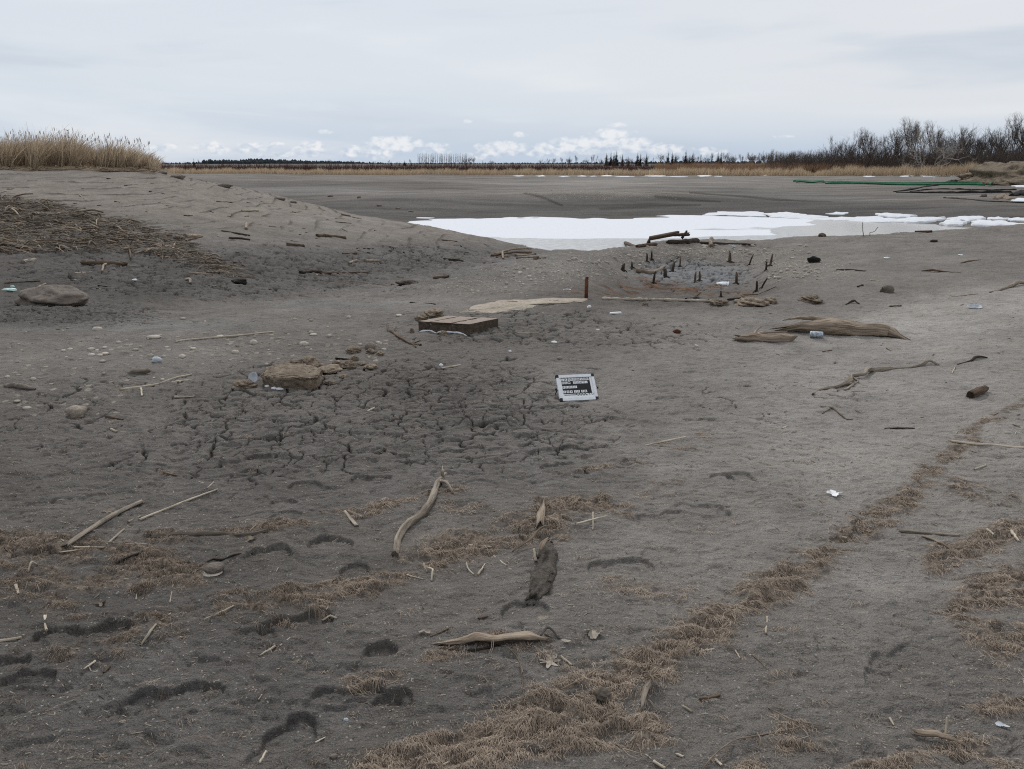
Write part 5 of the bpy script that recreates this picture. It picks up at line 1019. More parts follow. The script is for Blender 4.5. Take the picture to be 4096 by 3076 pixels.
litter("plastic_bottle", 9.5, 291, 13, 2.6, 'palegreen', "flattened pale green plastic bottle at the left edge above the boulder", "plastic bottle", 62); litter("plastic_scrap", 12.2, 287.5, 4, 2, 'palegreen', "small pale green plastic scrap just above the flattened bottle", "plastic scrap", 63)
litter("plastic_scrap", 134.5, 280.6, 4.5, 1.8, 'white', "white plastic scrap in the left hollow below the brown log", "plastic scrap", 64); litter("plastic_scrap", 733.5, 247.2, 4, 1.5, 'shell', "pale plastic scrap on the cobbles behind the basin", "plastic scrap", 65)
litter("bone", 554.5, 343, 6.4, 2.4, 'white', "small white bone on the mud above the letter board", "bone", 66); litter("white_stone", 559.6, 359, 5.6, 2.6, 'cobble', "smooth cream stone on the mud left above the letter board", "stone", 67); litter("white_stone", 696.4, 347, 4.6, 2.8, 'cobble', "lone cream stone between the board and the short driftwood", "stone", 68)
litter("white_stone", 589, 308, 4.4, 3, 'white', "white stone right below the foot of the iron post", "stone", 69); litter("snail_shell", 441, 366.3, 4, 3, 'white', "white snail shell right of the rubble trail", "shell", 70); litter("snail_shell", 510, 352.3, 3.4, 2.6, 'white', "white snail shell below the right corner of the grooved block", "shell", 71)
litter("white_stone", 598, 330.5, 3.2, 1.6, 'white', "tiny white stone in the cracked mud beyond the letter board", "stone", 72); litter("bone", 887, 258.6, 6, 1.6, 'white', "white bone fragment on the flat mud right of the cobbles", "bone", 73); litter("bone", 960.5, 255.6, 4.4, 1.4, 'white', "white fragment on the flat mud near the right edge", "fragment", 74)
litter("rust_scrap", 677, 333, 8, 4, 'rustmetal', "rusty curled scrap on the mud beyond the letter board", "scrap", 75); litter("dark_clod", 814.5, 262.5, 12, 6.5, 'muck', "black sod clod among the cobbles right of the basin", "clod", 76); litter("dark_clod", 238, 284, 15, 5.5, 'muck', "black sod lying in the left hollow", "clod", 77)
litter("wood_chunk", 887.3, 292.6, 12, 7, 'bark', "rough brown wood chunk alone on the flat mud at right", "wood chunk", 78); litter("white_pebble", 744, 738.5, 3.6, 2.6, 'cobble', "smooth cream pebble near the bottom edge right of centre", "pebble", 79); litter("grey_pebble", 346, 721, 5, 3, 'shell', "grey pebble beside the twin boot prints at the bottom", "pebble", 80)
litter("wood_chunk", 139, 373.4, 18, 6, 'bark', "frayed brown wood chunk lying among the stones on the left flats", "wood chunk", 81); litter("grey_stone", 1004, 182, 3, 1.5, 'white', "small white stone on the far right flats", "stone", 82); litter("dark_clod", 333.5, 758, 7, 4, 'bark', "small brown clod at the bottom edge left of centre", "clod", 83)
litter("wood_chip", 822.5, 236.8, 7, 4, 'wood_brown', "splintered brown chip on the near shore of the pool", "wood chip", 84); litter("wood_chunk", 934, 241.8, 6.5, 2.2, 'wood_dark', "dark wood chunk on the near shore at right", "wood chunk", 85); litter("debris_mound", 407, 284, 24, 4.6, 'bark', "low brown heap of bark crumbs on the hollow's floor", "debris heap", 86)
flat_patch("snow_patch", [(717, 283.8), (722, 282.7), (728.5, 282.6), (728, 283.8), (722, 284.2)], M['snow'], .02, "thin white snow patch on the grey floor of the basin", "snow patch", seed=3)

# ================================================================== sticks and logs, one by one
S = stick; DW = "driftwood"; RS = "reed stem"
S("pale_branch", [(395, 555.5), (398.3, 541.4), (405.3, 528.7), (418, 518.3), (429.6, 504.4), (436.5, 488.2), (444.6, 474.9)], [3.3, 3.7, 3.9, 3.5, 3.2, 2.9, 1.8], M['wood_pale'], "thick pale curved branch lying on the mud in the centre foreground", DW, sides=14, rough=.2, n=40, seed=5, forks=[(.86, [(447, 488.2, .03), (452.7, 492.8, 0)], [2.2, 1.2]), (.93, [(443, 478, .035), (442.6, 475, .05)], [2.0, .4])], tint=.6)
S("plank", [(69, 545), (88, 532), (109, 519), (125, 510.5), (139, 504)], [2.4, 2.9, 2.9, 3.1, 2.6], M['wood_pale'], "straight grey weathered plank in the left foreground with a frayed upper end", DW, wob=0, sides=10, flat=.55, rough=.14, n=24, seed=3, jag=.8, tint=.62)
S("dry_reed", [(139.5, 520), (171.3, 507.4), (195, 498), (217.6, 489.5)], [1.05, 1.05, .95, .7], M['straw'], "long pale reed stem pointing up right from beside the grey plank", RS, wob=.1, n=20, tint=.7)
S("dry_reed", [(128.5, 522.4), (140, 516.7)], [1.1, .7], M['straw'], "short tan reed piece at the lower end of the long pale stem", RS, tint=.3); S("dry_reed", [(106.5, 545), (123.8, 530)], [.8, .9], M['straw'], "thin tan reed slanting between plank and half buried stick", RS, tint=.35)
S("dry_reed", [(74, 547.8), (104, 547.8)], [.9, .8], M['straw'], "flat lying reed piece at the lower end of the grey plank", RS, tint=.7); S("dry_reed", [(126, 544.4), (147, 544.6)], [.7, .6], M['straw'], "short reed piece just under the left end of the half buried stick", RS, tint=.4); S("dry_reed", [(207.5, 488.5), (213.5, 483)], [.7, .8], M['straw'], "tiny reed piece above the tip of the long pale stem", RS, tint=.3)
S("buried_stick", [(151.6, 537.5), (175, 535.6), (200, 534.4), (225, 534.8), (247, 535), (266, 531)], [2.9, 2.8, 2.6, 2.7, 2.4, 1.6], M['bark'], "long dark stick half buried level across the left foreground", DW, sides=12, rough=.2, n=36, seed=8, lift=.15, tint=.55)
S("root", [(118, 563), (128, 557.6), (140, 553), (152, 548)], [.8, 1.5, 1.6, .6], M['wood_dark'], "black root arching out of the mud below the half buried stick", "root", rough=.3, n=20, lift=.2)
S("root", [(205, 563), (214, 559.5), (222, 560.3), (236, 555), (252, 554)], [.6, 1.0, 1.1, .9, .5], M['wood_dark'], "thin dark root winding above the grey clam shell", "root", n=24)
# half buried mud caked log with its splintered top
def build_mudlog():
    pts = [(541.5, 526), (545.5, 541), (548, 556), (545.5, 571), (540, 585), (534, 597)]; P = path_px(pts, n=44); m = mpx(at(545, 560)); e = empty("mud_log", P[20], "mud caked rotting log half buried in the mats, splintered pale at its top", "log"); e['_o'] = tuple(P[20])
    rad = np.interp(np.linspace(0, 1, 44), [0, .2, .45, .7, .9, 1], [5.2, 6.2, 8.2, 8.6, 8.2, 5.5]) * m; Q = P.copy(); Q[:, 2] += rad * .05
    b = MB().tube(Q, rad, 28, .38, .66, .5, 4, jag=.4); rs = np.random.RandomState(9)
    for k in range(46):
        i = rs.randint(3, 43); sd = rs.choice([-1, 1]); b.rock(Q[i] + np.array([sd * rad[i] * rs.uniform(.4, 1.05), rs.randn() * .008, rad[i] * rs.uniform(.0, .45)]), np.array([1.2, 1, .8]) * rad[i] * rs.uniform(.10, .34), .4, 3, k, rs.rand() * 3, rs.uniform(.2, .8))
    o = b.build("trunk", M['mudcake'], None, origin=e.location); o.parent = e; o.location = (0, 0, 0)
    T = path_px([(540.5, 525, .012), (541.8, 517, .02), (543.6, 508.5, .03)], n=14); b = MB().tube(T, np.interp(np.linspace(0, 1, 14), [0, .5, 1], [4.6, 3.6, 1.0]) * m, 12, .3, .8, .6, 6, jag=1.2); o = b.build("splintered_end", M['wood_tan'], None, origin=e.location); o.parent = e; o.location = (0, 0, 0)
    T = path_px([(540, 563, .055), (543, 556, .06), (548, 548.5, .052)], n=10); b = MB().tube(T, np.array([.5, 1.8, 2.6, 2.8, 2.6, 2.4, 2, 1.6, 1, .4]) * m, 8, .2, .5, .8, 9); o = b.build("bare_wood_patch", M['wood_tan'], None, origin=e.location); o.parent = e; o.location = (0, 0, 0)
build_mudlog()
S("twig", [(512.6, 554, .01), (529.4, 546.5, .03), (543, 538, .05), (552, 532, .03)], [.7, 1.2, 1.2, .9], M['twig'], "thin tan stick lying across the mud caked log", "stick", n=20, tint=.7)
S("cut_stick", [(534, 550.5), (535.7, 562)], [1.5, 1.6], M['wood_pale'], "short grey cut stick left of the mud caked log", "stick", tint=.8, sides=10); S("dry_reed", [(576, 526.3, .01), (607, 518.2, .01)], [1.0, .8], M['straw'], "pale reed piece on the mats right of the mud caked log", RS, tint=.7); S("dry_reed", [(592.8, 530.3), (593, 518.7, .03)], [.7, .8], M['straw'], "short reed piece crossing the pale one right of the mud caked log", RS, tint=.6)
# bark slab with a grass tie
def build_bark():
    pts = [(441, 644.8, .0), (455, 644.2, .004), (468, 643.5, .008), (477, 642, .014), (493, 643, .010), (512, 642, .014), (530, 641, .012), (541, 640.5, .002)]; P = path_px(pts, n=48); m = mpx(at(490, 642)); e = empty("bark_slab", P[24], "pale curled slab of bark propped on the mud in the lower foreground", "bark slab"); e['_o'] = tuple(P[24])
    P[:, 2] += 2.2 * m; rad = np.interp(np.linspace(0, 1, 48), [0, .1, .25, .36, .5, .7, .88, 1], [1.2, 3.4, 4.2, 6.0, 4.8, 5.6, 5.0, 1.8]) * m
    o = MB().tube(P, rad, 18, .34, .55, .72, 11, jag=.8).build("bark", M['wood_tan'], None, origin=e.location); o.parent = e; o.location = (0, 0, 0)
    P2 = P[:44].copy(); P2[:, 2] -= 1.9 * m; P2[:, 1] -= 1.0 * m; o = MB().tube(P2, rad[:44] * .8, 10, .3, .35, .3, 12, jag=.6).build("split_underside", M['wood_dark'], None, origin=e.location); o.parent = e; o.location = (0, 0, 0)
    c = P[24]; L = [c + np.array([0, -.004, .024]), c + np.array([0, -.022, .006]), c + np.array([-.002, -.034, -.012]), c + np.array([-.012, -.05, -.03])]; b = MB()
    for dx in (0, .006): b.tube(smooth_path([q + np.array([dx, 0, 0]) for q in L], 10), .0011, 5, 0, tint=.7)
    o = b.build("grass_tie", M['straw'], None, origin=e.location); o.parent = e; o.location = (0, 0, 0)
build_bark()
S("root", [(541, 638.5, .01), (548, 633, .02), (553, 634, .01), (559, 639)], [1.0, 1.3, 1.0, .6], M['bark'], "short twisted root at the right end of the bark slab", "root", n=14); S("root", [(440, 649), (470, 650.5), (500, 645)], [.9, 1.2, .8], M['wood_dark'], "dark buried root under the bark slab", "root", n=20, lift=.2)
# stick with a ball of roots
def build_rootend():
    P = path_px([(642.2, 708), (645, 695, .008), (650.3, 684, .016)], n=20); m = mpx(at(645, 695)); e = empty("rooted_stick", P[10], "striped stick with a frayed ball of roots at its top in the lower right mats", DW); e['_o'] = tuple(P[10]); P[:, 2] += 2 * m
    o = MB().tube(P, np.interp(np.linspace(0, 1, 20), [0, .4, 1], [1.0, 2.5, 3.0]) * m, 10, .2, .8, .75, 3, jag=.8).build("shaft", M['wood_pale'], None, origin=e.location); o.parent = e; o.location = (0, 0, 0)
    b = MB(); rs = np.random.RandomState(4); c = P[-1]
    for k in range(26):
        d = np.array([rs.randn() * .9 + .45, rs.randn() * .8 + .3, rs.rand() * .5]); d = unit(d); b.tube(smooth_path([c + rs.randn(3) * .004, c + d * 5 * m + rs.randn(3) * .004, c + d * rs.uniform(7, 13) * m + np.array([0, 0, -3 * m])], 7), np.linspace(1.0, .25, 7) * m, 5, .3, 1, rs.uniform(.3, .9), k)
    o = b.build("root_ball", M['wood_tan'], None, origin=e.location); o.parent = e; o.location = (0, 0, 0)
build_rootend()
S("wood_wedge", [(919, 737.5, .01), (935, 740.5, .015), (950, 743, .012), (964, 745.6)], [3.2, 3.4, 2.2, .8], M['wood_tan'], "pointed pale wood splinter lying at the lower right", DW, sides=10, flat=.6, n=24, jag=.8, tint=.75, seed=6); S("dry_reed", [(944.7, 740, .01), (944.5, 732.7, .05)], [1.0, .9], M['straw'], "short upright reed stub standing at the pointed wood splinter", RS, tint=.5)
S("grey_stick", [(900, 531.6), (925, 534), (957.8, 536.4)], [1.5, 1.8, 1.4], M['wood_pale'], "straight blue grey stick lying in the right hand mats", DW, n=24, tint=.45, sides=10); S("twig", [(922.5, 536.8), (935.8, 541.2), (945, 548, .01), (955.5, 554.5)], [1.1, 1.0, .8, .6], M['twig'], "thin bent twig trailing below the blue grey stick", "twig", n=18, tint=.8)
S("dry_reed", [(986.7, 529.9), (993.3, 535.2)], [1.2, 1.1], M['straw'], "short pale reed piece in the right mats, left of a pair", RS, tint=.8); S("dry_reed", [(1011.6, 532), (1018.6, 541.6)], [1.2, 1.0], M['straw'], "short pale reed piece in the right mats near the picture edge", RS, tint=.8); S("dry_reed", [(974.6, 469.5), (985.6, 465.8)], [.7, .9], M['straw'], "short tan reed piece on the mud at right above the mats", RS, tint=.3)
S("dry_reed", [(952, 442), (985, 445.2), (1024, 448.5), (1060, 451)], [1.2, 1.1, 1.1, 1.0], M['straw'], "long straight pale reed running out of the right edge", RS, n=24, tint=.75, wob=.08); S("dry_reed", [(645, 446), (665, 441.6), (685.6, 437.4)], [.7, .95, .9], M['straw'], "lone pale reed stem on the open mud below right of the board", RS, n=16, tint=.7)
S("twisted_branch", [(813.7, 394.8), (823.5, 389.6), (837.4, 387.3), (847.8, 384.4, .01), (853.6, 378.8, .02), (860.6, 378, .02), (867.5, 373.4, .02), (875.6, 371.2), (886, 370), (896.5, 368.9), (905, 368.4), (918.4, 366.4), (930, 363.7, .02), (938, 365)], [1.0, 1.1, 1.3, 1.7, 2.3, 2.1, 1.9, 1.7, 2.5, 2.4, 1.2, 1.1, 1.6, .7], M['wood_pale'], "long twisted pale branch snaking across the grey sand at right", DW, n=60, tint=.6, sides=9, rough=.25, forks=[(.26, [(853.6, 385.2, .012), (847.8, 389.4), (837.4, 391.3)], [1.2, 1.4, .5]), (.4, [(858, 382, .01), (854, 384.5)], [1.1, .8])])
S("stick", [(958, 364.5), (970, 361.4), (978, 358.5, .01), (986.7, 357.9)], [.5, .7, 1.3, .6], M['wood_dark'], "dark knobbly stick on the sand right of the twisted branch", "stick", n=18); S("short_log", [(970.8, 397.5), (977, 394.8), (983.5, 391.6)], [3.3, 3.6, 3.0], M['wood_brown'], "short charred looking log piece alone on the sand at right", "log", sides=14, n=14, rough=.12, tint=.35, wob=.05, lift=.75)
S("twig", [(820.7, 407), (831.7, 408.2), (838, 413), (846.7, 419.7), (852, 419.9)], [.5, .9, .6, .6, .4], M['twig'], "thin curved twig on the sand below the twisted branch", "twig", n=20, tint=.2, forks=[(.25, [(826, 411.5), (822, 414)], [.5, .3])]); S("stick", [(884.9, 428.6), (900, 428.4), (914.4, 428.6)], [.5, .7, .5], M['wood_dark'], "thin dark straight stick on the sand at right", "stick", n=12)
def build_bigdrift():
    P = path_px([(793.5, 331.5), (812, 332.4), (832, 333.2), (850, 334), (870, 335), (886, 336.6), (902, 338.6)], n=64); m = mpx(at(845, 333)); e = empty("driftwood_log", P[30], "big weathered driftwood log with splintered ends lying on the sand at right", "log"); e['_o'] = tuple(P[30])
    rad = np.interp(np.linspace(0, 1, 64), [0, .06, .3, .5, .62, .8, .92, 1], [3.6, 5.6, 6.6, 6.8, 5.8, 5.2, 4.2, 1.2]) * m; P[:, 2] += rad * .80; P[:, 2] += np.interp(np.linspace(0, 1, 64), [0, .3, .55, .75, 1], [.01, .0, .0, .012, .0])
    o = MB().tube(P, rad, 26, .30, .92, .62, 17, jag=1.3).build("trunk", M['wood_tan'], None, origin=e.location); o.parent = e; o.location = (0, 0, 0)
    Q = P[:34].copy(); Q[:, 2] += 6.4 * m; Q[:, 1] += 4 * m; Q[:, 2] += np.linspace(1.2, -.6, 34) * m; o = MB().tube(Q, np.interp(np.linspace(0, 1, 34), [0, .1, .7, 1], [1.0, 2.2, 2.2, .8]) * m, 12, .3, .8, .55, 23, jag=1.6).build("split_ridge", M['wood_tan'], None, origin=e.location); o.parent = e; o.location = (0, 0, 0)
    Q = P[55:].copy(); Q[:, 2] += .8 * m; Q[:, 0] += 1.5 * m; o = MB().tube(Q, np.linspace(1.5, .5, len(Q)) * m, 8, .3, .7, .3, 5, jag=2).build("splintered_tip", M['wood_brown'], None, origin=e.location); o.parent = e; o.location = (0, 0, 0)
    Q = P[4:16].copy(); Q[:, 0] -= 7 * m; Q[:, 2] -= 1.0 * m; o = MB().tube(Q, np.linspace(.6, 3.0, len(Q)) * m, 10, .35, .5, .6, 31, jag=1).build("splintered_end", M['wood_tan'], None, origin=e.location); o.parent = e; o.location = (0, 0, 0)
build_bigdrift()
S("driftwood_piece", [(741.5, 341), (748, 341), (758, 341.4), (772, 341.6), (786, 341)], [3.2, 4.6, 4.0, 4.5, 3.8], M['wood_tan'], "short thick driftwood piece with a broken limb left of the big log", DW, sides=16, n=34, rough=.26, seed=13, lift=.8, tint=.7, jag=.7, forks=[(.28, [(764, 337, .045), (786, 336.5, .045)], [2.0, 1.4, .7]), (.3, [(757, 336, .07), (760, 335, .08)], [2, .8])])
S("forked_branch", [(387.4, 325.4), (389, 331), (394, 334), (403, 339.5), (411, 344.2), (419.8, 345.5)], [.8, 1.2, 1.7, 1.4, 1.4, 1.1], M['wood_brown'], "forked brown branch lying left of the grooved block", DW, n=30, tint=.6, rough=.2, forks=[(.38, [(395, 331, .02), (396.5, 329.5, .03)], [1.1, .6]), (.9, [(416, 347.6)], [1.2, .8]), (.92, [(420, 344, .03)], [.8, .5])])
S("dry_reed", [(441.7, 368.6), (460.3, 365.6)], [.8, .9], M['straw'], "short pale reed on the mud right of the rubble trail", RS, tint=.6); S("dry_reed", [(176, 341.4), (220, 337.4), (256, 334), (274, 332.2)], [.7, .9, .8, .6], M['straw'], "long pale reed lying across the stony left flats", RS, n=24, tint=.6)
S("dry_reed", [(120.4, 390), (155, 385.2), (192.7, 379.6)], [1.0, 1.0, .6], M['straw'], "long pale reed below the plastic scrap on the left flats", RS, n=20, tint=.8); S("dry_reed", [(160, 384), (173.6, 380.2, .01), (192, 374.6)], [.8, .8, .6], M['straw'], "thinner reed crossing the long pale reed on the left flats", RS, tint=.55); S("dry_reed", [(141.2, 388.8), (142, 396.4)], [.8, .8], M['straw'], "stubby reed piece hanging below the long pale reed", RS, tint=.7)
S("bone_stick", [(175.3, 398.2), (178, 397.8), (190, 397.6), (195, 397.6)], [1.5, 1.1, 1.0, 1.2], M['wood_pale'], "bone like pale stick on the mud below the crossed reeds", "stick", tint=.95, n=14); S("grey_piece", [(8, 387), (20, 387.6), (34, 389.6)], [2.2, 2.7, 1.1], M['rock'], "smooth grey wood piece at the left edge of the flats", DW, n=16, tint=.8, sides=12, rough=.08)
S("stick", [(106.5, 417.2), (123, 420)], [1.2, .8], M['wood_brown'], "brown stick in the muddy rill at left", "stick", tint=.6); S("stick", [(111, 429.8), (117, 432.4)], [1.1, 1.1], M['straw'], "short tan stick below the muddy rill", "stick", tint=.4); S("stick", [(159.7, 470.7), (172, 475), (184, 477.2)], [.7, 1.0, .6], M['wood_brown'], "brown stick on the plain mud at left", "stick", tint=.9)
S("plank_piece", [(344.7, 512.4), (356.7, 526.6)], [1.8, 2.0], M['wood_pale'], "split pale plank piece left of the curved branch", "plank piece", flat=.5, tint=.95, n=10, wob=0, rough=.08); S("plank_piece", [(348.6, 513, .01), (362.5, 518)], [.9, 1.2], M['wood_tan'], "thin tan splinter leaning on the split pale plank piece", "plank piece", tint=.7, n=8)
S("stick", [(410, 302.8), (435.4, 304.4)], [.8, .6], M['wood_dark'], "thin dark stick on the mud left behind the slab", "stick"); S("dry_reed", [(517, 333), (539, 333)], [.5, .5], M['straw'], "thin reed on the mud right of the grooved block", RS, tint=.4); S("dry_reed", [(367, 411.8), (374.4, 408.2)], [.8, .9], M['straw'], "tiny reed chip on the cracked mud in front of the chunk", RS, tint=.7)
for i, (px, rp, lab) in enumerate([([(294, 595.8), (323, 601.2)], [1.1, 1.2], "ringed pale reed in the brown mats left of centre"), ([(469, 545.5), (491, 547.4)], [1.0, .9], "pale reed on the mats right of the curved branch"), ([(424, 564), (427, 572)], [1.0, .7], "short reed standing in the mats below the curved branch"), ([(428.4, 570.4, .01), (433, 575, .02), (431.5, 581)], [.9, .9, .8], "hooked reed strip in the mats below the curved branch"), ([(407, 575.2), (424, 579.6)], [.7, .5], "thin reed lying left of the hooked reed strip"),
                                   ([(466.6, 565.7, .01), (468, 571, .01), (474, 575)], [.8, .8, .7], "curled reed strip left of the mud caked log"), ([(478, 575.2), (485, 564.4)], [1.3, .5], "split reed piece beside the curled strip"), ([(494, 556.5), (506.5, 566)], [.9, .8], "tan reed piece between curled strip and mud caked log"), ([(45, 617), (46.3, 631)], [1.3, 1.2], "upright pale reed piece in the left mats"), ([(-6, 642.6), (20.8, 638.2)], [1.2, 1.1], "pale reed entering at the left edge"),
                                   ([(155.6, 625), (149.3, 636, .008), (141, 645.4)], [.8, 1.2, .8], "bent pale reed strip on the left brown band"), ([(16, 586), (18.5, 594)], [1.3, 1.0], "whitish reed chip near the left edge"), ([(28, 572.4), (32, 567.4, .02), (37.5, 564.9)], [.7, .8, .5], "arched reed strip in the left dark mats"), ([(204.3, 620), (219, 613.4), (233.8, 606.4)], [.8, .9, .8], "thin straight stick on the left brown band"), ([(161, 620.4), (170.7, 614)], [.7, .9], "short reed on the left brown band"),
                                   ([(430.7, 636.8), (448.7, 629)], [.7, .9], "brown twig above the bark slab"), ([(478.8, 618.9), (486.9, 617)], [1.1, 1.0], "short brown stick above the bark slab"), ([(323, 620.6), (330.6, 615.8)], [.9, .9], "short pale reed at the edge of the slumped hole"), ([(331.2, 616.6), (337, 618.4)], [1.0, .8], "second pale reed chip at the edge of the slumped hole"), ([(259.5, 763.4), (265.8, 752)], [1.2, 1.0], "reed chip inside the boot hollow at the bottom edge"), ([(437.7, 768.4), (448.7, 762.2)], [.9, 1.0], "pale reed piece at the bottom edge, middle of the mats"),
                                   ([(316, 742.8), (325.4, 737.4)], [1.0, .5], "tan splinter near the bottom left boot prints"), ([(561, 657), (571.6, 665.6)], [1.1, 1.0], "pale reed right of the white lobed leaf"), ([(767, 617.4), (766, 634)], [1.0, 1.0], "upright pale reed in the diagonal root band"), ([(735.4, 651), (740, 658.4)], [.9, .5], "small pale reed below the upright one in the band"), ([(700, 700), (719, 696.2)], [1.3, 1.4], "fuzzy brown stick right of the root ball"), ([(682.7, 706.8), (692, 712)], [1.2, 1.2], "cut reed below right of the root ball"),
                                   ([(653.8, 762), (664.8, 768.6)], [1.5, 1.2], "tan reed at the bottom edge right of centre"), ([(677, 755), (683.5, 757.4)], [1.3, 1.2], "pale reed chip near the bottom edge right of centre"), ([(716, 761), (722, 766)], [1.5, 1.3], "thick tan reed at the bottom edge beside the thin roots"), ([(890, 719), (894, 725.4)], [1.2, .6], "lone tan chip on the bare mud at lower right"), ([(706, 651), (713.5, 649.6)], [1.0, 1.0], "pale stub in the middle of the diagonal band"), ([(60, 552.6), (83, 549.6)], [.6, .5], "thin twig left of the plank's lower end"), ([(170, 603), (173, 585)], [.6, .4], "thin twig by the small crack at left"), ([(250, 531), (257, 524)], [.7, .5], "thin reed tip at the right end of the half buried stick"),
                                   ([(545, 634.4), (552, 638)], [.8, .5], "small stick end right of the bark slab"), ([(104, 673), (110, 667)], [.8, 1.1], "brown splinter on the plain mud at lower left"), ([(84, 669), (95, 662)], [.5, 1.0], "pale grey splinter on the plain mud at lower left"), ([(258.4, 700), (262, 695)], [.7, .7], "tiny tan splinter between the bottom left boot prints"), ([(260, 656), (275, 647)], [.8, 1.2], "frayed tan strip left of the slumped hole"), ([(280, 646), (290, 638)], [.8, .6], "thin bent strip below the slumped hole")]):
    S("reed_piece", px, rp, M['straw'] if i not in (15, 16, 25, 35, 36) else M['wood_brown'], lab, "reed piece", n=12, tint=.35 + .6 * ((i * .618) % 1), sides=7)
for i, (px, lab) in enumerate([([(700, 772), (712, 760, .01), (732, 747.5, .02), (750, 740, .01), (768, 734), (800, 727)], "long wiry root curving up from the bottom edge at right"), ([(508, 650, .01), (517, 657), (521, 668), (523, 690), (527, 705), (540, 715)], "thin wiry root running down from under the bark slab"), ([(725, 762), (727, 752, .015), (734, 746)], "short wiry root branching beside the long one at the bottom"), ([(757, 736, .01), (760, 745, .02), (757, 750), (748, 748)], "looped wiry root over the long one at the bottom right"), ([(768, 708), (800, 722), (830, 728)], "hair thin root on the bare mud at lower right"), ([(560, 690), (580, 680), (605, 664)], "brown root strand inside the lower middle mats"), ([(752, 655), (760, 662), (768, 670)], "wiry root strand at the edge of the diagonal band")]):
    S("root_strand", px, [.55, .7, .6, .4], M['twig'], lab, "root", n=26, sides=5, tint=.9, rough=.05)
stone("root_clump", 603.5, 699.5, 15, 10, M['bark'], "dark fuzzy clump of roots in the lower middle mats", "root clump", None, 8, .4, 4, .2, tint=.3)
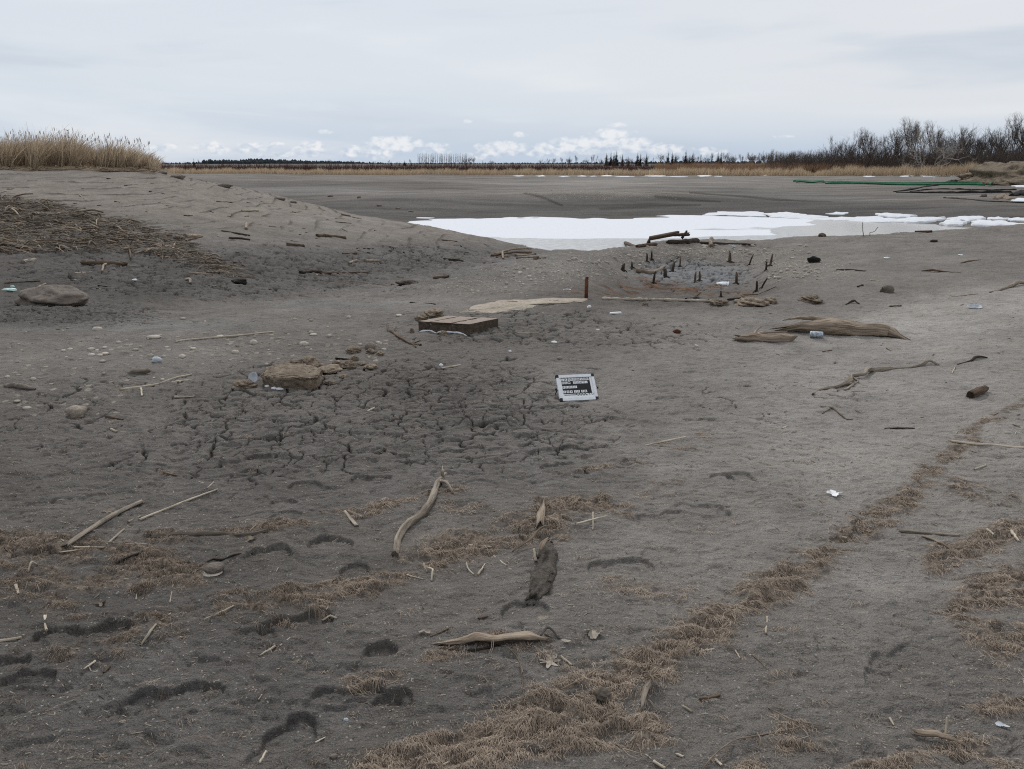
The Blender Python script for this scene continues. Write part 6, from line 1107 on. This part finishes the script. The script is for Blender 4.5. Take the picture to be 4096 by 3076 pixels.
# ---- left hollow and bank
LOGS = [([(2.3, 243.2), (20, 247.6), (36, 252.8)], 1.75, 'wood_brown', "thick grey brown log at the left edge below the brush pile", .8), ([(53, 241.6), (70, 242.2), (87, 241.8)], 1.5, 'wood_brown', "level brown log along the lower side of the brush pile", .6), ([(121.5, 236.2), (139, 239.2), (155.7, 242.6)], 1.25, 'wood_tan', "straight tan log at the lower right of the brush pile", .6), ([(155, 244.8), (172, 249.2), (188, 254)], 1.5, 'wood_tan', "tan log continuing down right from the brush pile", .55), ([(185, 237), (200, 237.4)], 1.9, 'wood_tan', "short thick mottled log right of the brush pile", .8),
        ([(82.7, 264), (104, 264.8), (125, 265.8)], 2.2, 'wood_brown', "long thick brown log lying level in the left hollow", .55), ([(106, 265.4, .02), (104, 268.5, .05), (102, 272)], .9, 'wood_tan', "short bent stick leaning on the long brown log", .9), ([(210, 266.8), (227, 268.6)], 1.7, 'wood_tan', "short tan log below the spilled brush", .5), ([(190, 273.8), (212, 275.6)], 1.3, 'wood_tan', "rough tan log lying lowest in the spilled brush", .55), ([(207, 272.4), (228.6, 273.8)], 1.0, 'wood_tan', "smooth thin tan log just above the lowest tan one", .6), ([(222, 231.4), (250, 236)], .8, 'wood_dark', "straight dark pole lying on the bank right of the brush pile", .6), ([(229.7, 238.4), (240, 239), (249.5, 240.4)], 1.0, 'wood_dark', "dark knobbed stick below the straight dark pole", .6), ([(246.2, 229.6), (246.8, 225.4, .03)], 1.4, 'wood_tan', "stubby tan log end pointing away on the bank", .7),
        ([(242, 211.4), (258, 211.0)], .9, 'wood_pale', "short whitish log high on the bank", .9), ([(217, 201.8), (232, 202.6)], .6, 'wood_brown', "thin brown stick near the top of the bank", .5), ([(317, 236.4), (330, 237.2), (344.5, 238.8)], 1.7, 'wood_brown', "dark weathered log on the lower bank facing the pool", .4), ([(287, 245), (304, 246.6)], 1.4, 'wood_brown', "short dark log below the bank's middle", .5), ([(357, 248.6), (373, 249)], .6, 'wood_dark', "thin black stick on the hollow's far floor", .5), ([(390, 247.2), (396, 249.6), (404, 252.8)], .7, 'wood_dark', "forked black stick on the hollow's far floor", .5), ([(343, 254), (356.7, 253.4)], .75, 'wood_brown', "thin brown stick in the middle of the hollow", .5), ([(348.6, 264), (356.7, 261)], 1.2, 'wood_tan', "stubby tan branch piece in the middle of the hollow", .5),
        ([(364.8, 261.8), (378.7, 261.6)], 1.5, 'wood_tan', "short smooth tan log in the middle of the hollow", .6), ([(444, 259.4), (453, 260.4), (462.6, 261.8)], 1.2, 'wood_dark', "black log on the hollow floor near the stacked logs", .5), ([(300.6, 273.4), (311, 272.6), (321.4, 272.4)], 1.5, 'wood_dark', "blackened log end of a long pole in the hollow", .5), ([(321, 273.8), (345, 273.4), (367.7, 273)], 1.05, 'wood_brown', "long brown pole lying level in the hollow", .4), ([(434.8, 278.6), (448, 277.2)], 1.6, 'wood_brown', "short brown log at the foot of the gravel ridge", .6), ([(342, 215.2), (350, 216.6)], .9, 'wood_brown', "short brown log on the bank crest above the ice", .6), ([(352, 217.2), (361, 219)], .5, 'wood_pale', "thin pale twig beside the log on the bank crest", .7), ([(336, 222.2), (351, 223.6)], .5, 'wood_brown', "thin brown stick below the bank crest", .6), ([(442, 240.4), (457, 242)], .75, 'wood_brown', "brown stick on the last of the bank before the ice", .5),
        ([(495, 254.2), (513, 252.2, .10), (531, 250.8, .08)], 1.05, 'wood_tan', "topmost log of the small stack at the hollow's mouth", .45), ([(491.5, 256), (511, 254.4, .05), (531, 253)], 1.05, 'wood_brown', "left longest log of the small stack at the hollow's mouth", .7), ([(496.7, 257.6), (516, 256), (535.6, 254.6)], 1.0, 'wood_tan', "middle log of the small stack at the hollow's mouth", .4), ([(516.6, 258.9), (538.6, 257.6)], .95, 'wood_brown', "lowest log of the small stack at the hollow's mouth", .6), ([(534, 259.4), (545.5, 258.2)], .7, 'wood_brown', "short stick right of the small stack of logs", .5), ([(503, 259.2), (502.6, 255, .1)], 1.1, 'wood_tan', "short round log end poking out of the small stack", .7),
        ([(23, 263.6), (35, 261)], 1.9, 'wood_pale', "pale chunky driftwood lump below the brush pile at left", .7), ([(75, 273.6), (85, 272.8)], .6, 'straw', "thin pale stick below the long brown log", .8), ([(37, 288), (45.5, 284)], .7, 'wood_tan', "small tan stick above the big boulder", .8), ([(186.5, 280), (190, 281.4, .03), (191, 283.6)], 1.1, 'wood_pale', "horn shaped pale stick in the left hollow", .95), ([(5, 283.4), (40, 281.2)], .5, 'wood_dark', "long thin dark stick at the left edge of the hollow", .7),
        ([(72, 211.4), (66, 213.2)], .6, 'wood_pale', "short pale stick sticking out on top of the brush pile", .9), ([(58, 245.4), (64, 247.6), (70, 251)], 1.2, 'wood_tan', "stubby tan branch at the lower edge of the brush pile", .8), ([(94, 236), (98, 238.4), (96, 233)], .7, 'wood_pale', "small forked pale stick in the middle of the brush pile", .9), ([(119, 237.6), (124, 233.6)], 1.0, 'wood_pale', "thick pale stub crossing the brush pile's right part", .95)]
for i, (px, r_, mt, lab, tn) in enumerate(LOGS):
    S("log" if r_ > .95 else "stick", px, [r_ * .95, r_, r_ * .9], M[mt], lab, "log" if r_ > .95 else "stick", n=16, tint=tn, sides=10, seed=300 + i, lift=.6, rough=.14)
# the brush pile
def in_brush(c, v): return np.interp(c, [-30, 0, 60, 120, 180, 205, 240], [192, 196, 206, 222, 237, 256, 275]) < v < np.interp(c, [-30, 0, 90, 150, 190, 240], [252, 254, 251, 255, 268, 284])
def brush():
    k = 0
    while k < 230:
        c = RNG.rand() * 235 - 15; v = 192 + RNG.rand() * 85
        if not in_brush(c, v): continue
        L = 4 + 18 * RNG.rand() ** 1.6; a = R(13 + 14 * RNG.randn()) if RNG.rand() < .85 else RNG.rand() * 3.1; dx, dy = math.cos(a) * L, math.sin(a) * L * .6; p = at(c, v); q = at(c + dx, v + dy); m = mpx(p)
        if (q - p).length > 4 or (q - p).length < .08: continue
        r_ = (.36 + .60 * RNG.rand() ** 2) * m; lf = RNG.rand() * .16; P = smooth_path([(p.x, p.y, p.z + r_ + lf * RNG.rand()), tuple((p + q) / 2 + Vector((0, RNG.randn() * .04, lf + r_ + RNG.randn() * .02))), (q.x, q.y, q.z + r_ + lf * RNG.rand())], 6)
        MB().tube(P, np.linspace(r_, r_ * .7, 6), 6, .12, 1, RNG.rand() ** .6, k).build("brush_stick", M['wood_tan'] if RNG.rand() < .6 else M['wood_brown'], label="weathered stick lying in the tangled brush pile on the left bank", cat="stick", group="sticks of the brush pile"); k += 1
    N = 14000; c = rv(N, -25, 240); v = rv(N, 190, 284); kk = np.array([in_brush(a, b_) for a, b_ in zip(c, v)]); c, v = c[kk], v[kk]; B = np.array([at(a, b_)[:] for a, b_ in zip(c, v)]); n = len(B); a = np.where(RNG.rand(n) < .8, RNG.randn(n) * .35 - .25, RNG.rand(n) * 6.3); d = unit(np.stack([np.cos(a), np.sin(a) , RNG.randn(n) * .10 + .02], -1)); m = np.sqrt((B ** 2).sum(1)) / FPX
    B[:, 2] += .01 + .14 * RNG.rand(n) ** 2; b = MB(); b.ribbons(B, d, m * rv(n, 5, 17), m * rv(n, .35, .75), np.stack([rv(n, -.06, .06), rv(n, -.06, .06), rv(n, -.09, .02)], -1), 2, tint=RNG.rand(n) ** 1.3, taper=.5, face=np.stack([0 * a, 0 * a, 0 * a + 1], -1) + RNG.randn(n, 3) * .5); b.build("brush", M['twigmass'], label="tangled mass of thin dead twigs filling the brush pile", cat="brush", kind='stuff')
M['twigmass'] = tint_mat("dead_twig_mass", (.030, .024, .019), (.34, .28, .21)); brush()
# odd sticks on the bank and in the hollow
k = 0
while k < 120:
    c = RNG.rand() * 500; v = 178 + 118 * RNG.rand(); top = np.interp(c, [0, 155, 256, 372, 512], [174, 174, 196, 222, 250]); bot = np.interp(c, [0, 150, 300, 480, 520], [322, 310, 296, 280, 270])
    if not top < v < bot or in_brush(c, v): continue
    L = 2 + 8 * RNG.rand() ** 2; a = R(8 + 25 * RNG.randn()); S("bank_stick", [(c, v), (c + math.cos(a) * L, v + math.sin(a) * L * .35)], [.32 + .35 * RNG.rand() ** 2, .3], M['wood_dark'] if RNG.rand() < .45 else (M['wood_tan'] if RNG.rand() < .75 else M['straw']), "small loose stick lying on the mud of the left bank and hollow", "stick", "loose sticks of the bank and hollow", n=5, sides=5, tint=RNG.rand()); k += 1
# ---- ridge logs, stumps and basin wood
for i, (px, rr, mt, lab, tn) in enumerate([([(624.8, 246, .10), (650, 243.5, .12), (676.3, 240.5, .13)], [1.5, 1.9, 2.1], 'wood_brown', "long dark log pointing left over the water from the ridge top", .35), ([(668, 243.6), (682, 243.2), (696.6, 242.6)], [2.0, 2.4, 2.5], 'wood_dark', "thick black log under the pile on the ridge top", .9), ([(637, 247.4), (647, 246), (655.5, 245.2)], [1.5, 1.6, 1.4], 'wood_brown', "short log under the left end of the ridge top pile", .4), ([(668, 242, .14), (688, 241.4, .13)], [1.2, 1.7], 'wood_brown', "upper log of the ridge top pile", .5), ([(682, 242, .08), (686, 241.2, .20)], [1.3, 1.0], 'wood_dark', "black upright stub standing in the ridge top pile", .5), ([(701, 243.6), (725, 244.4), (752, 245)], [1.1, 1.0, .8], 'wood_dark', "thin dark log lying right of the ridge top pile", .7), ([(710.6, 247), (711.4, 243.2, .06)], [2.0, 1.9], 'wood_tan', "stubby tan log lying end on across the thin dark log", .5), ([(737, 243.4), (745, 243.8), (756, 245)], [.4, .5, .4], 'twig', "thin twig at the right end of the thin dark log", .6),
                                           ([(636.4, 272), (645, 273.6), (655, 272.6), (664.5, 269.6, .05)], [2.4, 1.7, 1.6, 1.3], 'wood_tan', "curved driftwood with a dark root end in the basin", .5), ([(685.6, 299.4), (697, 298.4), (709, 300.6)], [.9, 1.5, .7], 'wood_dark', "black root wood on the basin floor near the wall", .5), ([(728, 300.2), (743, 299.2)], [1.0, 1.3], 'wood_dark', "black root stub left of the long cream boulder", .5), ([(746, 298.6), (757, 295), (768, 290.6), (776, 287)], [.7, .8, .7, .4], 'wood_brown', "straight dark pole slanting up the basin's right side", .5), ([(696, 297), (701, 294.5, .03)], [.8, .3], 'wood_dark', "small black snag by the root wood", .5)]):
    S("log" if max(rr) > 1.3 else "stick", px, rr, M[mt], lab, "log" if max(rr) > 1.3 else "stick", n=22, tint=tn, sides=12, seed=500 + i, lift=.7, rough=.16)
STUMPS = [(646.8, 261.8, 255.5, 2, 0), (651.5, 259.5, 252.6, 2, 0), (680, 266.4, 258, 1.6, 0), (729.6, 262.4, 254, 3.0, 0), (749.2, 265.2, 255.5, 1.4, .3), (653.4, 283.2, 273.5, 2.3, .1), (672.3, 271.6, 265, 2.6, .2), (665.3, 277.6, 272.5, 4.4, 0), (694.8, 283.2, 273, 2.0, .05), (699.5, 280.7, 271, 2.1, -.05), (736.3, 283.8, 276, 3.0, 0), (756.4, 291.4, 281.8, 2.2, 0), (761.5, 288.5, 278.5, 1.6, .5), (766, 270.5, 263, 1.8, 0), (770, 266, 256, 2.3, .15), (720.8, 296.6, 292.8, 2.0, 0), (622.5, 270.6, 266.5, 3.2, .2), (631.8, 267.6, 264.4, 2.4, 0)]
SL = ["short dark stump at the back left of the basin", "thin stump close behind the back left one", "slim tan stump at the back middle of the basin", "wide cut stump at the back right of the basin", "spindly root snag right of the wide cut stump", "black stump on the left floor of the basin below the curved driftwood", "small black spiky root stump right of the curved driftwood", "low black root stump in the basin's left middle", "left one of the twin straight stakes in the basin", "right one of the twin straight stakes in the basin", "broad broken stump beside the snow patch in the basin", "dark pointed stump at the basin's right side", "leaning black stump at the basin's right side", "narrow dark stump on the basin's right slope", "brown stump highest on the basin's right slope", "tiny black stump near the wall in front of the basin", "brown root stub on the gravel slope left of the basin", "small brown nub left of the basin's back edge"]
for i, (c, vb, vt, w, ln) in enumerate(STUMPS):
    p = at(c, vb); m = mpx(p); h = (vb - vt) * m * .86; e = empty("tree_stump", p, SL[i], "stump"); e['_o'] = tuple(p); r_ = w * m / 2
    P = [(p.x, p.y, p.z - .04), (p.x + ln * h * .1, p.y, p.z + h * .15), (p.x + ln * h * .5, p.y, p.z + h * .6), (p.x + ln * h, p.y + .01, p.z + h)]
    o = MB().tube(smooth_path(P, 9), np.array([1.7, 1.25, 1.05, 1, 1, .98, .95, .9, .72]) * r_, 9, .22, 1, .5, i, jag=.7).build("trunk", M['wood_brown'] if i in (2, 3, 8, 9, 10, 14) else M['wood_dark'], None, origin=p); o.parent = e; o.location = (0, 0, 0)
    b = MB()
    for k in range(4):
        a = k * 1.57 + i; d = np.array([math.cos(a), math.sin(a), 0]); q = np.array(p); e2 = q + d * r_ * 3.4; e2[2] = float(gz(e2[0], e2[1])) - .004; b.tube(smooth_path([q + np.array([0, 0, h * .14]), q + d * r_ * 1.6 + np.array([0, 0, h * .05]), e2], 6), np.linspace(r_ * .7, r_ * .2, 6), 6, .2, 1, .3, k)
    o = b.build("root_flare", M['wood_dark'], None, origin=p); o.parent = e; o.location = (0, 0, 0)
# ---- the right hand shore
def build_shorepipe():
    P = path_px([(914.4, 233.8), (929.6, 232.6, .03)], .07, n=8); e = empty("rusty_pipe", P[0], "rusty pipe with an open dark end on the near shore of the pool", "pipe"); m = mpx(at(922, 233.4)); o = MB().tube(P, np.linspace(.6, 1.1, 8) * m, 12, .05, 1, .8, 2).build("pipe_body", M['rustmetal'], None, origin=P[0]); o.parent = e; o.location = (0, 0, 0)
    d = unit(P[-1] - P[-2]); o = MB().tube([P[-1], P[-1] + d * .06], [1.25 * m, 1.25 * m], 14, 0, caps=True).build("pipe_mouth", M['blackplastic'], None, origin=P[0]); o.parent = e; o.location = (0, 0, 0)  # solid black cap paints in the dark inside of the open end
build_shorepipe()
for i, (px, rr, mt, lab) in enumerate([([(863.5, 236, 0), (862, 236, .15), (861, 236.2, .33)], [.35, .3, .2], 'twig', "tall thin twig standing up before the ice at right"), ([(869.8, 235.6), (873, 235.4, .08), (876.8, 235.2, .2)], [.35, .3, .25], 'twig', "slanting thin twig right of the tall one before the ice"), ([(836.9, 270), (850, 270.2), (865.8, 271.2)], [.6, .8, .4], 'wood_dark', "dark level stick on the mud right of the cobbles"), ([(922, 271), (934, 272, .02), (945, 272), (960, 273)], [.3, 1.0, .6, .3], 'wood_brown', "long stick with a thick middle on the mud at right"), ([(960.7, 263.2), (970, 261.6), (979.8, 260.2)], [.4, .9, .4], 'wood_brown', "spiky brown stick on the mud near the right edge"), ([(952, 296.8), (977.5, 294)], [.5, .6], 'straw', "thin pale stick left of the root ended pole at right"), ([(990, 292.6), (1007, 288.2), (1021, 285, .02), (1030, 286)], [.6, .9, 1.7, 1.2], 'wood_tan', "tan pole with a thick root end at the right edge"), ([(870, 280), (880, 281.2)], [.4, .4], 'straw', "tiny pale reed on the mud right of the cobbles"), ([(890, 306.8), (901, 306.2)], [.8, .7], 'wood_brown', "short brown stick on the mud above the big driftwood"), ([(846, 304.6), (854, 302.8, .02), (859, 304)], [.5, 1.1, .5], 'wood_dark', "small black bark scrap above the big driftwood"), ([(858, 287.2), (862.5, 285.6)], [.9, 1.0], 'wood_dark', "small black chip left of the lone wood chunk"), ([(886, 348), (891, 351.2)], [.4, .4], 'twig', "tiny bent twig below the big driftwood"), ([(823, 352), (832, 350.4)], [.6, .5], 'wood_brown', "tiny brown stick below the drink can"), ([(952, 373.4), (955, 367.4)], [.5, .5], 'straw', "tiny pale reed right of the twisted branch"), ([(782, 428.6), (786, 427)], [.8, .8], 'straw', "pale chip on the sand below the short driftwood")]):
    S("stick", px, rr, M[mt], lab, "stick", n=14, sides=7, tint=.6, lift=.5)
def ridge(px, rpx, label, seed, mat='muck'):
    P = path_px(px, n=60); d = np.sqrt((P ** 2).sum(1)); rad = np.interp(np.linspace(0, 1, 60), np.linspace(0, 1, len(rpx)), rpx) * d / FPX; b = MB().tube(P, rad, 12, .45, .75, .5, seed)
    for k in range(40):
        i = RNG.randint(60); b.rock(P[i] + RNG.randn(3) * np.array([.6, .8, .05]) * rad[i] * 1.2, np.array([1, 1, .7]) * rad[i] * RNG.uniform(.25, .6), .3, 2, k)
    return b.build("muck_ridge", M[mat], label=label, cat="muck ridge")
ridge([(894, 192), (915, 189), (940, 184.6), (965, 180), (988, 175.6)], [.9, 1.9, 2.4, 2.3, 1.8], "black muck ridge rising right across the green pipes", 1); ridge([(896, 192.8), (925, 193.2), (955, 193.4), (985, 193), (1011, 192.6)], [.8, 1.8, 2.0, 2.1, 2.0], "level black muck ridge below the green pipes", 2); ridge([(910, 191.6), (935, 189.4), (960, 189.6), (990, 190.4), (1015, 190)], [.6, 1.1, 1.2, 1.3, 1.4], "thinner black muck strip between the two bigger ridges", 3)
ridge([(944.5, 198), (960, 199), (985, 201.4), (1024, 203)], [1.1, 1.0, 1.1, 1.3], "thin black line of muck lowest on the right shore", 4); ridge([(995, 199.5), (1003, 197), (1012, 200)], [2.0, 3.4, 2.2], "grey rubble heap at the end of the level muck ridge", 5, 'rubble'); ridge([(1012, 196), (1020, 194.4), (1032, 196)], [2.4, 4.0, 4.0], "black muck heap at the right picture edge", 6)
def spoil():
    g = pt(1006, 112); b = MB(); rs = np.random.RandomState(3)
    for (c, D, w, h) in ((1030, 112, 8.5, 2.6), (1012, 114, 6, 1.5), (1000, 110, 4.5, .8), (1045, 106, 10, 2.8), (1022, 104, 5, 1.0), (1062, 112, 10, 3.0)):
        p = pt(c, D); b.rock((p[0], p[1], p[2] - .3), (w, w * .8, h + .4), .25, 5, int(c), 0, .55, None, 1.6)
    b.build("spoil_mound", M['spoil'], label="straw coloured spoil mound rising at the right picture edge", cat="mound"); b = MB(); N = 4500; c = rv(N, 985, 1075); D = rv(N, 100, 118); a = ray(c, 172)[0]; x = a * D
    return g
M['spoil'] = rock_mat("straw_strewn_spoil", (.11, .088, .062), (.25, .205, .15), (.07, .055, .042), 2.2, .95, .25); spoil()
ridge([(991, 168.8), (997, 168), (1003, 169.5)], [1.0, 1.8, 1.2], "dark root wad on the rim beside the spoil mound", 7); ridge([(985, 177), (1000, 178.6), (1018, 179)], [.6, 1.1, .8], "dark earth bank at the foot of the spoil mound", 8)
def green(px, lab, dz): P = path_px(px, .16 + dz, n=30); P[:, 2] += .05 * np.sin(np.linspace(0, 9, 30) + dz * 30); MB().tube(P, .125, 8, .05, 1, .5, 3).build("green_pipe", M['green'], label=lab, cat="pipe", group=None)
green([(793, 182.0), (808, 182.1), (823.5, 182.4)], "short left length of green pipe on the far right flats", 0); green([(823.5, 182.9), (870, 183.6), (920, 184.1), (960, 184.4), (990, 184.8)], "long upper green pipe lying across the far right flats", 0); green([(825, 184.2), (870, 184.8), (920, 185.4), (955, 185.8), (985, 186.2)], "long lower green pipe lying across the far right flats", 0); green([(796, 182.8), (824, 183.2)], "second short green pipe just below the left one", 0)
green([(988, 186.4), (992, 185.2, .3), (996, 184.6, .6)], "bent end of green pipe lifting beside the muck ridge", .1)
p = at(933.5, 181.6); MB().tube([p, p + Vector((0, 0, .72))], [.045, .04], 8, .02).build("marker_stake", M['white'], label="white marker stake standing behind the green pipes", cat="stake")
for i, (px, th, lab) in enumerate([([(826, 214.2), (836, 212.8), (848, 213.2), (846, 214.8), (834, 215)], .10, "small thin ice sheet set highest on the far shore"), ([(768, 213.6), (786, 212.6), (806, 215), (826, 217.4), (824, 220.6), (796, 219.6), (768, 217.6)], .10, "broad snowy ice sheet on the left of the far shore"), ([(820, 219), (845, 217.4), (875, 217.6), (905, 219.8), (912, 222.6), (880, 222.8), (845, 221.6), (822, 221.4)], .12, "long snowy ice sheet along the middle of the far shore"), ([(876, 214.6), (890, 214.2), (915, 216.6), (910, 218.4), (890, 218.2), (880, 216.8)], .16, "curved ice slab tilted above the long middle sheet"), ([(893, 220.6), (915, 218.6), (945, 218.4), (938, 222), (915, 223.8), (897, 223)], .18, "thick ice slab right of the curved one"), ([(940, 224.8), (952, 220.8), (969, 224.2), (962, 226), (946, 226.2)], .2, "triangular ice slab leaning on its neighbours"),
                                   ([(949, 220.2), (965, 217.8), (985, 217.6), (982, 220.8), (968, 222.8), (957, 221.6)], .2, "raised ice slab behind the triangular one"), ([(970, 225.4), (978, 221.4), (1000, 222.4), (1024, 225.2), (1024, 227.6), (995, 227.2)], .18, "long ice slab at the right end of the shore"), ([(986, 218.8), (998, 217.8), (1008, 219), (1002, 220.4), (990, 220.2)], .12, "small ice slab behind the long right one"), ([(1007, 219.8), (1018, 218.6), (1032, 219.6), (1030, 221.6), (1012, 221.4)], .12, "small ice slab at the right picture edge"), ([(700, 214.4), (718, 212), (745, 211.6), (768, 213.4), (766, 216.6), (735, 216), (706, 216)], .06, "crusty snow sheet on the far shore left of the slabs")]):
    flat_patch("ice_slab", px, M['snow'], th, lab, "ice slab", seed=i, dmin=45)
flat_patch("snow_patch", [(1011, 186.4), (1018, 185), (1030, 185.4), (1030, 187.4), (1016, 187.2)], M['snow'], .1, "snow patch beside the spoil mound at the right edge", "snow patch", seed=41); flat_patch("snow_patch", [(1011, 200.6), (1018, 198.6), (1030, 198.6), (1030, 201.4), (1018, 201.6)], M['snow'], .08, "snow patch below the black muck heap at the right edge", "snow patch", seed=42)
# ---- a gull
def gull():
    a, t = ray(67.5, 130.5); D = 90.0; p = Vector((a * D, D, CAM_H - t * D)); e = empty("gull", p, "gull gliding over the cattails on the left", "bird"); 
    o = MB().tube([(p.x - .02, p.y - .16, p.z), (p.x, p.y, p.z), (p.x + .02, p.y + .18, p.z + .01)], [.02, .05, .012], 8, 0, 1, .3).build("body", M['fargrey'], None, origin=p); o.parent = e; o.location = (0, 0, 0)
    for s, dz in ((-1, .14), (1, .05)):
        v = []
        for x, z, ch in ((0, 0, .12), (.14, .07, .11), (.27, .06 + dz * .3, .02)):
            for th in (-.006, .006): v += [(p.x + s * x, p.y - ch / 2, p.z + z + dz * x + th), (p.x + s * x, p.y + ch / 2, p.z + z + dz * x + th)]
        q = [(0, 1, 5, 4), (2, 6, 7, 3), (4, 5, 9, 8), (6, 10, 11, 7), (0, 4, 6, 2), (4, 8, 10, 6), (1, 3, 7, 5), (5, 7, 11, 9), (8, 9, 11, 10)]; b = MB(); b.add(np.array(v), q, None, None, .4); o = b.build("wing", M['fargrey'], None, origin=p); o.parent = e; o.location = (0, 0, 0)
gull()

# ================================================================== the root mats
def root_mats():
    """clumps of dry root fibre washed up in drifts: every strand a thin curved blade"""
    M_ = 70000; c = rv(M_, -70, 1094); v = 400 + 420 * RNG.rand(M_); a, t = ray(c, v); D = CAM_H / t; x = a * D
    i = np.clip(np.searchsorted(LGD, np.log(D)) - 1, 0, ND - 1); j = np.clip(np.searchsorted(GA, a) - 1, 0, NA - 1); f = fiber[i, j]
    gp = sstep(fbm(x * 9, D * 17, 2, 93) + .4 * gnoise(x * 30, D * 50, 94), -.35, .30); k = RNG.rand(M_) < f ** 1.0 * .80 * (.08 + .92 * gp) + .007; x, D, f = x[k], D[k], f[k]; n = len(x); per = 17; big = .45 + .9 * RNG.rand(n) ** 3
    ang0 = -1.45 + .9 * fbm(x * 4, D * 4, 2, 88) + RNG.randn(n) * .30
    rx = RNG.randn(n * per) * np.repeat(.010 + .022 * RNG.rand(n), per); ry = RNG.randn(n * per) * .005; slope = np.repeat(fbm(x * 3 + 9, D * 3, 2, 89) * .35, per)
    X = np.repeat(x, per) + rx; Y = np.repeat(D, per) + ry + rx * slope; N = n * per; sc = np.repeat(big, per)
    ang = np.repeat(ang0, per) + RNG.randn(N) * .50; h = sc * rv(N, .001, .011); L = sc * rv(N, .008, .030)
    d = unit(np.stack([np.cos(ang), np.sin(ang) * .8, rv(N, -.45, .40)], -1)); B = np.stack([X, Y, gz(X, Y) + h], -1); E = B + d * L[:, None]; ge = gz(E[:, 0], E[:, 1]) + .001
    bend = np.stack([RNG.randn(N) * .25 * L, RNG.randn(N) * .2 * L, np.minimum(ge + rv(N, 0, .006) - E[:, 2], .004)], -1); dist = np.sqrt(X ** 2 + Y ** 2 + 2.5)
    b = MB(); b.ribbons(B, d, L, (.0011 + .0011 * RNG.rand(N)) * np.maximum(1, dist / 3.0), bend, 3, tint=np.clip(np.repeat(RNG.rand(n), per) * .55 + .5 * RNG.rand(N) + .05 - .35 * sstep(-np.repeat(x / D, per), .12, .5) * sstep(-Y, -4.4, -2.9), 0, 1), face=np.stack([RNG.randn(N) * .4, RNG.randn(N) * .4, np.ones(N)], -1), taper=.4)
    b.build("root_mats", M['root'], label="drifts of dry brown root fibre washed over the near mud", cat="root mats", kind='stuff', origin=(0, 3, 0)); print("strands", N)
root_mats()

def fine_litter():
    """tiny bits of twig and reed trodden into the mud, too many and too small to count"""
    N = 9000; c = rv(N, -60, 1080); v = 300 + 470 * RNG.rand(N) ** .8; a, t = ray(c, v); D = CAM_H / t; x = a * D; k = (D < 10) & (gnoise(x * 1.1, D * 1.1, 91) + .5 * gnoise(x * 4, D * 4, 92) > rv(N, -.6, .7)); x, D = x[k], D[k]; n = len(x); m = np.sqrt(x ** 2 + D ** 2 + 2.5) / FPX
    an = RNG.randn(n) * .7 + RNG.randint(0, 2, n) * 3.14; d = np.stack([np.cos(an), np.sin(an), 0 * an], -1); L = m * rv(n, 1.2, 5.5) * (.5 + RNG.rand(n) ** 2); e = gz(x + d[:, 0] * L, D + d[:, 1] * L); z = gz(x, D) + .0025; d2 = np.stack([d[:, 0], d[:, 1], (e + .0025 - z) / L], -1)
    b = MB(); b.ribbons(np.stack([x, D, z], -1), d2, L, m * rv(n, .45, 1.0), np.stack([RNG.randn(n) * .1 * L, RNG.randn(n) * .1 * L, .03 * L], -1), 2, tint=RNG.rand(n) ** 1.6, face=np.stack([RNG.randn(n) * .3, RNG.randn(n) * .3, np.ones(n)], -1), taper=.7)
    b.build("fine_litter", M['litter'], label="tiny bits of twig and reed strewn over the mud", cat="litter", kind='stuff', origin=(0, 4, 0))
M['litter'] = tint_mat("fine_twig_litter", (.025, .020, .016), (.46, .40, .31)); fine_litter()
